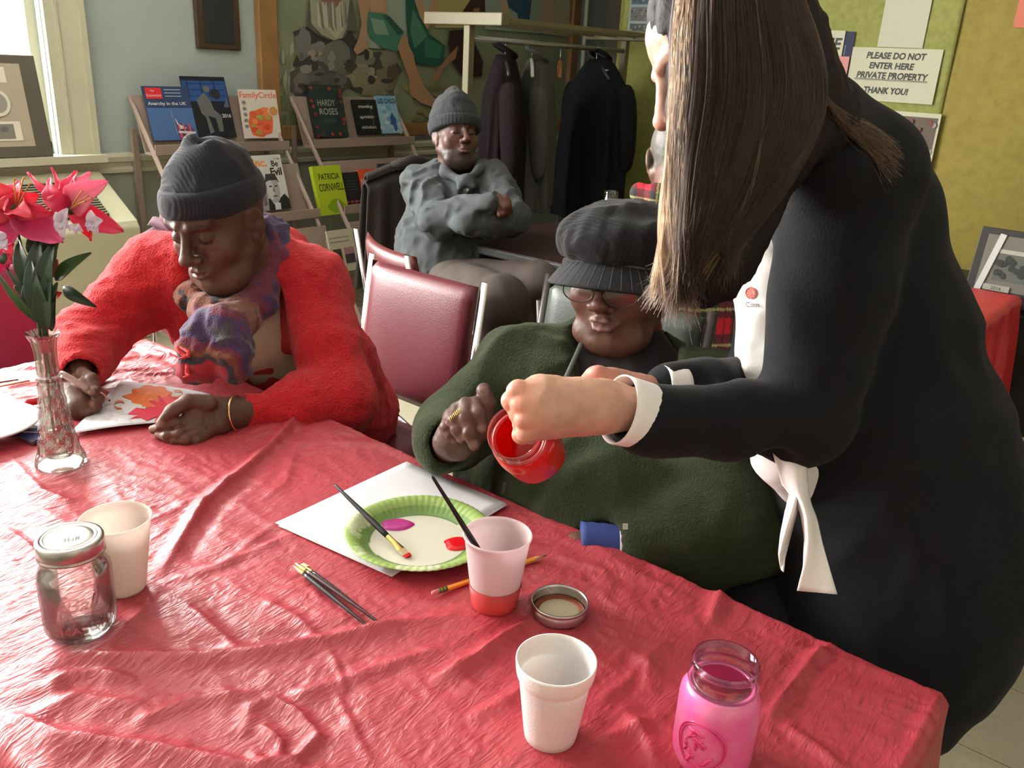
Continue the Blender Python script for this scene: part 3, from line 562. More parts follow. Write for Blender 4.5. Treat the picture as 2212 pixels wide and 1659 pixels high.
m_dk = mat('coat_maroon_black', lin((24, 16, 19)), .95, spec=.2, bump=.3, bscale=200); m_gy = mat('coat_grey', lin((66, 66, 60)), .95, bump=.5, bscale=250, var=.3, vscale=120); m_nv = mat('coat_navy', lin((15, 16, 22)), .9, spec=.2, bump=.3, bscale=200)
m_wp = mat('white_plastic', lin((200, 200, 195)), .35); m_wd = mat('wood_hanger', lin((140, 92, 52)), .5); m_bw = mat('black_wire', (.02, .02, .02), .4)
xa = atY(1092, 100, RY)[0]; xb = atY(1150, 100, RY)[0]; xc = atY(1212, 100, RY)[0]; xd = atY(1290, 110, RY)[0]
hanger(xa, 'black wire hanger carrying the long maroon black coat', m_bw, .75); coat('long_coat', 'long maroon black coat hanging nearest the rack post', xa+.0, .75, .20, .10, .98, m_dk, seed=1, flare=1.1, top=-.07)
hanger(xb, 'white plastic hanger showing at the grey coat\'s neck', m_wp, .85, .19); coat('grey_coat', 'grey woollen coat hanging in the middle of the rack', xb+.05, .85, .20, .10, .82, m_gy, seed=3, top=-.08)
hanger(xc, 'bare wooden hanger between the grey and navy coats', m_wd, .9, .2)
hanger(xd, 'dark hanger under the wide navy jacket', m_bw, .55); tt = coat('navy_jacket', 'wide navy black jacket hanging at the rack\'s right end', xd+.04, .40, .31, .13, .98, m_nv, seed=6, flare=1.05, top=-.06)
MB().box((-.014, -.018, 0), (.014, .014, .003), frame((xd-.055, RY-.115, RODZ-.13), (.85, -.52, 0), z=(-.52, -.85, .05))).build('neck_label', mat('label_white', lin((190, 190, 186)), .6), tt)
# ================================================================== MAIN TABLE AND CLOTH
T = .752
m_red = None
def cloth_mat(name, col, rough=.33, bs=.5):
    m = mat(name, col, rough, spec=.75, bump=bs, bscale=150, bdetail=4, bdist=.0012, var=.10, vscale=5, vcol=tuple(min(1, c*1.15+.01) for c in col))
    nt = m.node_tree; N = nt.nodes; L = nt.links; b = N['Principled BSDF']; old = b.inputs['Normal'].links[0].from_node; tc = next(n for n in N if n.type == 'TEX_COORD')
    prev = old
    for rot, sc, di, st_ in ((.6, (14, 46, 1), .0045, .8), (-.5, (20, 62, 1), .0035, .7), (1.5, (40, 90, 1), .002, .6)):
        mp = N.new('ShaderNodeMapping'); mp.inputs['Rotation'].default_value = (0, 0, rot); mp.inputs['Scale'].default_value = sc; L.new(tc.outputs['Object'], mp.inputs[0])
        nz = N.new('ShaderNodeTexNoise'); nz.inputs['Scale'].default_value = 1; nz.inputs['Detail'].default_value = 2; nz.inputs['Distortion'].default_value = 1.2; L.new(mp.outputs[0], nz.inputs['Vector'])
        r1 = N.new('ShaderNodeMath'); r1.operation = 'SUBTRACT'; r1.inputs[1].default_value = .5; L.new(nz.outputs[0], r1.inputs[0]); r2 = N.new('ShaderNodeMath'); r2.operation = 'ABSOLUTE'; L.new(r1.outputs[0], r2.inputs[0])
        r3 = N.new('ShaderNodeMath'); r3.operation = 'POWER'; r3.inputs[1].default_value = .6; L.new(r2.outputs[0], r3.inputs[0]); r4 = N.new('ShaderNodeMath'); r4.operation = 'SUBTRACT'; r4.inputs[0].default_value = 1; L.new(r3.outputs[0], r4.inputs[1])
        bp = N.new('ShaderNodeBump'); bp.inputs['Strength'].default_value = st_*bs/.6; bp.inputs['Distance'].default_value = di; L.new(r4.outputs[0], bp.inputs['Height']); L.new(prev.outputs[0], bp.inputs['Normal']); prev = bp
    L.new(prev.outputs[0], b.inputs['Normal']); return m
m_red = cloth_mat('red_plastic', lin((168, 55, 66)), .42, .28)
t = thing('folding_table', 'long folding table hidden under the red plastic tablecloth', 'table', (.6, 1.0, 0))
MB().box((.225, .11, .715), (.975, 1.925, .744)).build('tabletop', mat('table_board', lin((120, 100, 80)), .6), t)
for y in (.35, 1.7):
    for x in (.29, .91): MB().tube([(x, y, .715), (x, y, .02)], .014, 10).build('leg', mat('steel_leg', (.3, .3, .3), .35, 1), t, smooth=True)
    MB().tube([(.29, y, .18), (.91, y, .18)], .011, 8).build('crossbar', mat('steel_leg'), t, smooth=True)
def ridges(X, Y):
    Hh = np.zeros_like(X)
    R = [([(720, 880), (649, 901), (560, 985), (443, 1092), (342, 1248)], .013, .011), ([(120, 1402), (240, 1413), (411, 1416), (560, 1404), (700, 1385), (860, 1352), (1025, 1322)], .010, .012),
         ([(0, 1536), (130, 1592), (316, 1612), (520, 1648), (700, 1660)], .012, .013), ([(95, 1484), (142, 1455), (221, 1450), (300, 1462)], .008, .008), ([(923, 1480), (1025, 1418), (1111, 1366), (1180, 1310)], .009, .010),
         ([(960, 1462), (1040, 1420), (1130, 1340)], .004, .006), ([(1050, 1330), (1128, 1299), (1195, 1262)], .007, .009), ([(1655, 1548), (1700, 1490), (1750, 1420), (1802, 1382)], .008, .007), ([(1530, 1350), (1552, 1285), (1560, 1262)], .007, .010),
         ([(550, 1393), (740, 1371), (898, 1342)], .004, .008), ([(345, 1262), (300, 1330), (240, 1385), (150, 1400)], .006, .010), ([(340, 1255), (420, 1240), (560, 1185), (640, 1150)], .004, .008),
         ([(345, 1100), (400, 1100), (452, 1084)], .003, .003), ([(0, 1135), (60, 1175), (110, 1230)], .006, .008), ([(20, 985), (90, 1060), (160, 1080)], .006, .012), ([(200, 1180), (330, 1120), (470, 1050), (600, 1010)], .003, .008),
         ([(0, 830), (100, 822), (230, 800), (380, 790)], .008, .008), ([(0, 795), (150, 790), (300, 770), (420, 772)], .007, .007), ([(210, 745), (300, 748), (420, 790)], .009, .008), ([(230, 800), (320, 806), (480, 800)], .006, .006), ([(0, 862), (120, 850), (260, 815)], .006, .008),
         ([(1000, 1560), (1080, 1520), (1190, 1440)], .004, .008), ([(1290, 1600), (1380, 1560), (1440, 1540)], .005, .008), ([(1420, 1659), (1400, 1600), (1340, 1520)], .005, .010), ([(1395, 1490), (1400, 1420), (1440, 1380)], .005, .009), ([(1280, 1520), (1350, 1470), (1400, 1400)], .004, .007),
         ([(2036, 1500), (2000, 1570), (1955, 1662)], .006, .007), ([(1690, 1385), (1800, 1410), (1980, 1470)], .003, .010), ([(560, 1290), (640, 1330), (700, 1385)], .004, .007), ([(720, 1480), (760, 1560), (800, 1640)], .003, .004),
         ([(710, 1400), (735, 1450), (748, 1500)], .003, .003), ([(520, 1590), (540, 1520), (590, 1505), (650, 1540), (690, 1590), (640, 1640), (570, 1645), (530, 1610)], .008, .007), ([(560, 1560), (610, 1600), (600, 1640)], .008, .006), ([(590, 1510), (700, 1480), (820, 1440), (950, 1400)], .005, .009),
         ([(250, 1570), (420, 1500), (560, 1490)], .005, .009), ([(400, 1300), (480, 1370), (520, 1400)], .005, .009), ([(30, 1560), (160, 1500), (330, 1520)], .005, .012), ([(640, 1100), (560, 1160), (470, 1230)], .003, .007), ([(700, 950), (840, 960), (990, 1010)], .003, .012), ([(640, 960), (620, 1040), (560, 1090)], .003, .010),
         ([(1250, 1160), (1380, 1240), (1500, 1290)], .003, .012), ([(1200, 1200), (1300, 1230), (1330, 1290)], .003, .009), ([(1690, 1560), (1760, 1600), (1820, 1650)], .004, .008)]
    for pts, a, w in R:
        P = [atz(x, y, T)[:2] for x, y in pts]; n = len(P); best = np.full_like(X, 9.); tt = np.zeros_like(X); sd = np.zeros_like(X)
        for i in range(n-1):
            A, D = P[i], P[i+1]-P[i]; l = D@D; q = np.clip(((X-A[0])*D[0]+(Y-A[1])*D[1])/l, 0, 1); dx, dy = X-A[0]-D[0]*q, Y-A[1]-D[1]*q; d = np.hypot(dx, dy); m = d < best
            best[m] = d[m]; tt[m] = ((i+q)/(n-1))[m]; sd[m] = np.sign(dx*D[1]-dy*D[0])[m]
        env = np.clip(np.minimum(tt, 1-tt)*5, 0, 1)**.7; ww = w*(1+.5*sd); ww = ww*(1+.3*vnoise(X*30, Y*30, X*0))
        Hh += a*env*(np.exp(-(best/ww)**1.25)-.25*np.exp(-((best-2.2*w)/(w*1.1))**2))
    return Hh
def crumple(X, Y):
    Z0 = X*0; wx = X+.03*vnoise(X*9, Y*9, Z0+3); wy = Y+.03*vnoise(X*9, Y*9, Z0+7)
    r = lambda s, o, ax=1, ay=1: 1-np.abs(vnoise(wx*s*ax+o, wy*s*ay+o, Z0+o))*2
    return .0030*vnoise(X*5, Y*5, Z0)+.0024*r(7, 1.3, 1, .55)+.0014*r(19, 4.1, 1.2, .6)+.0010*r(47, 9.7)+.0006*r(95, 2.2)-.004
OBJS = [(.355, .928, .04), (.431, .976, .035), (.605, .406, .035), (.742, .604, .035), (.699, .258, .045), (.536, 1.388, .05), (.789, .528, .04), (.779, .783, .10), (.80, .90, .13), (.733, 1.5, .15)]
def cloth_h(X, Y):
    h = ridges(X, Y)+crumple(X, Y); k = np.ones_like(X)
    for x, y, r in OBJS: k *= 1-.85*np.exp(-(np.hypot(X-x, Y-y)/(r*1.25))**4)
    return np.clip(h*k, -.0055, .02)
def tablecloth(name, label, x0, x1, y0, y1, m, hang, step, hf, hangs=(1, 1, 1, 1), zt=T):
    nx, ny = int((x1-x0)/step)+1, int((y1-y0)/step)+1; nh = max(4, int(hang/.012)); o_ = lambda k: np.linspace(0, 1, k+1)[1:]
    xs = np.concatenate([x0-hang*o_(nh)[::-1]*hangs[0], np.linspace(x0, x1, nx), x1+hang*o_(nh)*hangs[1]]); ys = np.concatenate([y0-hang*o_(nh)[::-1]*hangs[2], np.linspace(y0, y1, ny), y1+hang*o_(nh)*hangs[3]])
    X, Y = np.meshgrid(xs, ys, indexing='ij'); cx, cy = np.clip(X, x0, x1), np.clip(Y, y0, y1); ex, ey = X-cx, Y-cy; e = np.maximum(np.abs(ex), np.abs(ey)); Z = zt+hf(cx, cy)*np.exp(-e/.03)
    drop = np.where(e > 0, e, 0); ang = np.arctan2(ey, ex); fold = .012*np.sin((cx+cy)*38+1)+.008*np.sin((cx-cy)*61); fl = (.010+.10*drop+fold*np.clip(drop/.12, 0, 1))*(drop > 0)
    both = (np.abs(ex) > 0) & (np.abs(ey) > 0); sx, sy = np.sign(ex), np.sign(ey); mxx = np.where(np.abs(ex) >= np.abs(ey), 1, .35*np.abs(ex)/(e+1e-9)); mxy = np.where(np.abs(ey) >= np.abs(ex), 1, .35*np.abs(ey)/(e+1e-9))
    PXx = cx+sx*fl*mxx; PYy = cy+sy*fl*mxy; Z = Z-drop*.985+np.where(both, .02*np.minimum(np.abs(ex), np.abs(ey))/hang, 0)
    V = np.stack([PXx, PYy, Z], -1).reshape(-1, 3); a, b = X.shape; I = np.arange(a*b).reshape(a, b); Q = np.stack([I[:-1, :-1], I[1:, :-1], I[1:, 1:], I[:-1, 1:]], -1).reshape(-1, 4)
    o = link(name, mesh_from([(V, Q, None)], name), m, None, True); tag(o, label, 'tablecloth'); d = o.modifiers.new('s', 'SOLIDIFY'); d.thickness = .0008; d.offset = -1; return o
tablecloth('red_tablecloth', 'wrinkled red plastic tablecloth on the long table in front', .222, .978, .107, 1.928, m_red, .24, .0042, cloth_h, (1, 1, 1, .6))
# ================================================================== THINGS ON THE TABLE
def clear_mat(name, tint=(1, 1, 1), edge=(.55, .6, .58), base=.10, rough=.03):
    m = bpy.data.materials.new(name); m.use_nodes = True; nt = m.node_tree; nt.nodes.clear(); N = nt.nodes; L = nt.links
    o = N.new('ShaderNodeOutputMaterial'); mx = N.new('ShaderNodeMixShader'); tp = N.new('ShaderNodeBsdfTransparent'); gl = N.new('ShaderNodeBsdfGlossy'); gl.inputs['Roughness'].default_value = rough
    lw = N.new('ShaderNodeLayerWeight'); lw.inputs[0].default_value = .35; cm = N.new('ShaderNodeMix'); cm.data_type = 'RGBA'; cm.inputs[6].default_value = (*tint, 1); cm.inputs[7].default_value = (*edge, 1)
    pw = N.new('ShaderNodeMath'); pw.operation = 'POWER'; pw.inputs[1].default_value = 1.6; L.new(lw.outputs['Facing'], pw.inputs[0]); L.new(pw.outputs[0], cm.inputs[0]); L.new(cm.outputs[2], tp.inputs[0])
    mr = N.new('ShaderNodeMapRange'); mr.inputs[3].default_value = base; mr.inputs[4].default_value = .75; L.new(lw.outputs['Fresnel'], mr.inputs[0]); L.new(mr.outputs[0], mx.inputs[0]); L.new(tp.outputs[0], mx.inputs[1]); L.new(gl.outputs[0], mx.inputs[2]); L.new(mx.outputs[0], o.inputs[0]); return m
m_clear = clear_mat('clear_glass', (.97, .98, .97), (.50, .52, .48), .07)
m_clear2 = clear_mat('clear_glass_thin', (1, 1, 1), (.88, .84, .84), .035)
m_crys = clear_mat('pressed_glass', (.93, .94, .90), (.35, .36, .32), .22, .06)
m_steel = mat('lid_steel', (.62, .62, .60), .28, 1, bump=.1, bscale=400); m_steel2 = mat('band_steel', (.50, .48, .46), .3, 1)
JO = [(0, 0), (.026, 0), (.0325, .002), (.0365, .006), (.0395, .013), (.0405, .022), (.0405, .078), (.0395, .087), (.0365, .094), (.0340, .099), (.0338, .103), (.0352, .1045), (.0352, .1065), (.0335, .108), (.0345, .1105), (.0333, .113), (.0342, .1165), (.0332, .119), (.0332, .1245), (.0325, .127)]
def sq(q, z): return 1+(.022*math.cos(4*q) if .004 < z < .092 else 0)
def mason_jar(name, label, M, glass=None, neck=False):
    t = thing(name, label, 'jar', M.translation)
    if neck: MB().lathe([p_ for p_ in JO if p_[1] >= .0985]+[(.0300, .1262), (.0303, .108), (.0300, .0985)], 64, M).build('glass', glass, t, smooth=True); return t
    g = MB().lathe(JO+[(.0300, .1262), (.0303, .108), (.0300, .101), (.0370, .088), (.0378, .080), (.0378, .020), (.034, .008), (.024, .005), (0, .004)], 64, M, rad=sq).build('glass', glass or m_clear, t, smooth=True)
    return t
def wrap_text(body, size, R, zc, a0, M, m, parent, name, sx=1, bold=.012, shear=0, dz=.0007):
    vs, fs = text_tris(body, size, bold=bold, shear=shear, sx=sx); mb = MB()
    fn = lambda v, r: M @ Vector((r*math.cos(a0+v[0]/R), r*math.sin(a0+v[0]/R), zc+v[1]))
    n = len(vs); mb.add([fn(v, R+dz) for v in vs]+[fn(v, R) for v in vs], fs+[tuple(reversed([i+n for i in f])) for f in fs]); return mb.build(name, m, parent)
Tr = lambda x, y, z=T: Matrix.Translation((x, y, z))
def face_ang(x, y): return math.atan2(-y, -x)
# clear jar with its lid
M = Tr(.355, .928); t = mason_jar('mason_jar', 'clear empty glass jar closed with a silver lid at the table\'s left', M); a = face_ang(.355, .928)
wrap_text('MASON', .0125, .0413, .022, a+.1, M, m_crys, t, 'embossed_lettering', sx=1.3); wrap_text('Ball', .026, .0413, .052, a+.05, M, m_crys, t, 'embossed_lettering', shear=.3)
MB().lathe([(.0352, .108), (.0372, .1085), (.0372, .1105), (.0358, .112), (.0366, .1135), (.0368, .126), (.0355, .1285), (.0300, .1288), (.0300, .1278), (.0345, .127), (.0352, .112)], 90, M, rad=lambda q, z: 1+(.006*math.sin(q*90) if .113 < z < .127 else 0)).build('screw_band', m_steel2, t, smooth=True)
l = MB().lathe([(0, .1292), (.020, .1292), (.0245, .1292), (.0255, .1282), (.0270, .1282), (.0282, .1294), (.0305, .1286), (.0305, .127), (0, .127)], 64, M).build('lid_disc', m_steel, t, smooth=True)
p = Print(M @ Matrix.Translation((0, 0, .1294)) @ Matrix.Rotation(a+math.pi/2, 4, 'Z')); p.text('Ball', .001, -.012, .012, lin((96, 100, 92)), shear=.3, bold=.01); p.build('lid_lettering', t)
# frosted cups
def frost(name, col, tr): return mat(name, col, .42, tr=tr, spec=.4, bump=.15, bscale=25, bdist=.001)
m_fr = frost('frosted_plastic', lin((232, 224, 214)), .5)
def cup(name, label, x, y, rb, rt, h, m, wall=.0012, rim=.0016, cat='cup'):
    t = thing(name, label, cat, (x, y, T)); M = Tr(x, y)
    P = [(0, .002), (rb*.93, .002), (rb*.96, 0), (rb, .003)]+[(rb+(rt-rb)*k, h*k) for k in np.linspace(.08, .965, 10)]+[(rt+rim*.7, h*.97), (rt+rim, h*.985), (rt+rim*.6, h), (rt-wall*.3, h)]+[(rb+(rt-rb)*k-wall, h*k) for k in np.linspace(.97, .05, 10)]+[(rb*.9, .004), (0, .004)]
    MB().lathe(P, 64, M).build('cup_wall', m, t, smooth=True); return t, M
cup('frosted_cup', 'empty frosted plastic cup standing behind the lidded jar', .431, .976, .0275, .0425, .104, frost('frosted_warm', lin((238, 230, 222)), .5))
t, M = cup('frosted_cup', 'frosted plastic cup holding pinkish red rinse water and one brush', .742, .604, .029, .0430, .106, frost('frosted_rose', lin((240, 226, 228)), .5))
MB().lathe([(0, .004), (.0275, .004), (.0335, .034), (0, .034)], 48, M).build('rinse_water', mat('red_water', lin((232, 74, 78)), .15, tr=.4), t, smooth=False)
# the wall below the water line is stained by it
MB().lathe([(.0297, .002), (.0346, .034), (.0348, .034), (.0299, .002)], 64, M).build('stained_wall', frost('stained_plastic', lin((236, 92, 92)), .5), t, smooth=True)
t = thing('foam_cup', 'white foam cup near the table\'s front middle', 'cup', (.605, .406, T)); M = Tr(.605, .406)
MB().lathe([(0, .004), (.0245, .004), (.0262, 0), (.0275, .001), (.0290, .010), (.0372, .074), (.0378, .076), (.0398, .080), (.0408, .084), (.0420, .0965), (.0418, .0985), (.0402, .0985), (.0390, .094), (.0375, .076), (.0275, .010), (.024, .007), (0, .007)], 72, M).build('cup_wall', mat('foam_white', lin((232, 228, 226)), .6, sss=.15, bump=.25, bscale=500), t, smooth=True)
# pink painted jar
M = Tr(.690, .262); t = mason_jar('pink_jar', 'open glass jar painted bright pink inside at the table\'s right front', M, m_clear2, neck=True); a = face_ang(.69, .262)
inn = [(0, .0045), (.024, .0052), (.034, .0083), (.0376, .0202), (.0376, .0798), (.0368, .0878), (.0304, .0985), (.0290, .1015), (.0280, .1005), (.0345, .0868), (.0352, .0795), (.0352, .021), (.032, .0108), (.023, .0078), (0, .0072)]
PAINTED = [p_ for p_ in JO if p_[1] <= .0991]+[(.0290, .0995), (.0300, .0975), (.0368, .0868), (.0380, .0795), (.0380, .021), (.033, .0108), (.023, .0078), (0, .0072)]
MB().lathe(PAINTED, 72, M, rad=sq).build('pink_paint', mat('pink_paint', lin((240, 92, 160)), .3, sss=.15, var=.8, vscale=28, vcol=lin((240, 140, 184)), coat=.7), t, smooth=True)
m_pe = mat('pink_emboss', lin((232, 66, 130)), .25, coat=.5)
er = MB(); 
for rr, w in ((.026, .0009), (.0235, .0005)): er.tube([M @ Vector((.0414*math.cos(a-.28+rr*math.cos(q)/.041), .0414*math.sin(a-.28+rr*math.cos(q)/.041), .048+rr*1.05*math.sin(q))) for q in np.linspace(0, 2*math.pi, 40)], w, 6, caps=False)
er.build('embossed_ring', m_pe, t, smooth=True)
rs = random.Random(8); er = MB()
for k in range(16):
    u, v = (rs.random()-.5)*.030, (rs.random()-.5)*.032; P = [(u+.004*j*math.cos(k), v+.004*j*math.sin(k*1.7)+.002*math.sin(j*2)) for j in range(4)]
    er.tube([M @ Vector((.0412*math.cos(a-.28+x/.041), .0412*math.sin(a-.28+x/.041), .048+y)) for x, y in P], [.0012, .002, .002, .001], 6)
er.build('embossed_fruit', m_pe, t, smooth=True)
# screw band lying upside down with the lid disc inside
M = Tr(.786, .530); t = thing('screw_lid', 'upturned silver screw band with its cream lid disc on the cloth', 'lid', (.786, .53, T))
MB().lathe([(.0295, .0005), (.036, .0005), (.0372, .003), (.0370, .0135), (.0362, .0145), (.0375, .0165), (.0372, .0190), (.0352, .0190), (.0350, .0160), (.0342, .0140), (.0350, .004), (.0340, .0025), (.0295, .0022)], 96, M, rad=lambda q, z: 1+(.006*math.sin(q*96) if .003 < z < .013 else 0), close=True).build('screw_band', m_steel2, t, smooth=True)
MB().lathe([(0, .0028), (.0262, .0028), (.0275, .0046), (.0290, .0042), (.0310, .0052), (.0335, .0050), (.0335, .0028), (.0300, .0022), (0, .0022)], 64, M).build('lid_disc', mat('lid_copper', lin((150, 84, 60)), .35, .6), t, smooth=True)
MB().lathe([(0, .0034), (.0250, .0034), (.0262, .0030)], 64, M).build('lid_liner', mat('lid_cream', lin((202, 196, 164)), .5), t, smooth=True)
# drawing paper, two sheets
def sheetpoly(name, label, px, z, m, cat='paper', group=None, lift=None, th=.0004, n=14):
    c = [atz(x, y, z) for x, y in px]; t = thing(name, label, cat, c[0], group)
    def f(u, v):
        p = (c[0]*(1-u)+c[1]*u)*(1-v)+(c[3]*(1-u)+c[2]*u)*v; zz = z+(lift(u, v) if lift else 0); return (p[0], p[1], zz)
    MB().grid(f, n, n).build('sheet', m, t, smooth=True, solid=th); return t, c
m_wp2 = mat('drawing_paper', lin((222, 222, 226)), .75)
sheetpoly('drawing_paper', 'lower blank white sheet slightly askew under the paper plate', [(601, 1136), (881, 1001), (1096, 1090), (846, 1246)], T+.0028, m_wp2, group=None)
sheetpoly('drawing_paper', 'upper blank white sheet lying directly under the paper plate', [(594, 1130), (878, 997), (1092, 1086), (838, 1240)], T+.0036, m_wp2, lift=lambda u, v: .003*max(0, (.12-u-v*.3))*8*.2)
# paper plate
t = thing('paper_plate', 'green rimmed paper plate with magenta and red paint', 'plate', (.779, .783, T+.005)); pc = (.779, .783); PR = .108
rs = random.Random(5); motif = []
for k in range(26): q = rs.random()*6.28; motif.append((q, .091+.012*rs.random(), .007+.010*rs.random(), rs.random()*3, rs.choice([0, 0, 1])))
def pcol(r, q):
    G, G2, Dk, Cr, Lt = lin((146, 174, 96)), lin((112, 146, 78)), lin((78, 112, 66)), lin((214, 212, 196)), lin((190, 202, 162))
    if r < .0715: return Cr
    if r < .0735: return Dk if abs(math.sin(q*1.0+.4)) > .25 else Cr
    c = G2 if r < .088 else G
    aw = math.atan2(math.sin(q-face_ang(*pc)), math.cos(q-face_ang(*pc)))
    if r > .080 and -2.2 < aw < 1.1:
        for a_, mr, sz, ro, ty in motif:
            du = (math.atan2(math.sin(q-a_), math.cos(q-a_)))*r; dv = r-mr; d = math.hypot(du, dv); th = math.atan2(dv, du)
            if d < sz*(.6+.4*abs(math.cos(2.5*(th+ro)))): return Lt if ty == 0 else lin((188, 208, 150))
    return c
g = MB(); nr, nq = 46, 260; vs = []; fs = []
for i in range(nr):
    r = PR*i/(nr-1); 
    for k in range(nq):
        q = 2*math.pi*k/nq; z = 0 if r < .072 else (.013*((r-.072)/.020)**1.3 if r < .092 else .013+.0035*math.sin((r-.092)/.016*math.pi*.75)); g.v.append((pc[0]+r*math.cos(q), pc[1]+r*math.sin(q), T+.0052+z+.0008*math.sin(q*2+1)*(r/PR)**3+(.0004*math.sin(q*60) if r > .078 else 0))); g.c.append(pcol(r, q))
for i in range(nr-1):
    for k in range(nq): k2 = (k+1) % nq; g.f.append((i*nq+k, i*nq+k2, (i+1)*nq+k2, (i+1)*nq+k))
g.build('plate_dish', mat('plate_print', attr=True, rough=.3), t, smooth=True, solid=.0006)
def puddle(px, rx, ry, rot, m, name, label=None):
    c = atz(*px, T+.006); MM = Matrix.Translation((c[0], c[1], T+.0056)) @ Matrix.Rotation(rot, 4, 'Z')
    o = MB().grid(lambda u, v: tuple(MM @ Vector((rx*v*(1+.07*math.sin(3*u*6.283+1)+.04*math.sin(5*u*6.28))*math.cos(u*6.2832), ry*v*math.sin(u*6.2832)*(1+.06*math.sin(2*u*6.28)), .0032*(1-v**5)))), 40, 12, closeu=True).build(name, m, t, smooth=True)
    if label: o['label'] = label
puddle((857, 1133), .025, .0185, -.85, mat('magenta_paint', lin((176, 44, 132)), .22), 'paint_puddle', 'magenta paint puddle'); puddle((988, 1174), .020, .020, -.8, mat('red_paint', lin((206, 22, 30)), .15), 'paint_puddle', 'red paint puddle')
# brushes
m_blk = mat('black_lacquer', (.008, .008, .012), .25); m_gold = mat('gold_ferrule', (.85, .58, .18), .25, 1); m_brn = mat('brown_lacquer', (.05, .012, .012), .28); m_bris = mat('bristle', lin((206, 186, 150)), .7)
def brush(label, tip, tail, L=None, r=.0038, fer=.028, br=.014, flat=True, m=None, tipcol=None, fw=1.5, group=None, cat='brush'):
    tip, tail = np.array(tip, float), np.array(tail, float); d = tail-tip; L = np.linalg.norm(d); d /= L; t = thing('paint_brush', label, cat, tip, group); P = lambda s: tip+d*s
    up = np.array((0, 0, 1.)); side = np.cross(d, up); side /= np.linalg.norm(side)
    MB().tube([P(br+fer), P(br+fer+.01), P(L*.45), P(L*.75), P(L-.004), P(L)], [r*.92, r*1.05, r*1.1, r*.75, r*.55, r*.3], 12).build('handle', m or m_blk, t, smooth=True)
    rings = [(br+fer, r, r), (br+fer*.5, r, r), (br, r*fw if flat else r*.6, r*.45 if flat else r*.6)]; mb = MB(); n = 14
    mb.grid(lambda u, v: tuple(P(rings[int(round(v*2))][0])+side*rings[int(round(v*2))][1]*math.cos(u*6.2832)+np.cross(side, d)*rings[int(round(v*2))][2]*math.sin(u*6.2832)), n, 3, closeu=True); mb.build('ferrule', m_gold, t, smooth=True)
    w1, t1 = (r*fw, r*.4) if flat else (r*.55, r*.55); mb = MB()
    mb.grid(lambda u, v: tuple(P(br*(1-v))+side*w1*(1-.25*v if flat else 1-.8*v)*math.cos(u*6.2832)+np.cross(side, d)*t1*(1-.75*v)*math.sin(u*6.2832)), n, 5, closeu=True); mb.build('bristles', m_bris, t, smooth=True)
    if tipcol:
        mb = MB(); mb.grid(lambda u, v: tuple(P(br*.35*(1-v)-.001)+side*w1*.95*math.cos(u*6.2832)*(1-.2*v)+np.cross(side, d)*t1*.9*math.sin(u*6.2832)), n, 3, closeu=True); mb.build('paint_on_tip', mat('red_paint'), t, smooth=True)
    return t
tip = atz(882, 1202, T+.0085); q = ray(722, 1046); tl = CC+q*((T+.047-CC[2])/q[2])
brush('black brush with gold ferrule and red tip lying across the paper plate', tip, tl, r=.0042, fer=.032, br=.017, tipcol=1, fw=1.7)
Bp = np.array(atz(1080, 1262, T+.020)); Rm = atz(1006, 1144, T+.109); dd = Rm-Bp; dd /= np.linalg.norm(dd)
brush('black brush standing in the cup of red water', Bp, Bp+dd*.195, r=.0036, flat=False)
for lab, a_, b_, m, fl, zz in (('leftmost of the three brushes with dark blue black handle', (634, 1222), (797, 1355), m_blk, False, 0), ('middle brush of the three with thin brown handle', (637, 1216), (813, 1340), m_brn, False, .0005), ('flat wide tipped brush at the right of the three', (651, 1218), (827, 1352), m_blk, True, 0)):
    brush(lab, atz(*a_, T+.007+zz), atz(*b_, T+.006+zz), r=.0030, fer=.020 if not fl else .014, br=.006 if not fl else .012, flat=fl, m=m, fw=2.0, group='three brushes lying on the cloth')
# pencil
t = thing('pencil', 'yellow pencil with pink eraser lying behind the cup of red water', 'pencil', atz(932, 1284, T)); a_, b_ = atz(933, 1282, T+.0052), atz(1181, 1199, T+.0052); d = b_-a_; L = np.linalg.norm(d); d /= L; P = lambda s: a_+d*s
MB().tube([P(0), P(.003), P(.010)], [.0026, .0033, .0033], 12).build('eraser', mat('eraser_pink', lin((200, 116, 120)), .7), t, smooth=True)
MB().tube([P(s) for s in (.0095, .012, .0125, .0135, .014, .017, .0175, .0185, .019, .023)], [.0036, .0036, .0032, .0032, .0036, .0036, .0032, .0032, .0036, .0036], 14).build('ferrule', mat('pencil_green', lin((96, 110, 60)), .35, .6), t, smooth=True)
MB().tube([P(.0225), P(L-.022)], .0036, 6).build('shaft', mat('pencil_yellow', lin((226, 160, 50)), .35), t)
MB().tube([P(L-.022), P(L-.006)], [.0035, .0013], 12).build('sharpened_wood', mat('pencil_wood', lin((196, 150, 106)), .7), t, smooth=True)
MB().tube([P(L-.0062), P(L)], [.0013, .0003], 8).build('lead', mat('graphite', (.03, .03, .03), .4), t, smooth=True)
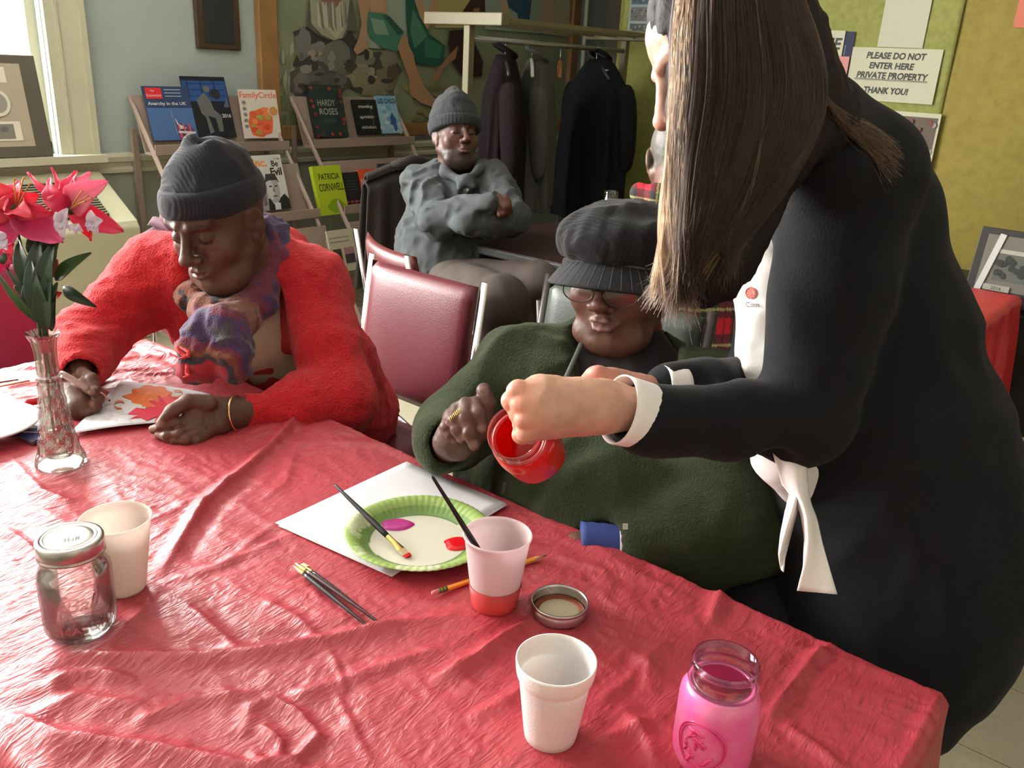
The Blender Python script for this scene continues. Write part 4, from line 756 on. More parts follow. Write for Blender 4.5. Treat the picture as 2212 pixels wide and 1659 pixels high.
# ------------------------------------------------------------------ vase and flowers
VX, VY = .536, 1.388; M = Tr(VX, VY)
def vrad(q, z):
    if z < .022: return 1+.035*abs(math.sin(q*7))
    if z < .150: return 1+.045*math.sin(q*6)*math.sin(z*260)+.03*abs(math.sin(q*12+z*190))
    if z > .160: return 1+.05*math.cos(q*8)
    return 1
t = thing('bud_vase', 'pressed crystal bud vase holding the pink flowers', 'vase', (VX, VY, T))
vp = [(0, 0), (.034, 0), (.0385, .002), (.0385, .008), (.0345, .020), (.0325, .024), (.0305, .035), (.028, .05), (.0245, .075), (.0215, .10), (.0192, .125), (.0178, .150), (.0205, .153), (.0205, .157), (.0170, .160), (.0165, .180), (.0170, .200), (.0195, .218), (.0235, .226), (.0250, .230), (.0225, .2305)]
vz = []
for (r0, z0), (r1, z1) in zip(vp, vp[1:]):
    n = max(1, int(abs(z1-z0)/.004)); vz += [(r0+(r1-r0)*i/n, z0+(z1-z0)*i/n) for i in range(n)]
MB().lathe(vz+[(.0165, .222), (.0135, .20), (.013, .15), (.017, .09), (.022, .04), (.020, .016), (0, .014)], 72, M, rad=vrad).build('cut_glass', m_crys, t, smooth=False)
MB().lathe([(0, .0145), (.0195, .016), (.0215, .04), (.0195, .062), (0, .062)], 40, M).build('water', m_clear, t, smooth=True)
FD = 1.36
F3 = lambda x, y, dd=0: at(x, y, FD+dd)
t = thing('flower_bouquet', 'artificial bouquet of pink lilies with white blossoms in the vase', 'flowers', (VX, VY, T+.03))
m_stem = mat('stem_green', lin((56, 76, 44)), .5); m_leaf = mat('leaf_green', lin((66, 92, 44)), .45, tr=.3, var=.4, vscale=30); m_leafd = mat('leaf_dark', lin((48, 66, 46)), .5, tr=.15, var=.4, vscale=30)
m_petal = mat('petal_pink', lin((226, 58, 112)), .55, tr=.45, var=.55, vscale=26, vcol=lin((232, 96, 108))); m_petal2 = mat('petal_coral', lin((232, 74, 92)), .55, tr=.45, var=.5, vscale=22, vcol=lin((226, 60, 120))); m_pale = mat('petal_pale', lin((240, 150, 176)), .55, tr=.5, var=.5, vscale=20, vcol=lin((236, 90, 130))); m_mauve = mat('petal_mauve', lin((206, 62, 118)), .6, tr=.35)
m_wf = mat('blossom_white', lin((232, 222, 230)), .6, tr=.4, var=.4, vscale=60, vcol=lin((190, 160, 210)))
VD = -CF
def petal(parent, b, tip, w, m, bend=.02, cup=.25, side=None, name='petal', nose=.55, ruf=.0, twist=0):
    b, tip = np.array(b), np.array(tip); ax = tip-b; L = np.linalg.norm(ax); ax /= L; n = VD-ax*(VD@ax); n /= np.linalg.norm(n); s_ = np.cross(ax, n)
    if twist: n, s_ = n*math.cos(twist)+s_*math.sin(twist), s_*math.cos(twist)-n*math.sin(twist)
    def f(u, v):
        x = (u-.5)*2; pr = (math.sin(math.pi*min(1, (v**nose)*.97))**.8)*(1-.12*v) if v > 0 else .10
        pr = max(pr, .12*(1-v)); ww = w*pr; return tuple(b+ax*L*v+s_*ww*x+n*(bend*math.sin(v*math.pi)+cup*ww*(x*x)+ruf*math.sin(v*17+x*3)*abs(x)-.15*w*math.exp(-(x*5)**2)*v))
    return MB().grid(f, 11, 13).build(name, m, parent, smooth=True, solid=.0006)
def stem(a, c, b, r=.0022, parent=None):
    a, b, c = map(np.array, (a, b, c)); P = [a*(1-v)**2+2*c*v*(1-v)+b*v*v for v in np.linspace(0, 1, 14)]; MB().tube(P, r, 8).build('stem', m_stem, parent or t, smooth=True)
neck = np.array((VX, VY, T+.225)); low = np.array((VX, VY, T+.035))
for (x, y), dd, o in (((140, 470), 0, .004), ((30, 470), .01, -.004), ((95, 560), .02, .002), ((132, 470), .03, .007)):
    top = F3(x, y, dd); nk = neck+CR*o; stem(low+CR*o*1.5, low*.4+nk*.6, nk, .0024); stem(nk, nk+(0, 0, .06), top, .0024)
# each bloom: part 'lily' (its petals are sub-parts)
def lily(c, petals, stamens):
    e = MB().tube([F3(c[0], c[1], .012), F3(c[0], c[1], -.004)], [.006, .009], 10).build('lily', m_stem, t, smooth=True)
    for (x, y, dd, w, m, bend) in petals: petal(e, F3(c[0], c[1], 0), F3(x, y, dd), w, m, bend, ruf=.002, twist=((x*7+y) % 10-5)*.07)
    if stamens:
        for x, y in stamens: MB().tube([F3(c[0], c[1], -.01), F3((c[0]+x)/2, (c[1]+y)/2-3, -.03), F3(x, y, -.035), F3(x+3, y-2, -.035)], [.0012, .001, .001, .0024], 6).build('stamen', mat('stamen_ochre', lin((196, 140, 70)), .7), e, smooth=True)
lily((152, 452), [(232, 392, -.01, .026, m_pale, .016), (196, 372, .02, .017, m_pale, .01), (266, 500, -.015, .021, m_petal, -.012), (166, 370, .02, .018, m_petal, .012), (150, 440, .02, .022, m_petal2, .0), (108, 384, .0, .020, m_petal, .018), (60, 372, .01, .008, m_petal, .01), (92, 432, -.02, .018, m_petal, .016), (112, 362, .03, .007, m_petal, .0), (198, 520, .01, .012, m_petal2, -.01)], [(188, 424), (176, 414), (196, 430), (182, 436)])
lily((36, 452), [(-20, 396, 0, .022, m_petal2, .012), (46, 392, .02, .020, m_petal2, .016), (84, 420, 0, .020, m_petal2, .014), (134, 522, -.04, .030, m_mauve, -.014), (-30, 500, -.02, .026, m_mauve, -.012), (10, 536, -.02, .018, m_mauve, -.01), (-60, 440, 0, .024, m_petal2, .01), (118, 462, -.01, .016, m_petal, .012), (20, 420, -.03, .018, m_petal2, .02), (70, 470, -.04, .02, m_petal2, .012)], [(30, 388), (50, 386), (64, 398)])
lily((12, 560), [(28, 520, 0, .012, m_petal, .004), (34, 566, 0, .010, m_petal, .004), (0, 590, 0, .010, m_mauve, .0), (-14, 540, 0, .012, m_wf, 0)], None)
for (c, ps) in (((134, 480), [(146, 450, .010), (120, 458, .008), (150, 492, .010), (138, 516, .008), (122, 500, .008)]), ((203, 482), [(196, 454, .009), (222, 476, .011), (212, 506, .009), (184, 488, .007), (190, 500, .006)]), ((8, 520), [(-6, 500, .012), (16, 540, .009), (-4, 540, .012)]), ((165, 488), [(150, 498, .006), (180, 500, .006), (166, 506, .005)])):
    e = MB().tube([F3(c[0], c[1], -.02), F3(c[0], c[1], -.034)], [.002, .004], 8).build('small_blossom', mat('blossom_heart', lin((190, 180, 90)), .6), t, smooth=True)
    for x, y, w in ps: petal(e, F3(c[0], c[1], -.034), F3(x, y, -.036), w, m_wf, .004)
for a_, b_, w, m, bend, dd in (((120, 606), (197, 546), .011, m_leaf, .012, 0), ((136, 620), (208, 663), .010, m_leafd, .012, 0), ((88, 700), (-6, 588), .007, m_leaf, .01, -.02), ((84, 660), (14, 577), .006, m_leafd, .008, 0), ((90, 650), (30, 618), .011, m_leafd, .0, -.01), ((96, 640), (40, 520), .016, m_leafd, .02, .0), ((100, 660), (86, 514), .018, m_leafd, .02, -.01), ((104, 680), (118, 520), .017, m_leafd, .02, -.02), ((108, 700), (66, 560), .016, m_leafd, .016, -.03), ((100, 715), (112, 580), .016, m_leafd, .016, -.03), ((112, 715), (124, 610), .012, m_leafd, .014, -.02), ((92, 700), (60, 600), .014, m_leafd, .014, -.01), ((104, 560), (70, 500), .018, m_leafd, .01, .01), ((110, 570), (124, 505), .014, m_leafd, .01, .01)):
    petal(t, F3(*a_, dd), F3(*b_, dd), w, m, bend, cup=.35, name='leaf', nose=.7)
petal(t, F3(118, 640, .02), F3(134, 632, .02), .006, mat('red_paint'), .002, name='petal'); petal(t, F3(118, 600, .02), F3(124, 560, .02), .008, mat('bud_brown', lin((140, 60, 50)), .6), .002, name='bud')
# ------------------------------------------------------------------ left woman's drawing, markers, things at the left
t, c = sheetpoly('coloring_page', 'white page with orange and red leaf drawing under the red-sleeved hands', [(262, 823), (460, 852), (365, 912), (148, 938)], T+.006, m_wp2, lift=lambda u, v: .004*math.sin(u*3.1))
c = [np.array((q[0], q[1], T+.0078)) for q in c]; ex = c[1]-c[0]; ey = c[3]-c[0]; o = c[0]
p = Print(frame((0, 0, T+.0100), (1, 0, 0), z=(0, 0, 1)), .0002); PZ_ = lambda L: [tuple(atz(x, y, T+.0100)[:2]) for x, y in L]
Zq = lambda L: [(x/3.16, 400+y/3.16) for x, y in L]
def curl(cx, cy, r0, turns, w, col, s=1, ph=0):
    pts = []; 
    for k in range(26): q = ph+s*turns*6.28*k/25; r = r0*(1-.75*k/25); pts.append((cx+r*math.cos(q)*1.6, cy+r*math.sin(q)*.8))
    for (a0, b0), (a1, b1) in zip(pts, pts[1:]): p.poly(PZ_([(a0, b0), (a0, b0+w), (a1, b1+w), (a1, b1)]), lin(col))
OR, RD, R2 = (214, 112, 56), (206, 48, 72), (222, 84, 90)
leafy = []
for k in range(40): q = k/40*6.283; r = 1+.22*abs(math.sin(q*4.5))-.12*math.cos(q*2); leafy.append((1030+140*r*math.cos(q), 1440+58*r*math.sin(q)))
p.poly(PZ_(Zq(leafy)), lin(OR)); p.poly(PZ_(Zq([(830, 1440), (900, 1420), (960, 1450), (900, 1470)])), lin(OR))
for k in range(8): p.ell(*PZ_(Zq([(960+rs.random()*150, 1410+rs.random()*60)]))[0], .006, .004, lin((230, 140, 84)), 8, jit=.5)
leafy = []
for k in range(48): q = k/48*6.283; r = 1+.30*(1 if k % 4 < 2 else -.5); leafy.append((1150+120*r*math.cos(q), 1530+78*r*math.sin(q)))
p.poly(PZ_(Zq(leafy)), lin(RD)); p.poly(PZ_(Zq([(870, 1565), (930, 1520), (1000, 1530), (1080, 1520), (1140, 1560), (1060, 1585), (1000, 1610), (960, 1590), (880, 1600), (930, 1575)])), lin(RD)); p.poly(PZ_(Zq([(1100, 1450), (1240, 1440), (1290, 1480), (1180, 1540)])), lin(R2))
for k in range(8): x = 1000+rs.random()*240; y = 1460+rs.random()*110; p.poly(PZ_(Zq([(x, y), (x+40, y-14), (x+44, y-10), (x+6, y+6)])), lin(R2))
curl(262, 872, 13, .8, 3.2, OR, 1, 1.5); curl(382, 850, 12, .9, 3, OR, -1, 2.5)
for k in range(24): x, y = 640+rs.random()*330, 1500+rs.random()*130; p.poly(PZ_(Zq([(x, y), (x+30, y+rs.random()*20-10), (x+30, y+2+rs.random()*4), (x, y+3)])), lin((176, 178, 184)))
p.build('drawing', t)
def marker(label, tip, tail, cap_=False, r=.0058):
    tip, tail = np.array(tip), np.array(tail); d = tail-tip; L = np.linalg.norm(d); d /= L; P = lambda s: tip+d*s; t = thing('marker', label, 'marker', tip); mw = mat('marker_white', lin((226, 218, 212)), .3); mr_ = mat('marker_red', lin((190, 30, 34)), .3)
    if cap_: MB().tube([P(0), P(.003), P(.05)], [r*.6, r, r*1.05], 14).build('cap', mr_, t, smooth=True); MB().tube([P(.05), P(L)], r*.9, 14).build('barrel', mw, t, smooth=True); return t
    MB().tube([P(0), P(.004), P(.009)], [.001, .003, .0032], 10).build('nib', mat('nib_red', lin((120, 10, 24)), .6), t, smooth=True)
    MB().tube([P(.008), P(.010), P(.024), P(.025)], [.0038, .0044, .0046, r], 14).build('nib_holder', mat('marker_pink', lin((226, 180, 180)), .3), t, smooth=True)
    MB().tube([P(.024), P(.038)], [r*1.08, r*1.08], 16).build('collar', mw, t, smooth=True); MB().tube([P(.038), P(L-.006), P(L)], [r, r, r*.8], 16).build('barrel', mw, t, smooth=True)
    for s_ in (.042, .046): MB().tube([P(s_), P(s_+.0018)], r*1.03, 16).build('stripe', mr_, t, smooth=True)
    return t
t_m = marker('white and red marker held in the hand of the woman in red', atz(238, 866, T+.012), at(132, 806, 1.54))
marker('red cap and white barrel of a marker lying behind the vase', atz(54, 870, T+.008), atz(160, 852, T+.008), True, .0075)
t = thing('craft_stick', 'slim wooden stick lying at the table\'s left edge', 'stick', atz(0, 830, T)); MB().tube([atz(-20, 838, T+.006), atz(64, 822, T+.008)], [.004, .003], 8, flat=.5).build('stick', mat('stick_wood', lin((176, 128, 84)), .6), t, smooth=True)
t = thing('craft_stick', 'darker thin stick beside the wooden stick at the left edge', 'stick', atz(0, 824, T)); MB().tube([atz(-20, 829, T+.005), atz(40, 820, T+.006)], [.002, .0015], 8).build('stick', mat('stick_dark', lin((96, 60, 44)), .6), t, smooth=True)
# white foam plate and the dark and blue booklets beneath it
t = thing('blue_folder', 'dark blue patterned folder under the white plate at the left', 'folder', atz(60, 930, T)); c = [atz(x, y, T+.004) for x, y in [(95, 893), (140, 925), (70, 958), (5, 920)]]
MB().prism([tuple(q[:2]) for q in c], .006, Matrix.Translation((0, 0, T+.001))).build('cover', mat('folder_grey', lin((92, 94, 104)), .4), t)
c2 = [atz(x, y, T+.010) for x, y in [(50, 927), (88, 920), (92, 948), (60, 946), (28, 936)]]; MB().prism([tuple(q[:2]) for q in c2], .0006, Matrix.Translation((0, 0, T+.0072))).build('blue_panel', mat('folder_blue', lin((50, 62, 112)), .4), t)
for a_, b_ in (((70, 919), (92, 926)), ((50, 933), (90, 934))): MB().tube([atz(*a_, T+.009), atz(*b_, T+.009)], .0016, 6, flat=.4).build('white_line', mat('marker_white'), t)
t = thing('foam_plate', 'white foam plate cut off by the photo\'s left edge', 'plate', atz(10, 930, T)); cp = atz(-40, 926, T+.01); MP = Matrix.Translation((cp[0], cp[1], T+.010))
MB().lathe([(0, 0), (.062, 0), (.070, .004), (.094, .012), (.0955, .013), (.0945, .0155), (.070, .008), (.062, .003), (0, .003)], 72, MP).build('plate_dish', mat('foam_bright', lin((232, 232, 232)), .5), t, smooth=True)
# ================================================================== CHAIRS
m_mar = mat('maroon_vinyl', lin((98, 36, 46)), .38, spec=.5, bump=.25, bscale=260, coat=.08); m_chr = mat('chrome', (.75, .75, .77), .12, 1)
def pad(name, w, h, th, m, M, parent, puff=.6, curve=0):
    """cushion: w along local x, h along local y, thickness along z"""
    n1, n2 = 20, 18
    def f(s):
        def g(u, v):
            x, y = (u-.5)*2, (v-.5)*2; e = (1-abs(x)**5)**.5*(1-abs(y)**5)**.5; sx = math.copysign(abs(x)**.85, x); return tuple(M @ Vector((x*w/2, y*h/2, s*th/2*(.35+.65*e)*(1 if e > .02 else .0)+curve*x*x)))
        return g
    mb = MB(); mb.grid(f(1), n1, n2); mb.grid(f(-1), n1, n2); bm = bmesh.new(); me = mb.mesh(name); bm.from_mesh(me); bmesh.ops.remove_doubles(bm, verts=bm.verts, dist=1e-5); bmesh.ops.recalc_face_normals(bm, faces=bm.faces); bm.to_mesh(me); bm.free()
    return link(name, me, m, parent, True)
def chair(label, x, y, ang, m_v, m_f=None, name='padded_chair', group='padded stacking chairs', wide=.41, bh=.37, top=.88, curve=0):
    m_f = m_f or m_chr; t = thing(name, label, 'chair', (x, y, 0), group); R_ = Matrix.Translation((x, y, 0)) @ Matrix.Rotation(ang, 4, 'Z'); V = lambda *q: R_ @ Vector(q); hw = wide/2+.012
    lean = .16; zt = top; zb = top-bh-.005; bx = lambda z: -.20-(z-.45)*lean
    bM = R_ @ frame(((bx(zt-.01)+bx(zb))/2+.006, 0, (zt+zb)/2-.004), (0, 1, 0), z=(1, 0, lean)); pad('backrest', wide, bh, .045, m_v, bM, t, curve=curve)
    pad('seat', wide, .40, .06, m_v, R_ @ frame((.02, 0, .445), (0, 1, 0), z=(0, 0, 1)), t)
    for s in (-1, 1):
        MB().tube([V(bx(zt+.005), s*hw, zt+.005), V(bx(.5), s*hw, .5), V(-.205, s*hw, .40), V(-.23, s*hw, .2), V(-.27, s*hw, .01)], [.013]*5, 10, flat=.55, up=(V(1, 0, 0)-V(0, 0, 0))[:]).build('back_upright', m_f, t, smooth=True)
        MB().tube([V(.20, s*(hw-.01), .42), V(.215, s*(hw-.01), .2), V(.235, s*(hw-.01), .01)], .011, 10).build('front_leg', m_f, t, smooth=True)
        MB().tube([V(-.21, s*(hw-.005), .405), V(.205, s*(hw-.005), .415)], .010, 8).build('seat_rail', m_f, t, smooth=True)
        for xx in (-.27, .235): MB().tube([V(xx, s*(hw-.005), .012), V(xx, s*(hw-.005), 0)], .014, 10).build('foot_cap', mat('rubber', (.02, .02, .02), .6), t)
    MB().tube([V(-.215, -hw, .28), V(-.215, hw, .28)], .008, 8).build('stretcher', m_f, t, smooth=True); MB().tube([V(.18, -hw+.01, .405), V(.18, hw-.01, .405)], .008, 8).build('stretcher', m_f, t, smooth=True)
    MB().box((-.028, -wide/2-.01, zb+.03), (-.020, wide/2+.01, zb+.05), R_ @ Matrix.Translation((bx(zb+.04), 0, 0))).build('back_plate', m_f, t)
    return t
chair('empty maroon vinyl chair with chrome frame between the two seated women', 1.37, 1.640, math.pi, m_mar)
chair('maroon vinyl chair seen side on behind the empty one', 2.06, 1.92, -.36, mat('maroon_rust', lin((92, 34, 34)), .4, spec=.5, bump=.2, bscale=260), top=.87, curve=.03)
chair('maroon vinyl chair shining at the far end of the long table', .735, 2.165, -math.pi/2, mat('maroon_plum', lin((132, 44, 76)), .28, spec=.6, bump=.2, bscale=260, coat=.3), top=.87)
chair('maroon vinyl chair further back at the left edge', .60, 2.86, -math.pi/2, mat('maroon_plum'), top=.88)
chair('chair behind the woman in red with a maroon jacket over it', 1.22, 2.54, math.pi, m_mar, top=.86)
m_gv = mat('grey_green_vinyl', lin((62, 70, 64)), .4, spec=.4, bump=.2, bscale=260); m_dkf = mat('dark_frame', lin((52, 46, 44)), .3, .5)
chair('grey green vinyl chair with dark frame under the woman in green', 1.46, 1.055, math.pi, m_gv, m_dkf, top=.915, wide=.44, bh=.36)
chair('dark padded chair of the man in the grey shirt', 2.98, 2.80, -math.pi/2-.35, mat('black_vinyl', lin((40, 34, 34)), .4), top=.86)
chair('dark chair of the man in the plaid shirt', 2.13, 1.21, .1, mat('black_vinyl'), m_dkf, top=.80)
chair('rounded tan chair at the right edge by the small red table', 2.13, .235, .1, mat('tan_fabric', lin((112, 96, 74)), .85, bump=.3, bscale=300), top=.78, bh=.28)
def drape(name, label, x, y, ang, top, w, hf, m, seed=0, hb=.36, cat='jacket'):
    t = thing(name, label, cat, (x, y, top)); R_ = Matrix.Translation((x, y, 0)) @ Matrix.Rotation(ang, 4, 'Z')
    def f(u, v):
        s = (v-.38)/.62 if v > .38 else (v-.38)/.38; yy = (u-.5)*w*(1+.12*abs(s)); o = .034; fo = .014*math.sin(u*23+seed)+.010*math.sin(u*41+seed*3)
        if s < 0: X, Z = o+fo*abs(s)+.03*abs(s), top+.018-(-s)**1.3*.0-abs(s)*hf
        else: X, Z = -o-(fo+.05)*s, top+.018-s*hb
        cv = .016*max(0, 1-abs(s)*9); return tuple(R_ @ Vector((X*(1 if abs(s) > .08 else s/.08 if s else 0)*(-1 if s > 0 and abs(s) <= .08 else 1), yy, Z+cv-.03*abs(u-.5)**2*4+.012*math.sin(u*9+seed))))
    MB().grid(f, 40, 40).build('jacket_body', m, t, smooth=True, solid=.008); MB().tube([tuple(R_ @ Vector((.0+.03*math.sin(k*.8), (k-3)*.045, top+.035+.012*math.sin(k*1.3+seed)))) for k in range(7)], [.014, .022, .026, .024, .026, .022, .014], 12).build('collar', m, t, smooth=True); return t
drape('maroon_jacket', 'plum jacket hung over a chair back behind the woman in red', 1.465, 2.54, math.pi, .862, .42, .3, mat('plum_cloth', lin((74, 36, 50)), .85, bump=.2, bscale=200), 2)
drape('dark_jacket', 'dark brown jacket over the chair back beside the man in grey', 2.89, 2.95, -math.pi/2-.35, .93, .52, .45, mat('brown_black_cloth', lin((32, 26, 23)), .9, bump=.3, bscale=150), 5, hb=.55)
# ================================================================== SECOND TABLE
t = thing('dark_table', 'dark maroon topped table where the two men sit', 'table', (3.0, 1.9, 0)); m_t2 = mat('maroon_laminate', lin((44, 25, 27)), .4, bump=.05, bscale=200)
MB().box((2.50, 1.45, .722), (3.55, 2.36, .746)).build('tabletop', m_t2, t, bevel=.004); MB().box((2.494, 1.444, .712), (3.556, 2.366, .744)).build('edge_band', mat('black_edge', lin((34, 33, 33)), .55), t, bevel=.006)
for x, y in ((2.62, 1.6), (2.62, 2.2), (3.44, 1.6), (3.44, 2.2)): MB().tube([(x, y, .715), (x, y, .0)], .018, 10).build('leg', mat('black_leg', (.02, .02, .02), .4), t, smooth=True)
t = thing('smartphone', 'black phone lying at the corner of the dark table', 'phone', atz(1035, 508, .75)); c = [atz(x, y, .75) for x, y in [(1000, 504), (1034, 496), (1076, 512), (1042, 518)]]
MB().prism([tuple(q[:2]) for q in c], .010, Matrix.Translation((0, 0, .7465))).build('phone_body', mat('phone_black', (.01, .01, .012), .12), t, bevel=.002)
MB().tube([atz(1001, 505, .753), atz(1042, 518, .753)], .0025, 6).build('metal_edge', m_chr, t)
t = thing('paper_napkin', 'folded white paper napkin on the dark table', 'napkin', atz(1085, 500, .75)); c = [atz(x, y, .75) for x, y in [(1042, 496), (1085, 488), (1130, 500), (1087, 513)]]
for k, s_ in enumerate((1, .97)): MB().prism([tuple((q*s_+(c[0]+c[2])/2*(1-s_))[:2]) for q in c], .003, Matrix.Translation((0, 0, .7465+.0035*k))).build('napkin_layer', mat('napkin_white', lin((214, 212, 196)), .8), t)
jp = atz(1315, 470, .75); M = Tr(jp[0], jp[1], .747) @ Matrix.Scale(1.02, 4); t = mason_jar('glass_jar', 'clear glass jar with a white paper band on the dark table', M)
MB().lathe([(.0412, .025), (.0414, .082), (.0410, .082), (.0408, .025)], 48, M, rad=sq, close=True).build('paper_band', mat('band_white', lin((190, 196, 190)), .6), t, smooth=True)
# ================================================================== RED TABLE AT THE RIGHT
t = thing('small_table', 'small table under the red cloth at the right edge', 'table', (2.9, .9, 0)); MB().box((2.81, .48, .715), (3.40, 1.145, .742)).build('tabletop', mat('table_board'), t)
for x, y in ((2.88, .58), (2.88, 1.05), (3.3, .58), (3.3, 1.05)): MB().tube([(x, y, .715), (x, y, 0)], .014, 10).build('leg', mat('steel_leg'), t, smooth=True)
tablecloth('red_tablecloth', 'smooth red cloth on the small table at the right edge', 2.80, 3.405, .475, 1.15, cloth_mat('red_plastic_bright', lin((196, 44, 50)), .4, .2), .42, .02, lambda X, Y: .002*vnoise(X*7, Y*7, X*0), zt=.748)
t = thing('low_cabinet', 'dark low cabinet behind the small red table', 'cabinet', (3.75, .5, 0)); MB().box((3.52, -.3, 0), (3.98, 1.3, .68)).build('carcass', mat('cabinet_black', lin((36, 34, 32)), .5), t, bevel=.006); MB().box((3.50, -.32, .68), (4.0, 1.32, .703)).build('top', mat('cabinet_black'), t, bevel=.004)
for k in range(3): d_ = MB().box((3.50, -.27+.52*k, .05), (3.52, .22+.52*k, .66)).build('door', mat('cabinet_black'), t, bevel=.003); MB().box((3.488, .18+.52*k, .34), (3.5, .195+.52*k, .46)).build('handle', m_chr, d_)
t = thing('photo_board', 'black framed board of photographs standing behind the red table', 'board', (3.6, .4, .703)); bM = frame((3.60, .66, .704), (0, -1, 0), z=(-.97, 0, .22))
MB().box((-.03, 0, -.02), (.95, .24, -.004), bM).build('frame', mat('board_black', lin((40, 38, 36)), .5), t, bevel=.003); MB().box((0, .012, -.006), (.93, .215, .0), bM).build('mount', mat('board_grey', lin((104, 100, 92)), .6), t)
MB().box((.0, .0, .0), (.022, .225, .006), bM @ Matrix.Rotation(-.18, 4, 'Z')).build('white_strip', mat('label_white'), t)
p = Print(bM, .0012); p.rect(.05, .05, .16, .15, lin((84, 86, 80))).rect(.05, .15, .16, .165, lin((160, 158, 146)))
for k in range(14): p.ell(.06+.09*rs.random(), .07+.07*rs.random(), .014, .012, lin((40, 42, 40)), 8, jit=.5)
p.rect(.03, .01, .12, .032, lin((150, 148, 138))); p.text('2016', .075, .014, .018, K)
for k in range(26): p.ell(.18+.6*rs.random(), .03+.07*rs.random(), .018, .022, lin(rs.choice([(90, 40, 56), (150, 120, 112), (80, 60, 66), (120, 44, 60)])), 9, jit=.5)
p.build('photographs', t)
# ================================================================== PEOPLE
def basis(f, up):
    f = Vector(f).normalized(); r = f.cross(Vector(up)).normalized(); u = r.cross(f); return r, f, u      # local x = right hand side, y = forward, z = up
def skin_mat(name, rough=.5, b=.35): return mat(name, attr=True, rough=rough, spec=.45, sss=.08, bump=b, bscale=160, bdist=.0015, var=.25, vscale=60)
def head(c, f, up, scale=1.0, fat=0.0, male=False, old=0.0, beard=False, neck=1.0, nz=1.0, v=.0024, wide=1.0, col=(.2, .1, .06), lip=(.3, .12, .1), hairmask=None, jowl=0, mouth_open=0):
    """returns (V, Q, C) in world coordinates; local frame x right, y forward, z up, metres"""
    s = SDF((-.10, -.125, -.17), (.10, .15, .135), v)
    s.ell((0, -.018, .035), (.074, .096, .088), 0).ell((0, .02, -.01), (.066, .064, .09), .02).ell((0, .035, -.072), (.050+fat*.3, .046, .045), .025)
    s.ell((0, .074, -.102), (.020, .016, .017), .02).ell((0, .066, .052), (.055, .026, .04), .025)
    s.ell((0, .055, -.060), (.037, .0405, .037), .02).ell((0, .048, -.015), (.044, .041, .046), .02)
    for x in (-1, 1):
        s.cap((x*.060, -.008, -.045), (x*.024, .062, -.102), .016+fat*.4, .013+fat*.3, .025)
        s.ell((x*(.040+fat*.2), .060-fat*.2, -.028), (.024+fat*.35, .022, .024+fat*.3), .022)
        s.cap((x*.014, .093, .030), (x*.045, .080, .033), .0075, .006, .012)
        s.ell((x*.033, .101, .008), (.021, .017, .014), .010, 'sub')
        s.ell((x*.0315, .0765, .006), (.0155, .0135, .0125), .003)                  # lowered lid over the eyeball
        s.cap((x*.020, .0900, -.0005), (x*.0445, .0845, .0005), .0018, .0012, .003)     # lash line
        s.cap((x*.019, .086, -.013), (x*.046, .078, -.012), .0035*(.5+old), .003, .006)   # bag under eye
        s.ell((x*.0135, .103, -.0315), (.0095+.003*old, .0105, .0085), .006).ell((x*.0075, .112, -.0400), (.0042, .006, .003), .002, 'sub')
        s.ell((x*.076, -.012, -.004), (.010, .021, .032), .006, R=Matrix.Rotation(-x*.35, 3, 'Z')).ell((x*.087, -.008, .002), (.006, .012, .019), .004, 'sub', R=Matrix.Rotation(-x*.35, 3, 'Z')).ell((x*.076, .0, -.032), (.006, .008, .010), .005)
        if old or fat: s.cap((x*.026, .097, -.034), (x*.040, .082, -.066), .0022, .0018, .005, 'sub')
        if jowl: s.ell((x*.044, .048, -.092), (.022, .026, .022), .02)
    s.ell((0, .090, -.046), (.013, .013, .014), .008)
    s.cap((0, .090, .024), (0, .112, -.020), .0075, .0105, .010).ell((0, .1155, -.026), (.0125+.002*old, .0115, .0105), .006)
    for x in (-1, 1):
        s.chain([(0, .1025, -.0560), (x*.008, .1015, -.0545), (x*.024, .088, -.0600)], [.0052, .0056, .0022], .004)
        s.chain([(0, .1010, -.0680-mouth_open), (x*.010, .0985, -.0672-mouth_open), (x*.023, .0875, -.0615)], [.0068, .0062, .0022], .004)
    s.chain([(-.0235, .0930, -.0612), (0, .108, -.0615-mouth_open*.5), (.0235, .0930, -.0612)], [.0012, .0016+mouth_open*.4, .0012], .002, 'sub')
    s.ell((0, .098, -.083), (.016, .008, .006), .008, 'sub')
    if old:
        for z in (.060, .068, .076): s.chain([(-.035, .087-(z-.05)*.3, z), (0, .0945-(z-.05)*.3, z+.002), (.035, .087-(z-.05)*.3, z)], .0010, .002, 'sub')
    s.chain([(0, -.035, -.02), (0, -.030, -.10*nz), (0, -.036, -.17*nz)], [(.050+fat*.4)*neck, (.050+fat*.6)*neck, (.054+fat*.8)*neck], .025)
    if fat: s.ell((0, .030, -.115), (.040, .042, .025), .03)
    s.disp(lambda X, Y, Z: .0007*vnoise(X*90, Y*90, Z*90)+.0012*vnoise(X*30, Y*30, Z*30)*(.4+old))
    V, Q = s.arrays(); V = relax(V, Q, 2, .5); X, Y, Z = V.T
    C = np.tile(np.array(col), (len(V), 1)); n = vnoise(X*40, Y*40, Z*40)[:, None]
    C = C*(1+.18*n)
    lm = np.exp(-((Z+.0615+mouth_open*.5)/(.0095+mouth_open))**4)*np.exp(-(X/.023)**4)*(Y > .086); C = C*(1-lm[:, None]*.85)+np.array(lip)*lm[:, None]*.85
    warm = np.exp(-((np.abs(X)-.045)/.02)**2-((Z+.03)/.025)**2)*(Y > .03)+.7*np.exp(-(X/.016)**2-((Z+.028)/.014)**2)*(Y > .09); C *= 1+warm[:, None]*np.array((.22, .02, -.02))
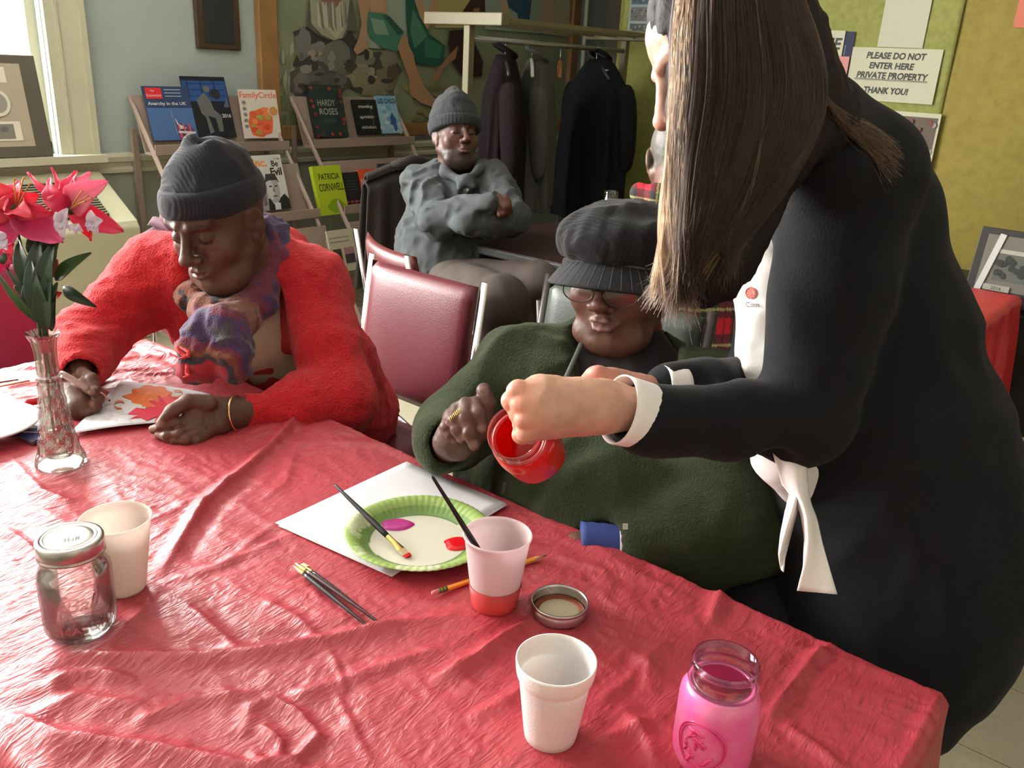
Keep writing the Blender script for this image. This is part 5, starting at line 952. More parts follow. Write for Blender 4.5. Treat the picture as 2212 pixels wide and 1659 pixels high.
    nos = np.exp(-((np.abs(X)-.0075)/.004)**2-((Z+.040)/.003)**2)*(Y > .095); C *= (1-.8*nos)[:, None]
    for x in (-1, 1):
        eb = np.exp(-((Z-.0315-.004*np.cos((X-x*.03)*60))/.0042)**2)*np.exp(-((X-x*.033)/.019)**4)*(Y > .06); C = C*(1-.72*eb[:, None])+np.array((.012, .010, .009))*.72*eb[:, None]
        ls = np.exp(-((Z+.0008)/.0024)**2)*np.exp(-((X-x*.032)/.015)**4)*(Y > .078); C = C*(1-.85*ls[:, None])+np.array((.006, .004, .004))*.85*ls[:, None]
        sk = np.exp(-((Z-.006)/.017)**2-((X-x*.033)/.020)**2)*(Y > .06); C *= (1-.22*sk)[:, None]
    if beard:
        b = np.clip((-.040-Z)/.02, 0, 1)*np.clip((Y-.0)/.03, 0, 1)*(1-lm)*(.5+.5*np.clip((np.abs(X)-.004)/.01+(Z < -.07), 0, 1)); C = C*(1-.75*b[:, None])+np.array((.02, .016, .014))*.75*b[:, None]
    if hairmask is not None:
        hm, hc = hairmask(X, Y, Z); C = C*(1-hm[:, None])+np.array(hc)*(hm[:, None])
    r, f, u = basis(f, up); R_ = np.array([r, f, u]); V = V*np.array((wide, 1, 1))*scale@R_+np.array(c)
    return V, Q, C
def on(c, f, up, p, scale=1.0):
    r, f, u = basis(f, up); return np.array(c)+(np.array(r)*p[0]+np.array(f)*p[1]+np.array(u)*p[2])*scale
def hand(palm, fingers, thumb, wrist, v=.0016, col=(.6, .35, .25), nail=None, k=.006, knuckle=.0012, back=None, palmr=None, extra=None):
    """palm: list of capsules (a, b, ra, rb); fingers: chains of (point, radius); world coordinates"""
    pts = [np.array(p) for c in fingers+[thumb] for p, _ in c]+[np.array(q) for a, b, *_ in palm for q in (a, b)]+[np.array(wrist[-1][0])]
    lo = np.min(pts, 0)-.04; hi = np.max(pts, 0)+.04; s = SDF(lo, hi, v)
    for c in palm: s.cap(*c[:4], .012)
    s.chain([p for p, _ in wrist], [r for _, r in wrist], .015)
    for ch in fingers+[thumb]:
        P = [np.array(p) for p, _ in ch]; r = [q for _, q in ch]
        t = SDF(np.min(P, 0)-.03, np.max(P, 0)+.03, v); t.lo = s.lo+np.round((t.lo-s.lo)/v)*v; t.ax = [t.lo[i]+np.arange(t.n[i])*v for i in range(3)]
        t.chain(P, r, .003)
        for i in range(1, len(P)-1): t.ell(P[i], r[i]*1.10, .003)
        i0 = np.round((t.lo-s.lo)/v).astype(int); a = np.maximum(i0, 0); b = np.minimum(i0+t.n, s.n)
        if np.all(b > a):
            sl = tuple(slice(x, y) for x, y in zip(a, b)); ts = tuple(slice(x, y) for x, y in zip(a-i0, b-i0)); A = s.F[sl]; B = t.F[ts]; kk = .0022
            # wider blend near the root, tight between fingers
            root = P[0]; g = np.sqrt((s.ax[0][sl[0]][:, None, None]-root[0])**2+(s.ax[1][sl[1]][None, :, None]-root[1])**2+(s.ax[2][sl[2]][None, None, :]-root[2])**2); K_ = .0018+.009*np.exp(-(g/.016)**2)
            hh = np.clip(.5+.5*(A-B)/K_, 0, 1); s.F[sl] = A*(1-hh)+B*hh-K_*hh*(1-hh)
    if extra: extra(s)
    s.disp(lambda X, Y, Z: .0005*vnoise(X*160, Y*160, Z*160)+.0008*vnoise(X*60, Y*60, Z*60))
    V, Q = s.arrays(); V = relax(V, Q, 2, .5); X, Y, Z = V.T; C = np.tile(np.array(col), (len(V), 1))*(1+.12*vnoise(X*70, Y*70, Z*70)[:, None])
    for ch in fingers+[thumb]:
        for (p, r) in ch[1:-1]: m = np.exp(-(np.linalg.norm(V-np.array(p), axis=1)/(r*1.5))**2); C *= (1+m[:, None]*np.array((.12, -.06, -.08)))
        if nail is not None:
            p, r = np.array(ch[-1][0]), ch[-1][1]; d = p-np.array(ch[-2][0]); d /= np.linalg.norm(d)+1e-9; q = p+np.array(nail[0])*r*.95-d*r*.1; m = np.exp(-(np.linalg.norm(V-q, axis=1)/(r*.75))**6); C = C*(1-m[:, None]*.8)+np.array(nail[1])*m[:, None]*.8
    return V, Q, C
def noise_folds(a=.006, f=9, seed=0, st=(1, 1, 1)):
    def g(X, Y, Z):
        x, y, z = X*f*st[0]+seed, Y*f*st[1]+seed*.7, Z*f*st[2]; w = vnoise(x*.6, y*.6, z*.6); r = 1-np.abs(vnoise(x+w, y+w, z+w))*2
        return -(a*r+a*.45*(1-np.abs(vnoise(x*2.3+w, y*2.3, z*2.3+w))*2))
    return g
def A3(L): return [(at(x, y, d)) for x, y, d in L]
def px2m(p, d): return p*d/FP
m_sk1 = skin_mat('skin_deep_brown', .48); m_sk2 = skin_mat('skin_dark_brown', .45); m_sk3 = skin_mat('skin_fair', .5, .15)
cam_dir = lambda r, u, c: CR*r+CU*u-CF*c          # right, up, towards the viewer of the photograph (world vector)
def grow(chains, h, folds=None, cuts=None, pad_=.03, k=.03, it=1, ells=(), blobs=()):
    """chains: lists of ((x,y,z), r) [, squash]; returns SDF"""
    pts = np.array([p for c in chains for p, _ in c[0]]); rs_ = np.array([r*(max(1, c[1][1]) if c[1] else 1) for c in chains for _, r in c[0]])
    lo = (pts-rs_[:, None]).min(0)-pad_; hi = (pts+rs_[:, None]).max(0)+pad_; s = SDF(lo, hi, h)
    for c in chains: s.chain([p for p, _ in c[0]], [r for _, r in c[0]], c[2] if len(c) > 2 else k, sq=c[1])
    for e in ells: s.ell(*e)
    if folds: s.disp(folds)
    for c in (cuts or []): c(s)
    return s
def core(parts_, name, m, parent, chains):
    s = grow([(c, None) for c in chains], .012); V, Q = s.arrays(); V = relax(V, Q, 1)
    return link(name, mesh_from(parts_+[(V, Q, parts_[0][2].mean(0))], name), m, parent, True)
def C3(*L): return [(at(x, y, d), r) for x, y, d, r in L]
def person(label, loc): return thing('person', label, 'person', loc)
def shell(chain_, t_, h, m, name, parent, k=.01, **kw): pass
def lerp(a, b, t): return tuple(np.array(a)*(1-t)+np.array(b)*t)
def local_sdf(lo, hi, h, fn, c, f, up, scale=1.0, it=1, col=None):
    s = SDF(lo, hi, h); fn(s); V, Q = s.arrays(); V = relax(V, Q, it); r, ff, u = basis(f, up); R_ = np.array([r, ff, u]); L = V.copy(); V = V*scale@R_+np.array(c); return V, Q, (col(L) if callable(col) else col)
def shoes_legs(parent, hip, knee_l, knee_r, foot_l, foot_r, m, r=(.085, .065, .048), ms=None, name='trousers'):
    ch = []
    for kn, ft, s in ((knee_l, foot_l, 1), (knee_r, foot_r, -1)):
        hp = np.array(hip)+(np.array(kn)-np.array(hip))*.1; ch.append(([(hp, r[0]*1.05), (kn, r[1]*1.08), (lerp(kn, ft, .45), r[2]*1.2), ((ft[0], ft[1], .09), r[2])], None))
    s = grow(ch, .011, noise_folds(.005, 8, 2)); sdf_part(name, s, m, parent)
    for kn, ft in ((knee_l, foot_l), (knee_r, foot_r)):
        d = np.array(kn)-np.array(hip); d[2] = 0; d /= np.linalg.norm(d)+1e-9; f = np.array((ft[0], ft[1], 0.))
        s = SDF(f-.2, f+.25, .008); s.cap(f+(0, 0, .05)-d*.03, f+d*.14+(0, 0, .034), .042, .034, .02).cap(f+(0, 0, .06), f+(0, 0, .11), .04, .045, .02); s.plane((0, 0, .004), (0, 0, -1)); sdf_part('shoe', s, ms or mat('shoe_black', (.02, .02, .02), .5), parent)
# ------------------------------------------------------------------ woman in the red cardigan
pr_ = person('seated woman in fluffy red cardigan and dark beanie colouring a page', (1.2, 1.7, 0))
hc, hf, hu = at(473, 476, 1.70), cam_dir(-.36, -.60, .72), cam_dir(-.10, .78, .50)
SK1 = (.105, .050, .034)
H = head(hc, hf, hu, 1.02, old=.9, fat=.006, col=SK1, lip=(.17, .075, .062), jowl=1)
VDn = -CF; NL = ((VDn), (.30, .17, .13))
_at = at; at = lambda x, y, d: _at(x-5, y, d+.015+.032*min(1, max(0, (885-y)/50)))
hr = hand([(at(158, 822, 1.615), at(176, 880, 1.60), .027, .026), (at(150, 850, 1.62), at(190, 880, 1.605), .026, .022)],
    [[(at(160, 818, 1.60), .012), (at(184, 806, 1.585), .0115), (at(205, 818, 1.575), .0105), (at(214, 840, 1.572), .0088)], [(at(170, 838, 1.60), .011), (at(203, 848, 1.592), .0112), (at(218, 862, 1.592), .010), (at(206, 874, 1.597), .009)],
     [(at(168, 856, 1.60), .011), (at(200, 868, 1.598), .011), (at(212, 880, 1.60), .0098), (at(196, 886, 1.60), .009)], [(at(165, 874, 1.61), .010), (at(190, 884, 1.605), .0102), (at(200, 894, 1.61), .009), (at(184, 897, 1.61), .008)]],
    [(at(160, 835, 1.59), .013), (at(186, 830, 1.572), .012), (at(207, 846, 1.568), .0098)], [(at(160, 840, 1.62), .027), (at(172, 800, 1.66), .024), (at(178, 770, 1.69), .027)], col=SK1, nail=NL)
at = lambda x, y, d: _at(x, y, d-.016-.022*min(1, max(0, (y-900)/50)))
hl = hand([(at(488, 892, 1.635), at(425, 885, 1.60), .029, .030), (at(470, 915, 1.62), at(415, 915, 1.595), .026, .024)],
    [[(at(415, 905, 1.59), .012), (at(380, 915, 1.575), .0115), (at(352, 922, 1.572), .0105), (at(332, 927, 1.578), .009)], [(at(425, 922, 1.59), .012), (at(388, 938, 1.575), .0115), (at(362, 942, 1.575), .010), (at(345, 940, 1.58), .009)],
     [(at(435, 932, 1.595), .0115), (at(402, 950, 1.58), .011), (at(380, 952, 1.58), .010), (at(365, 948, 1.585), .009)], [(at(450, 936, 1.605), .011), (at(424, 953, 1.59), .0105), (at(404, 955, 1.59), .0095), (at(392, 950, 1.595), .0085)]],
    [(at(450, 872, 1.59), .016), (at(405, 868, 1.572), .0135), (at(372, 888, 1.562), .012), (at(348, 914, 1.566), .0095)], [(at(480, 898, 1.63), .028), (at(515, 893, 1.65), .027), (at(550, 890, 1.67), .028)], col=SK1, nail=NL)
at = _at
LsR, LeR, LwR = at(345, 590, 1.86), at(180, 745, 1.76), at(174, 800, 1.66); LsL, LeL, LwL = at(668, 622, 1.86), at(740, 865, 1.75), at(545, 888, 1.665)
LP, LB, LC = (1.32, 1.70, .53), (1.22, 1.68, .70), np.array(at(530, 690, 1.93)); sh = (LsL-LsR)/np.linalg.norm(LsL-LsR)
core([H, hr, hl], 'body', m_sk1, pr_, [[(LP, .10), (LB, .09), (LC, .09), (at(540, 600, 1.86), .045), (hc-np.array(hu)*.06, .045)], [(LsR, .04), (LeR, .035), (LwR, .024)], [(LsL, .04), (LeL, .035), (LwL, .024)]])
m_redk = mat('red_boucle', lin((196, 12, 30)), .85, bump=1.0, bscale=230, bdist=.006, sheen=.5, sheencol=(1, .3, .3), var=.35, vscale=130, vcol=lin((150, 4, 20)))
def opening(s):
    s.chain([at(455, 580, 1.73), at(505, 660, 1.76), at(518, 830, 1.75)], [.075, .099, .114], .012, 'sub'); s.ell(at(505, 560, 1.80), (.062, .062, .05), .015, 'sub')
fz = lambda X, Y, Z: noise_folds(.005, 10, 1)(X, Y, Z)+.0016*vnoise(X*150, Y*150, Z*150)+.003*vnoise(X*55, Y*55, Z*55)
def rib(s):
    # gathered wrinkles along the bunched right forearm
    pass
rk = lambda X, Y, Z: fz(X, Y, Z)+.0035*np.sin((X*CR[0]+Y*CR[1]+Z*CR[2])*0+((X-LeR[0])*CU[0]+(Y-LeR[1])*CU[1]+(Z-LeR[2])*CU[2])*330+2*vnoise(X*20, Y*20, Z*20))*np.exp(-(np.sqrt((X-LeR[0])**2+(Y-LeR[1])**2+(Z-LeR[2])**2)/.085)**2)
s = grow([([(LP, .16), (LB, .155), (LC, .130), (LC+(0, 0, .07), .11)], (sh, 1.25)), ([(LsR+sh*.07, .095), (LsR, .082), (lerp(LsR, LeR, .5), .064), (LeR, .066), (lerp(LeR, LwR, .6), .050), (LwR, .040)], None), ([(LsL-sh*.06, .105), (LsL, .084), (lerp(LsL, LeL, .5), .068), (LeL, .064), (lerp(LeL, LwL, .5), .056), (LwL, .042)], None), ([(LC+(0, 0, .10), .10), (at(600, 560, 1.95), .075)], None)], .0055, rk, [opening, lambda s: s.cap(at(172, 828, 1.60), LwR, .033, .030, .004, 'sub'), lambda s: s.cap(at(505, 895, 1.64), LwL, .035, .033, .004, 'sub')])
sdf_part('cardigan', s, m_redk, pr_)
s = grow([([(LP, .135), (LB, .145), (LC, .126), (LC+(0, 0, .06), .09)], (sh, 1.24))], .008, noise_folds(.006, 9, 4)); sdf_part('white_shirt', s, mat('cream_shirt', lin((206, 186, 166)), .85, bump=.2, bscale=250), pr_)['label'] = 'cream undershirt'
# scarf
def scarfcol(V):
    t_ = vnoise(V[:, 0]*11, V[:, 1]*11, V[:, 2]*13+2)*.75+.12*vnoise(V[:, 0]*60, V[:, 1]*60, V[:, 2]*60); pal = np.array([lin(c) for c in ((62, 46, 78), (42, 46, 74), (84, 42, 78), (64, 58, 66), (66, 48, 84), (104, 40, 60), (120, 68, 52), (54, 50, 60), (160, 34, 52))]); i = ((t_*.9+1)*6.3).astype(int) % 9; return pal[i]
s = grow([(C3((535, 488, 1.83, .026), (585, 505, 1.82, .030), (590, 570, 1.80, .034), (562, 640, 1.76, .034), (512, 685, 1.72, .032), (455, 680, 1.71, .028), (418, 645, 1.77, .026), (400, 600, 1.84, .024)), None, .02), (C3((458, 706, 1.67, .030), (500, 708, 1.675, .032), (530, 690, 1.71, .028)), None, .02), (C3((455, 705, 1.66, .030), (440, 750, 1.66, .036), (430, 790, 1.66, .032)), (CR, 1.25), .015), (C3((485, 700, 1.65, .030), (502, 750, 1.645, .030), (512, 795, 1.65, .026)), None, .02)],
    .0045, lambda X, Y, Z: noise_folds(.007, 22, 6)(X, Y, Z)+.0012*vnoise(X*200, Y*200, Z*200)); sdf_part('scarf', s, mat('scarf_knit', attr=True, rough=.9, bump=.8, bscale=260, bdist=.003, sheen=.25), pr_, scarfcol)
fr = MB(); rs = random.Random(2)
for x0, y0 in ((396, 744), (384, 748), (404, 790)):
    P = [at(x0, y0, 1.63)]; 
    for k in range(5): P.append(at(x0+rs.uniform(-8, 12)*k*.7, y0+7*k+rs.uniform(-2, 3), 1.625-.003*k))
    fr.tube(P, [.004]*5+[.002], 8, col=lin((206, 44, 52)))
fr.build('scarf_fringe', mat('scarf_knit'), pr_, smooth=True)['kind'] = 'stuff'
# beanie
def bean(s):
    s.ell((0, -.012, .050), (.087, .106, .086), 0).ell((-.004, -.02, .106), (.058, .068, .046), .03).cap((-.028, -.02, .130), (-.034, -.015, .142), .022, .014, .016).cap((.010, -.02, .132), (.014, -.02, .151), .024, .014, .014)
    s.cap((-.008, .02, .118), (-.008, -.03, .155), .011, .012, .02, 'sub')
    s.disp(lambda X, Y, Z: noise_folds(.006, 13, 2, (1, 1, .6))(X, Y, Z)*np.clip((Z-.05)/.05, 0, 1)); s.plane((0, 0, .028), (0, .10, -1))
def cuffb(s):
    s.ell((0, -.008, .045), (.0935, .113, .096), 0); s.plane((0, .0, .085), (0, -.12, 1), k=.01); s.plane((0, 0, .032), (0, .16, -1), k=.01); s.disp(lambda X, Y, Z: .0025*vnoise(X*20, Y*20, Z*20))
m_bn = mat('charcoal_knit', lin((34, 36, 43)), .92, spec=.3, bump=.5, bscale=300, sheen=.12, wave=60, bdist=.0015)
b_ = link('beanie', mesh_from([local_sdf((-.13, -.15, -.03), (.13, .14, .24), .0045, bean, hc, hf, hu, 1.0), local_sdf((-.13, -.15, -.03), (.13, .14, .24), .0045, cuffb, hc, hf, hu, 1.0)], 'beanie'), m_bn, pr_, True)
# bracelet
wc = at(513, 893, 1.615); ax = (wc-at(470, 898, 1.62)); ax /= np.linalg.norm(ax); e1 = np.cross(ax, (0, 0, 1)); e1 /= np.linalg.norm(e1); e2 = np.cross(ax, e1)
MB().tube([wc+(e1*math.cos(q)+e2*math.sin(q))*.0345 for q in np.linspace(0, 6.2832, 30)], .0019, 8, caps=False).build('bracelet', mat('gold', (.75, .50, .22), .25, 1), pr_, smooth=True)
shoes_legs(pr_, (1.33, 1.70, .52), (.84, 1.82, .56), (.86, 1.52, .56), (.82, 1.82, 0), (.84, 1.50, 0), mat('dark_trousers', lin((38, 36, 42)), .85))
# ------------------------------------------------------------------ woman in the green jumper
pg = person('seated woman in dark green jumper, black newsboy cap and wire glasses', (1.35, .95, 0))
gc, gf, gu = at(1345, 600, 1.50), cam_dir(-.44, -.30, .85), cam_dir(.04, .95, .28)
SK2 = (.125, .058, .040)
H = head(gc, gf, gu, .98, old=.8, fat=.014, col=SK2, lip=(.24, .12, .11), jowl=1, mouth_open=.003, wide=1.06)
def gh(s): pass
hg = hand([(at(968, 955, 1.385), at(992, 905, 1.36), .025, .024), (at(990, 962, 1.38), at(1022, 900, 1.352), .025, .022), (at(1008, 955, 1.37), at(1038, 925, 1.36), .018, .018)],
    [[(at(1028, 872, 1.345), .0125), (at(1034, 895, 1.328), .012), (at(1041, 927, 1.326), .0098)], [(at(1006, 874, 1.345), .0128), (at(1006, 905, 1.325), .0122), (at(1015, 935, 1.318), .0112), (at(1025, 960, 1.322), .0098)],
     [(at(988, 884, 1.35), .0122), (at(983, 908, 1.330), .0118), (at(989, 928, 1.325), .0108), (at(998, 946, 1.328), .0094)], [(at(972, 902, 1.358), .011), (at(966, 922, 1.342), .0108), (at(974, 938, 1.34), .0098), (at(984, 950, 1.345), .0086)]],
    [(at(1045, 905, 1.355), .015), (at(1052, 872, 1.35), .0135), (at(1045, 843, 1.348), .0118)], [(at(985, 950, 1.39), .027), (at(965, 965, 1.42), .026), (at(955, 950, 1.48), .030)], col=(.105, .055, .045), nail=(VDn, (.26, .15, .13)))
GsR, GeR, GwR = at(1125, 800, 1.58), at(985, 925, 1.54), at(957, 955, 1.43); GsL, GeL, GwL = at(1545, 880, 1.44), at(1585, 1135, 1.33), at(1380, 1188, 1.31)
GP, GB, GC = (1.42, 1.0, .52), np.array(at(1350, 1120, 1.50)), np.array(at(1335, 900, 1.55)); gsh = (GsL-GsR)/np.linalg.norm(GsL-GsR)
core([H, hg], 'body', m_sk2, pg, [[(GP, .12), (GB, .10), (GC, .10), (at(1345, 760, 1.56), .05), (gc-np.array(gu)*.08, .05)], [(GsR, .04), (GeR, .035), (GwR, .025)], [(GsL, .04), (GeL, .035), (GwL, .026), (at(1240, 1183, 1.31), .026)]])
m_grn = mat('green_fleece', lin((40, 48, 29)), .95, spec=.3, bump=.8, bscale=280, bdist=.003, sheen=.14, sheencol=(.7, .8, .5), var=.4, vscale=180, vcol=lin((34, 42, 26)))
def gopen(s):
    s.chain([at(1345, 700, 1.50), at(1350, 770, 1.44), at(1330, 830, 1.42), at(1310, 880, 1.36)], [.095, .085, .06, .02], .015, 'sub'); s.chain([at(1350, 730, 1.56), at(1440, 760, 1.50)], [.08, .05], .01, 'sub')
s = grow([([(GP, .19), (GB, .185), (GC, .135), (at(1335, 800, 1.60), .11)], (gsh, 1.22)), ([(GsR+gsh*.06, .085), (GsR, .076), (lerp(GsR, GeR, .5), .068), (GeR, .064), (GwR, .050)], None), ([(GsL-gsh*.09, .10), (GsL, .085), (lerp(GsL, GeL, .5), .088), (GeL, .078), (lerp(GeL, GwL, .5), .064), (GwL, .046)], None)], .0062,
    lambda X, Y, Z: noise_folds(.008, 8, 7)(X, Y, Z)+.0012*vnoise(X*140, Y*140, Z*140), [gopen, lambda s: s.cap(at(985, 958, 1.37), GwR, .036, .034, .005, 'sub'), lambda s: s.cap(at(1300, 1183, 1.31), at(1365, 1187, 1.31), .041, .034, .005, 'sub')])
sdf_part('jumper', s, m_grn, pg)
s = grow([([(GB, .15), (GC, .118), (at(1345, 800, 1.565), .085), (at(1345, 765, 1.57), .062)], (gsh, 1.22))], .008, noise_folds(.005, 9, 2)); sdf_part('dark_undershirt', s, mat('black_tee', lin((34, 30, 34)), .85), pg)
MB().tube([at(1256, 742, 1.47), at(1235, 790, 1.425), at(1214, 835, 1.41), at(1195, 900, 1.40)], .0045, 8, flat=.35).build('bag_strap', mat('strap_grey', lin((66, 70, 66)), .6), pg, smooth=True)
MB().tube([GwL+(at(1300, 1183, 1.31)-GwL)*k for k in np.linspace(-.1, 1.6, 12)], [.037+.0012*(i % 2) for i in range(12)], 24).build('blue_cuff', mat('blue_knit', lin((44, 62, 128)), .7), pg, smooth=True)
q0, q1 = GwL+(at(1300, 1183, 1.31)-GwL)*.46, GwL+(at(1300, 1183, 1.31)-GwL)*.60; MB().tube([q0, q1], .0405, 24).build('white_trim', mat('trim_white', lin((196, 192, 196)), .7), pg, smooth=True)
q0, q1 = GwL+(at(1300, 1183, 1.31)-GwL)*.20, GwL+(at(1300, 1183, 1.31)-GwL)*.34; MB().tube([q0, q1], .0425, 24).build('dark_bracelet', mat('black_wire'), pg, smooth=True); MB().box((-.003, -.004, 0), (.004, .004, .003), frame(at(1350, 1137, 1.268), CR, z=-CF)).build('bracelet_bead', mat('label_white'), pg)
# ring
rc = at(985, 896, 1.333); MB().tube([rc+(CR*math.cos(q)*.9+CF*math.sin(q)+CU*.25*math.cos(q))*.0128 for q in np.linspace(0, 6.28, 20)], .0014, 8, caps=False).build('gold_ring', mat('gold'), pg, smooth=True)
rg = MB()
for k in range(8): a_ = rc-CF*.0135+CR*(.0028*(k-3.5))*.8+CU*.0022*(k-3.5); rg.tube([a_-CR*.002+CU*.005, a_-CF*.002, a_+CR*.002-CU*.005], .0009, 6)
rg.build('ring_leaf', mat('yellow_gold', (.85, .70, .22), .2, 1), pg, smooth=True)
# cap
def capf(s):
    s.ell((0, -.018, .068), (.114, .120, .054), 0).ell((0, -.050, .046), (.112, .092, .050), .03).ell((.0, .035, .070), (.096, .082, .044), .03).ell((0, -.005, .045), (.094, .112, .055), .02)
    s.disp(lambda X, Y, Z: -.004*np.abs(np.sin(np.arctan2(Y+.02, X)*4))**.3*np.clip((Z-.07)/.03, 0, 1)+noise_folds(.006, 13, 3)(X, Y, Z)); s.plane((0, 0, .030), (0, .12, -1), k=.006)
m_cap = mat('black_wool', lin((24, 24, 27)), .9, spec=.3, bump=.5, bscale=260, sheen=.06, wave=50, bdist=.0012)
link('newsboy_cap', mesh_from([local_sdf((-.14, -.18, 0), (.14, .15, .17), .0045, capf, gc, gf, gu, 1.0)], 'newsboy_cap'), m_cap, pg, True)
r_, f_, u_ = [np.array(v) for v in basis(gf, gu)]; GL = lambda x, y, z: gc+r_*x+f_*y+u_*z
def brim(u, v):
    q = (u-.5)*2.5; r0 = .094+.048*v*max(0, math.cos(q*.72)); return tuple(GL(1.0*r0*math.sin(q*.9), r0*math.cos(q*.9)+.012, .046-.034*v**1.2-.020*abs(math.sin(q*.9))**2))
MB().grid(brim, 40, 10).build('cap_peak', mat('pinstripe', lin((26, 27, 31)), .85, bump=.3, bscale=250), pg, smooth=True, solid=.004)
st = MB()
for k in range(16):
    u = .06+k*.058; st.tube([np.array(brim(u, v))+u_*.0026 for v in np.linspace(.08, .98, 7)], .0005, 5)
st.build('pin_stripes', mat('stripe_grey', lin((84, 84, 90)), .8), pg)
bp = at(1402, 579, 1.418); MB().tube([bp+CR*x+CU*y for x, y in ((-.0065, -.007), (.0065, -.007), (.0065, .007), (-.0065, .007), (-.0065, -.007))], .0011, 6).build('cap_buckle', mat('chrome'), pg)
MB().grid(lambda u, v: tuple(GL((.098+.003*0)*math.sin((u-.5)*2.6), .113*math.cos((u-.5)*2.6)-.002, .052+.017*(v-.5)*2-.012*abs(math.sin((u-.5)*2.6))+.0)), 30, 5).build('cap_band', mat('satin_band', lin((46, 46, 50)), .35), pg, smooth=True, solid=.003)
# glasses
gl_ = MB(); GZ = -.004
for sx in (-1, 1):
    O = lambda q, k=1: GL(sx*.037+.0275*k*math.cos(q), .121-.006*abs(sx*.037+.0275*k*math.cos(q))/.06-.0, GZ+.0175*k*math.sin(q))
    gl_.tube([O(q) for q in np.linspace(0, 6.2832, 36)], .0011, 8, caps=False); gl_.tube([GL(sx*.0645, .112, GZ+.004), GL(sx*.082, .095, GZ+.006), GL(sx*.092, .03, GZ+.008), GL(sx*.092, -.012, GZ+.004)], .0013, 8)
gl_.tube([GL(-.0095, .121, GZ+.003), GL(-.004, .125, GZ+.006), GL(.004, .125, GZ+.006), GL(.0095, .121, GZ+.003)], .0012, 8); gls = gl_.build('glasses_frame', mat('glasses_wire', (.10, .09, .08), .3, .9), pg, smooth=True)
for sx in (-1, 1): MB().add([GL(sx*.037, .1185, GZ)]+[GL(sx*.037+.0265*math.cos(q), .121-.006*abs(sx*.037+.0265*math.cos(q))/.06, GZ+.0168*math.sin(q)) for q in np.linspace(0, 6.2832, 28)[:-1]], [(0, i+1, (i+1) % 27+1) for i in range(27)]).build('lens', m_pane, gls)
# grey curls under the cap
s = SDF(gc-.16, gc+.16, .004)
for x, y, z, r in ((-.088, .035, .020, .016), (-.092, .012, .012, .018), (-.09, -.02, .0, .022), (.09, .02, .012, .018), (.092, -.01, .0, .024), (.08, -.06, -.01, .03), (-.08, -.06, -.01, .03), (0, -.10, -.01, .035)): s.ell(GL(x, y, z), (r,)*3, .015)
s.disp(lambda X, Y, Z: .006*vnoise(X*110, Y*110, Z*110)); sdf_part('hair', s, mat('grey_curls', lin((66, 62, 56)), .9, bump=1, bscale=300, bdist=.004, var=.5, vscale=150), pg)
shoes_legs(pg, (1.45, 1.0, .50), (.95, 1.12, .54), (.95, .80, .54), (.93, 1.12, 0), (.95, .78, 0), mat('black_trousers', lin((28, 28, 30)), .85))
t = thing('handbag', 'brown bag on the lap of the woman in green', 'bag', at(1140, 1075, 1.47)); bM = frame(at(1140, 1075, 1.46), cam_dir(.98, -.12, .1), z=cam_dir(.0, .45, .9))
MB().box((-.045, -.06, -.05), (.045, .02, .0), bM).build('bag_body', mat('brown_leather', lin((62, 48, 40)), .5), t, bevel=.008); MB().box((-.047, -.005, -.052), (.047, .024, .003), bM).build('bag_flap', mat('taupe_leather', lin((86, 76, 62)), .5), t, bevel=.006)
# ------------------------------------------------------------------ red jar being painted
RJ = frame(at(1161, 984, 1.13), np.cross((0, 0, 1.), cam_dir(-.25, .29, .92)), z=cam_dir(-.25, .29, .92)); t = mason_jar('red_jar', 'glass jar painted red inside, held tilted between two hands', RJ, m_clear2, neck=True)
MB().lathe(PAINTED, 72, RJ, rad=sq).build('red_paint', mat('jar_red', lin((232, 24, 26)), .28, sss=.1, tr=.25, var=.5, vscale=45, vcol=lin((240, 54, 46)), coat=.7), t, smooth=True)
# ------------------------------------------------------------------ standing woman
ps = person('standing woman with long brown hair, black cardigan and white shirt leaning over', (1.35, .25, 0))
sc, sf, su = at(1594, 128, .975), cam_dir(-.89, -.45, -.06), cam_dir(-.45, .89, .0)
SK3 = (.60, .34, .25)
H = head(sc, sf, su, .93, neck=.62, nz=.5, col=(.62, .37, .28), lip=(.5, .2, .18))
nh = hand([(at(1300, 876, 1.01), at(1172, 866, .990), .0285, .0315), (at(1285, 888, 1.01), at(1165, 905, .992), .026, .026), (at(1230, 880, .99), at(1165, 885, .982), .024, .026)],
    [[(at(1152, 846, .976), .0125), (at(1120, 846, .974), .0122), (at(1106, 866, .985), .0112), (at(1114, 889, 1.0), .0095)], [(at(1152, 872, .972), .0122), (at(1130, 872, .970), .0125), (at(1122, 892, .985), .0110), (at(1134, 902, 1.01), .0095)],
     [(at(1158, 900, .975), .0118), (at(1136, 905, .972), .0118), (at(1130, 914, .988), .0108), (at(1142, 922, 1.01), .009)], [(at(1165, 925, .982), .0112), (at(1138, 932, .978), .0108), (at(1128, 940, .992), .0098), (at(1144, 946, 1.012), .0085)]],
    [(at(1235, 905, 1.02), .016), (at(1195, 925, 1.045), .013), (at(1172, 935, 1.055), .010)], [(at(1270, 878, 1.01), .029), (at(1310, 878, 1.022), .0265), (at(1370, 884, 1.035), .027)], col=SK3)
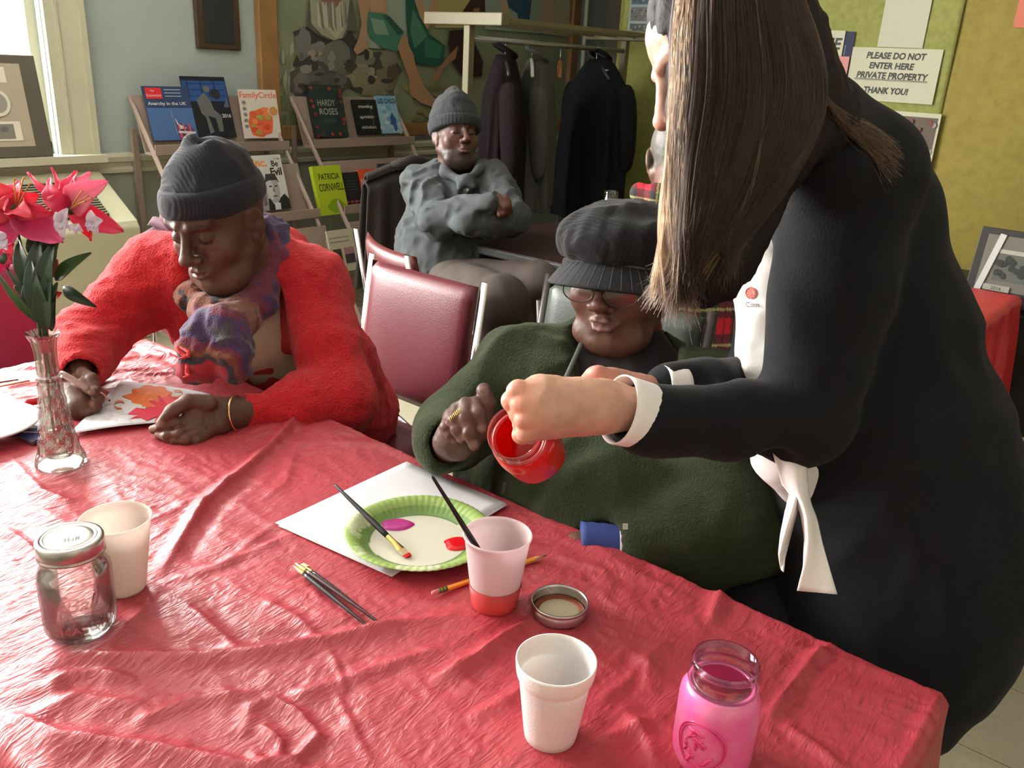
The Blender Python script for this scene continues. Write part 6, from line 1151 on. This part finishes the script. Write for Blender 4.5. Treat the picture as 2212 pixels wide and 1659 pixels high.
fh = hand([(at(1335, 838, 1.12), at(1290, 826, 1.11), .020, .018)], [[(at(1300, 818, 1.10), .012), (at(1285, 812, 1.10), .0115), (at(1262, 828, 1.10), .009)], [(at(1300, 826, 1.12), .011), (at(1275, 832, 1.12), .0105), (at(1255, 842, 1.12), .0085)], [(at(1305, 838, 1.13), .011), (at(1280, 845, 1.13), .0105), (at(1262, 858, 1.13), .0085)], [(at(1312, 850, 1.13), .010), (at(1290, 860, 1.13), .0095), (at(1275, 868, 1.13), .008)]],
    [(at(1325, 818, 1.09), .013), (at(1292, 812, 1.08), .012), (at(1268, 822, 1.08), .0095)], [(at(1320, 836, 1.12), .024), (at(1370, 850, 1.13), .024), (at(1420, 852, 1.14), .025)], col=(.52, .24, .18), v=.002)
SsN, SeN, SwN = at(1845, 385, 1.10), at(1735, 905, 1.14), at(1395, 905, 1.045); SsF, SeF, SwF = at(1780, 420, 1.40), at(1650, 840, 1.28), at(1455, 850, 1.15)
SNk, SUB, SMd, SWs, SHp = at(1750, 305, 1.11), at(1805, 490, 1.24), at(1842, 720, 1.28), at(1885, 950, 1.30), at(1948, 1170, 1.32)
core([H, nh, fh], 'body', m_sk3, ps, [[(SHp, .11), (SWs, .10), (SMd, .10), (SUB, .08), (at(1730, 300, 1.14), .035), (sc-np.array(su)*.07, .035)], [(SsN, .035), (SeN, .025), (SwN, .024), (at(1380, 884, 1.038), .024)], [(SsF, .035), (SeF, .025), (SwF, .022), (at(1420, 852, 1.14), .022)]])
m_blkc = mat('black_cardigan', lin((21, 21, 25)), .92, spec=.25, bump=.6, bscale=320, bdist=.0015, sheen=.04)
tq = CF*.0+np.cross(CU, -CR); 
s = grow([([(SNk, .076), (SUB, .128), (SMd, .156), (SWs, .174), (SHp, .186), (at(1925, 1330, 1.33), .165), (at(1880, 1450, 1.34), .14)], None, .05), ([(SNk, .07), (at(1778, 345, 1.045), .052), (SsN, .08)], None, .03), ([(SsN, .082), (lerp(SsN, SeN, .5), .070), (SeN, .058), (lerp(SeN, SwN, .5), .047), (SwN, .039)], None, .02), ([(SsF, .07), (SeF, .055), (SwF, .038)], None, .02)], .0072,
    lambda X, Y, Z: noise_folds(.007, 7, 9)(X, Y, Z), [lambda s: s.cap(at(1360, 885, 1.03), SwN, .031, .030, .004, 'sub'), lambda s: s.chain([at(1548, 540, 1.08), at(1552, 700, 1.10), at(1525, 780, 1.10)], [.055, .05, .04], .010, 'sub').chain([at(1655, 1030, 1.10), at(1680, 1120, 1.12), at(1725, 1290, 1.15)], [.045, .05, .05], .012, 'sub')])
sdf_part('cardigan', s, m_blkc, ps)
shirt_s = grow([(C3((1672, 560, 1.20, .056), (1682, 640, 1.20, .058), (1690, 740, 1.21, .058), (1700, 800, 1.21, .055), (1708, 980, 1.21, .042), (1722, 1045, 1.22, .032)), None, .03)], .006, noise_folds(.006, 12, 5)); m_ws = mat('white_cotton', lin((238, 233, 230)), .8, bump=.15, bscale=250)
so = sdf_part('shirt', shirt_s, m_ws, ps)
def tail(px, m, name, dd=0):
    # px rows of (left x, right x, y, depth)
    def f(u, v):
        k = v*(len(px)-1); i = min(int(k), len(px)-2); w = k-i; a = [px[i][j]*(1-w)+px[i+1][j]*w for j in range(4)]; return tuple(at(a[0]+(a[1]-a[0])*u, a[2]+(8*(u-.5) if i else 0), a[3]+.008*math.sin(u*5+v*6)-.012*math.sin(u*math.pi)))
    return MB().grid(f, 14, 26).build(name, m, ps, smooth=True, solid=.0016)
tail([(1668, 1742, 975, 1.13), (1690, 1745, 1050, 1.13), (1716, 1752, 1085, 1.13), (1730, 1764, 1115, 1.125), (1738, 1775, 1165, 1.12), (1735, 1792, 1225, 1.115), (1722, 1808, 1280, 1.11)], m_ws, 'shirt_tail')
tail([(1705, 1728, 1062, 1.135), (1698, 1722, 1100, 1.135), (1686, 1706, 1160, 1.135), (1682, 1696, 1200, 1.135), (1686, 1692, 1232, 1.135)], m_ws, 'shirt_tail')
# cuffs
def cuff(a, b, r0, r1, name='shirt_cuff'):
    a, b = np.array(a), np.array(b); ax = b-a; ax /= np.linalg.norm(ax); e1 = np.cross(ax, CU); e1 /= np.linalg.norm(e1); e2 = np.cross(ax, e1)
    MB().grid(lambda u, v: tuple(a+(b-a)*v+(e1*math.cos(u*6.2832)*1.0+e2*math.sin(u*6.2832)*1.12)*(r0+(r1-r0)*v)*(1+.03*math.sin(u*6.28*2+1))), 40, 6, closeu=True).build(name, m_ws, ps, smooth=True, solid=.0016)
cuff(at(1335, 884, 1.025), at(1405, 902, 1.045), .0385, .037); cuff(at(1425, 846, 1.14), at(1470, 852, 1.15), .032, .034)
MB().tube([at(1304, 877, 1.0205)+(CU*math.cos(q)*1.04+CF*math.sin(q))*.0302-CR*.0+CR*.002*math.cos(q) for q in np.linspace(0, 6.2832, 30)], .0024, 8, caps=False).build('hair_tie', mat('black_elastic', (.012, .012, .014), .8), ps, smooth=True)
# logo on the shirt front, laid onto the cloth
from mathutils.bvhtree import BVHTree
def drape_print(ob, px0, fn, scale):
    me = ob.data; bv = BVHTree.FromPolygons([v.co for v in me.vertices], [p.vertices for p in me.polygons]); pp = Print(Matrix(), 1e-6); fn(pp)
    vs = []
    for i, v in enumerate(pp.mb.v):
        o = Vector(CC); d = Vector(ray(px0[0]+v[0]*scale, px0[1]-v[1]*scale)).normalized(); h = bv.ray_cast(o, d); q = h[0] if h[0] else o+d*1.13; vs.append(tuple(q-d*(.0012+v[2]*300)))
    pp.mb.v = vs; return pp
def lg(p):
    p.ell(0, 0, 12, 13, lin((196, 66, 52)), 28); p.ell(0, 0, 9, 10, lin((214, 150, 140)), 24)
    for k in range(9): q = k*.698; p.poly([(0, 0), (9*math.cos(q-.12), 10*math.sin(q-.12)), (9*math.cos(q+.12), 10*math.sin(q+.12))], lin((200, 80, 66)))
    p.text('Com', -12, -30, 15, lin((40, 38, 40)), align='LEFT', bold=.015)
lgp = drape_print(so, (1622, 633), lg, 1.0); lgp.build('shirt_logo', ps)
shoes_legs(ps, (1.40, .24, .80), tuple(atz(1655, 1330, .60)), (1.30, .27, .45), (1.22, .42, 0), (1.36, .26, 0), mat('black_trousers'), r=(.125, .095, .06))
# ---- hair: a shaped under-layer and many fine strands on it
def hairsolid(s):
    s.ell(sc-np.array(sf)*.010+np.array(su)*.035, (.090, .090, .090), 0); s.ell(sc-np.array(sf)*.020, (.068, .068, .074), .02); s.ell(at(1470, 18, .965), (.036, .036, .036), .03)
    s.chain([at(1650, 130, .965), at(1620, 300, .975), at(1565, 460, .985), at(1530, 565, .99), at(1512, 605, .99)], [.058, .066, .052, .040, .028], .04)
    s.chain([at(1560, 40, .945), at(1510, 250, .945), at(1500, 450, .955), at(1490, 600, .965)], [.058, .030, .026, .020], .03)
    s.chain([at(1680, 120, .98), at(1728, 215, .975), at(1775, 262, .985)], [.045, .048, .034], .03).chain([at(1775, 262, .985), at(1672, 335, .985)], [.032, .026], .03)
    # the face stays free
    s.chain([at(1352, 150, .98), at(1376, 240, .98), at(1370, 360, .98)], [.040, .036, .042], .008, 'sub')
    s.disp(lambda X, Y, Z: .004*vnoise(X*60, Y*60, Z*6)+.0035*vnoise(X*140, Y*140, Z*10))
lo = np.min([at(1330, -200, .85), at(2000, 700, 1.1), at(1330, 700, .85), at(2000, -200, 1.1)], 0)-.15; hi = np.max([at(1330, -200, .85), at(2000, 700, 1.1), at(1330, 700, 1.1), at(2000, -200, .85)], 0)+.15
lo = np.minimum.reduce([sc-.2, at(1400, 700, 1.0)-.1]); hi = np.maximum.reduce([sc+.2, at(1800, 300, 1.05)+.1])
s = SDF(lo, hi, .005); hairsolid(s); m_hair = mat('brown_hair', lin((26, 18, 16)), .6, spec=.25, bump=.8, bscale=90, var=.3, vscale=40)
hs = sdf_part('hair', s, m_hair, ps)
def strand_curves(name, paths, radii, m, parent):
    hcv = bpy.data.hair_curves.new(name); hcv.add_curves([len(p) for p in paths]); P = np.concatenate(paths).astype(np.float32); hcv.position_data.foreach_set('vector', P.ravel()) if hasattr(hcv, 'position_data') else hcv.attributes['position'].data.foreach_set('vector', P.ravel())
    ra = hcv.attributes.new('radius', 'FLOAT', 'POINT') if 'radius' not in hcv.attributes else hcv.attributes['radius']; ra.data.foreach_set('value', np.concatenate(radii).astype(np.float32))
    hcv.materials.append(m); o = bpy.data.objects.new(name, hcv); COL.objects.link(o); o.parent = parent
    mw = Matrix(); p = parent; ch = []
    while p is not None: ch += [p.matrix_basis.copy(), p.matrix_parent_inverse.copy()]; p = p.parent
    for b in reversed(ch): mw = mw @ b
    o.matrix_parent_inverse = mw.inverted(); return o
def hair_mat(name, c, rough=.45):
    m = bpy.data.materials.new(name); m.use_nodes = True; nt = m.node_tree; nt.nodes.clear(); h = nt.nodes.new('ShaderNodeBsdfHairPrincipled'); h.parametrization = 'COLOR'; h.inputs['Color'].default_value = (*c, 1); h.inputs['Roughness'].default_value = rough; h.inputs['Random Roughness'].default_value = .2; h.inputs['IOR'].default_value = 1.28; h.inputs['Radial Roughness'].default_value = .5
    o = nt.nodes.new('ShaderNodeOutputMaterial'); nt.links.new(h.outputs[0], o.inputs[0]); return m
hb = BVHTree.FromPolygons([v.co for v in hs.data.vertices], [p.vertices for p in hs.data.polygons]); R9 = np.random.RandomState(5)
def strands(n, fn, steps=16):
    out, rad = [], []
    for i in range(n):
        P = []
        pr_s = fn(i, R9)
        for x, y, lift in pr_s:
            o = Vector(CC); d = Vector(ray(x, y)).normalized(); h = hb.ray_cast(o, d)
            P.append((x, y, lift, (Vector(h[0])-o).dot(Vector(CF)) if h[0] else None))
        ds = [p[3] for p in P]; good = [j for j, v in enumerate(ds) if v is not None]
        if len(good) < 2: continue
        full = np.interp(range(len(ds)), good, [ds[j] for j in good]); full = np.convolve(np.pad(full, 2, 'edge'), np.ones(5)/5, 'valid')
        W_ = np.array([at(p[0], p[1], full[j]-p[2]) for j, p in enumerate(P)]); out.append(W_); r0 = .00028+.00030*R9.rand(); rad.append(r0*np.linspace(1, .45, len(W_)))
    return out, rad
def path(keys, n, w, R):
    ky = np.array(keys, float); t_ = np.linspace(0, 1, n); tk = np.linspace(0, 1, len(ky)); x = np.interp(t_, tk, ky[:, 0]); y = np.interp(t_, tk, ky[:, 1])
    ker = np.array([.25, .5, .25]); 
    for _ in range(3): x = np.concatenate([x[:1], np.convolve(x, ker, 'valid'), x[-1:]]); y = np.concatenate([y[:1], np.convolve(y, ker, 'valid'), y[-1:]])
    ph, fq = R.rand()*6, 3+3*R.rand(); x = x+w*np.sin(t_*fq+ph)*t_; return x, y
def main_s(i, R):
    cl = R.randint(0, 60); rc_ = np.random.RandomState(cl+100); u = np.clip(rc_.rand()+.05*R.randn(), 0, 1); e = 1-.35*rc_.rand(); L_ = 560+70*rc_.rand()+45*R.randn()*.5
    if u < .2: L_ += 25
    keys = [(1470+250*u+10*R.randn()*.3, -60+10*u), (1455+300*u+4*R.randn(), 60+8*R.randn()), (1448+355*u**1.05, 200), (1440+320*u**1.15, 320), (1436+240*u**1.1, 450), (1438+165*u, min(L_, 580)-50*u), (1440+140*u+22*rc_.randn()+9*R.randn(), L_+22-75*u)]
    x, y = path(keys, 18, 5, R); l = .0015+.010*R.rand()**1.5; return [(a, b, l) for a, b in zip(x, y)]
P_, R_s = strands(6500, main_s); o = strand_curves('hair_strands', P_, R_s, hair_mat('strand_brown', (.026, .015, .011)), hs); o['kind'] = 'stuff'
def light_s(i, R):
    cl = R.randint(0, 22); rc_ = np.random.RandomState(cl+300); u = rc_.rand()**1.6*.17+.006*R.randn(); L_ = 575+60*rc_.rand()+14*R.randn()
    if cl > 19: u = .55+.3*rc_.rand()
    keys = [(1468+190*u, -40), (1450+230*u, 90), (1444+250*u, 220), (1437+240*u, 360), (1432+190*u+5*rc_.randn(), 480), (1430+120*u+12*rc_.randn()+3*R.randn(), L_)]; x, y = path(keys, 16, 5, R); return [(a, b, .004+.008*R.rand()) for a, b in zip(x, y)]
P_, R_s = strands(750, light_s); o = strand_curves('hair_strands', P_, R_s, hair_mat('strand_gold', (.13, .062, .028)), hs); o['kind'] = 'stuff'; o['label'] = 'lighter golden brown strands at the front and tips'
def side_s(i, R):
    cl = R.randint(0, 12); rc_ = np.random.RandomState(cl+500)
    if cl < 5: keys = [(1690+10*cl, 20), (1745+6*R.randn()*.4, 130), (1790+8*rc_.randn(), 215), (1826+12*rc_.randn()+8*R.randn(), 250+8*cl+5*R.randn()), (1872+26*rc_.rand()+8*R.randn(), 276+12*cl+7*R.randn()), (1905+50*R.rand(), 320+16*cl+14*R.randn())]
    else: keys = [(1700, 60), (1770+10*rc_.rand(), 200), (1760+8*R.randn()*.5, 290), (1700+20*rc_.rand(), 360+10*rc_.rand()), (1655+15*rc_.rand(), 440+8*R.randn()), (1570+25*rc_.rand(), 540+25*rc_.rand())]
    x, y = path(keys, 18, 4, R); return [(a, b, .003+.006*R.rand()) for a, b in zip(x, y)]
cardb = bpy.data.objects['cardigan.001'] if 'cardigan.001' in bpy.data.objects else None
allv = [v.co.copy() for v in hs.data.vertices]; allp = [tuple(p.vertices) for p in hs.data.polygons]; n0 = len(allv); allv += [v.co.copy() for v in cardb.data.vertices]; allp += [tuple(i+n0 for i in p.vertices) for p in cardb.data.polygons]
hb = BVHTree.FromPolygons(allv, allp)
P_, R_s = strands(420, side_s); o = strand_curves('hair_strands', P_, R_s, hair_mat('strand_mid', (.07, .038, .024)), hs); o['kind'] = 'stuff'; o['label'] = 'mid brown strands falling over the shoulder'
# ------------------------------------------------------------------ man in the grey shirt
pm = person('seated man in grey shirt and knit beanie with folded arms', (2.6, 2.55, 0))
mc, mf, mu = at(984, 296, 3.42), cam_dir(.42, -.10, .88), cam_dir(0, .98, .1)
H = head(mc, mf, mu, 1.04, old=.7, fat=.008, male=True, col=(.085, .038, .026), lip=(.10, .04, .035), beard=True, v=.0034, jowl=1)
hm = hand([(at(1075, 432, 3.19), at(1092, 446, 3.18), .026, .024)], [[(at(1088, 436, 3.18), .012), (at(1100, 448, 3.18), .010), (at(1104, 456, 3.19), .009)], [(at(1084, 442, 3.18), .012), (at(1094, 455, 3.18), .010), (at(1098, 462, 3.19), .009)], [(at(1080, 448, 3.18), .011), (at(1088, 460, 3.18), .010), (at(1090, 466, 3.19), .009)], [(at(1074, 452, 3.18), .011), (at(1080, 464, 3.18), .010), (at(1082, 468, 3.19), .008)]], [(at(1078, 430, 3.18), .013), (at(1092, 428, 3.18), .011), (at(1100, 434, 3.18), .009)], [(at(1060, 436, 3.2), .03), (at(1030, 444, 3.22), .032)], col=(.09, .04, .027), v=.003)
ML = dict(sR=at(912, 400, 3.50), eR=at(940, 478, 3.30), wR=at(1062, 442, 3.20), sL=at(1062, 392, 3.46), eL=at(1108, 472, 3.30), wL=at(1005, 486, 3.20)); MP_, MB_, MC_ = at(955, 600, 3.50), at(965, 520, 3.50), at(985, 420, 3.52); msh = (ML['sL']-ML['sR'])/np.linalg.norm(ML['sL']-ML['sR'])
core([H, hm], 'body', m_sk1, pm, [[(MP_, .10), (MB_, .10), (MC_, .10), (at(988, 372, 3.48), .05)], [(ML['sR'], .04), (ML['eR'], .035), (ML['wR'], .026)], [(ML['sL'], .04), (ML['eL'], .035), (ML['wL'], .026)]])
m_gs = mat('grey_shirt', lin((62, 67, 69)), .85, bump=.2, bscale=200, var=.25, vscale=90)
s = grow([([(MP_, .165), (MB_, .165), (MC_, .135)], (msh, 1.18)), ([(ML['sR']+msh*.06, .09), (ML['sR'], .078), (ML['eR'], .062), (lerp(ML['eR'], ML['wR'], .5), .056), (ML['wR'], .042)], None), ([(ML['sL']-msh*.06, .09), (ML['sL'], .076), (ML['eL'], .060), (lerp(ML['eL'], ML['wL'], .5), .056), (ML['wL'], .045)], None, .015)], .0075, noise_folds(.012, 13, 3), k=.018,
    cuts=[lambda s: s.ell(at(992, 362, 3.40), (.06, .06, .05), .01, 'sub')]); sdf_part('shirt', s, m_gs, pm)
s = grow([(C3((955, 352, 3.46, .020), (962, 372, 3.38, .018), (1000, 392, 3.33, .014), (992, 408, 3.33, .010)), None), (C3((1032, 350, 3.46, .018), (1036, 366, 3.38, .016), (1010, 388, 3.33, .012), (1024, 402, 3.32, .010)), None)], .005); sdf_part('collar', s, m_gs, pm)
for x, y in ((1010, 410), (1014, 428)): MB().lathe([(0, .004), (.005, .003), (.006, 0)], 14, frame(at(x, y, 3.335), CR, z=-CF)).build('button', mat('button_white', lin((190, 190, 184)), .4), pm)
def bean2(s):
    s.ell((0, -.012, .055), (.098, .112, .100), 0).ell((0, -.02, .12), (.070, .08, .062), .03).ell((.0, -.02, .178), (.030, .03, .022), .015); s.disp(lambda X, Y, Z: noise_folds(.004, 14, 5)(X, Y, Z)+.0016*np.sin(np.arctan2(Y, X)*46)); s.plane((0, 0, .022), (0, .12, -1))
def cuff2(s):
    s.ell((0, -.008, .045), (.106, .121, .10), 0); s.plane((0, .0, .068), (0, -.1, 1), k=.01); s.plane((0, 0, .016), (0, .14, -1), k=.01); s.disp(lambda X, Y, Z: .0016*np.sin(np.arctan2(Y, X)*46))
m_gb = mat('grey_knit', lin((36, 39, 42)), .95, bump=.6, bscale=180, sheen=.05); link('beanie', mesh_from([local_sdf((-.13, -.15, -.03), (.13, .14, .22), .005, bean2, mc, mf, mu), local_sdf((-.13, -.15, -.03), (.13, .14, .22), .005, cuff2, mc, mf, mu)], 'beanie'), m_gb, pm, True)
shoes_legs(pm, at(955, 610, 3.45), at(1085, 655, 2.98), at(1170, 620, 3.2), (2.42, 1.98, 0), (2.78, 1.95, 0), mat('taupe_trousers', lin((62, 53, 48)), .85), r=(.095, .085, .06))
# ------------------------------------------------------------------ man in plaid
pp_ = person('man in red plaid shirt seated with his back turned at the dark table', (2.25, 1.3, 0))
qc, qf, qu = at(1462, 345, 2.52), cam_dir(.15, -.12, -.95), cam_dir(.05, .99, 0)
def hmask(X, Y, Z):
    m = np.clip((Z+.045-.25*np.maximum(Y, 0))/.012, 0, 1)*np.clip((.062-Y)/.012, 0, 1)*(1-np.exp(-((np.abs(X)-.085)/.016)**2)*np.exp(-((Y+.01)/.03)**2)*(Z < .03)); n = vnoise(X*120, Y*120, Z*120)*.5+.5; return m, tuple(lin((92, 90, 84)))
H = head(qc, qf, qu, 1.04, col=(.15, .075, .055), lip=(.2, .09, .08), old=.5, v=.003, hairmask=hmask)
QsL, QsR = at(1335, 500, 2.50), at(1590, 520, 2.45); QC_, QB_, QP_ = at(1462, 520, 2.55), at(1470, 650, 2.50), at(1475, 790, 2.48); qsh = (QsR-QsL)/np.linalg.norm(QsR-QsL); QeL, QeR = at(1330, 590, 2.75), at(1600, 640, 2.65)
core([H], 'body', m_sk1, pp_, [[(QP_, .11), (QB_, .10), (QC_, .10), (at(1462, 420, 2.53), .052)], [(QsL, .04), (QeL, .035), (at(1400, 560, 3.05), .026), (at(1415, 556, 3.12), .03)], [(QsR, .04), (QeR, .035), (at(1560, 590, 2.98), .026), (at(1545, 585, 3.05), .03)]])
def plaid(V):
    a = (V-QC_)@qsh; b = V[:, 2]; fb = lambda t, p: np.mod(t, p)/p; P_x, P_z = .085, .085; A, B = fb(a+.3, P_x), fb(b, P_z); red, dk, mix = np.array(lin((176, 18, 36))), np.array(lin((38, 40, 38))), np.array(lin((92, 24, 34)))
    ma, mb_ = (A > .45), (B > .45); C = np.where((ma & mb_)[:, None], dk, np.where((ma | mb_)[:, None], mix, red)); ln = ((np.abs(A-.70) < .035) | (np.abs(B-.70) < .035)); C = np.where(ln[:, None], np.array(lin((150, 146, 96))), C); ln = ((np.abs(A-.22) < .02)); return np.where(ln[:, None], C*.4, C)
s = grow([([(QP_, .185), (QB_, .175), (QC_, .150)], (qsh, 1.12)), ([(QC_, .12), (at(1462, 440, 2.54), .072)], None), ([(QsL+qsh*.05, .09), (QsL, .075), (QeL, .062), (at(1400, 560, 3.02), .045)], None), ([(QsR-qsh*.05, .09), (QsR, .078), (QeR, .064), (at(1560, 590, 2.95), .045)], None)], .0058, noise_folds(.006, 8, 8))
m_pl = mat('plaid_flannel', attr=True, rough=.85, bump=.15, bscale=200); sdf_part('plaid_shirt', s, m_pl, pp_, plaid)
s = grow([(C3((1380, 418, 2.47, .020), (1420, 424, 2.43, .021), (1470, 426, 2.42, .021), (1530, 420, 2.46, .020), (1550, 412, 2.52, .02)), (CU, 1.35)), (C3((1380, 418, 2.47, .018), (1376, 410, 2.54, .018)), None)], .004); sdf_part('shirt_collar', s, m_pl, pp_, plaid)
shoes_legs(pp_, at(1475, 800, 2.46), (2.72, 1.52, .52), (2.72, 1.18, .52), (2.75, 1.52, 0), (2.75, 1.16, 0), mat('dark_trousers'))
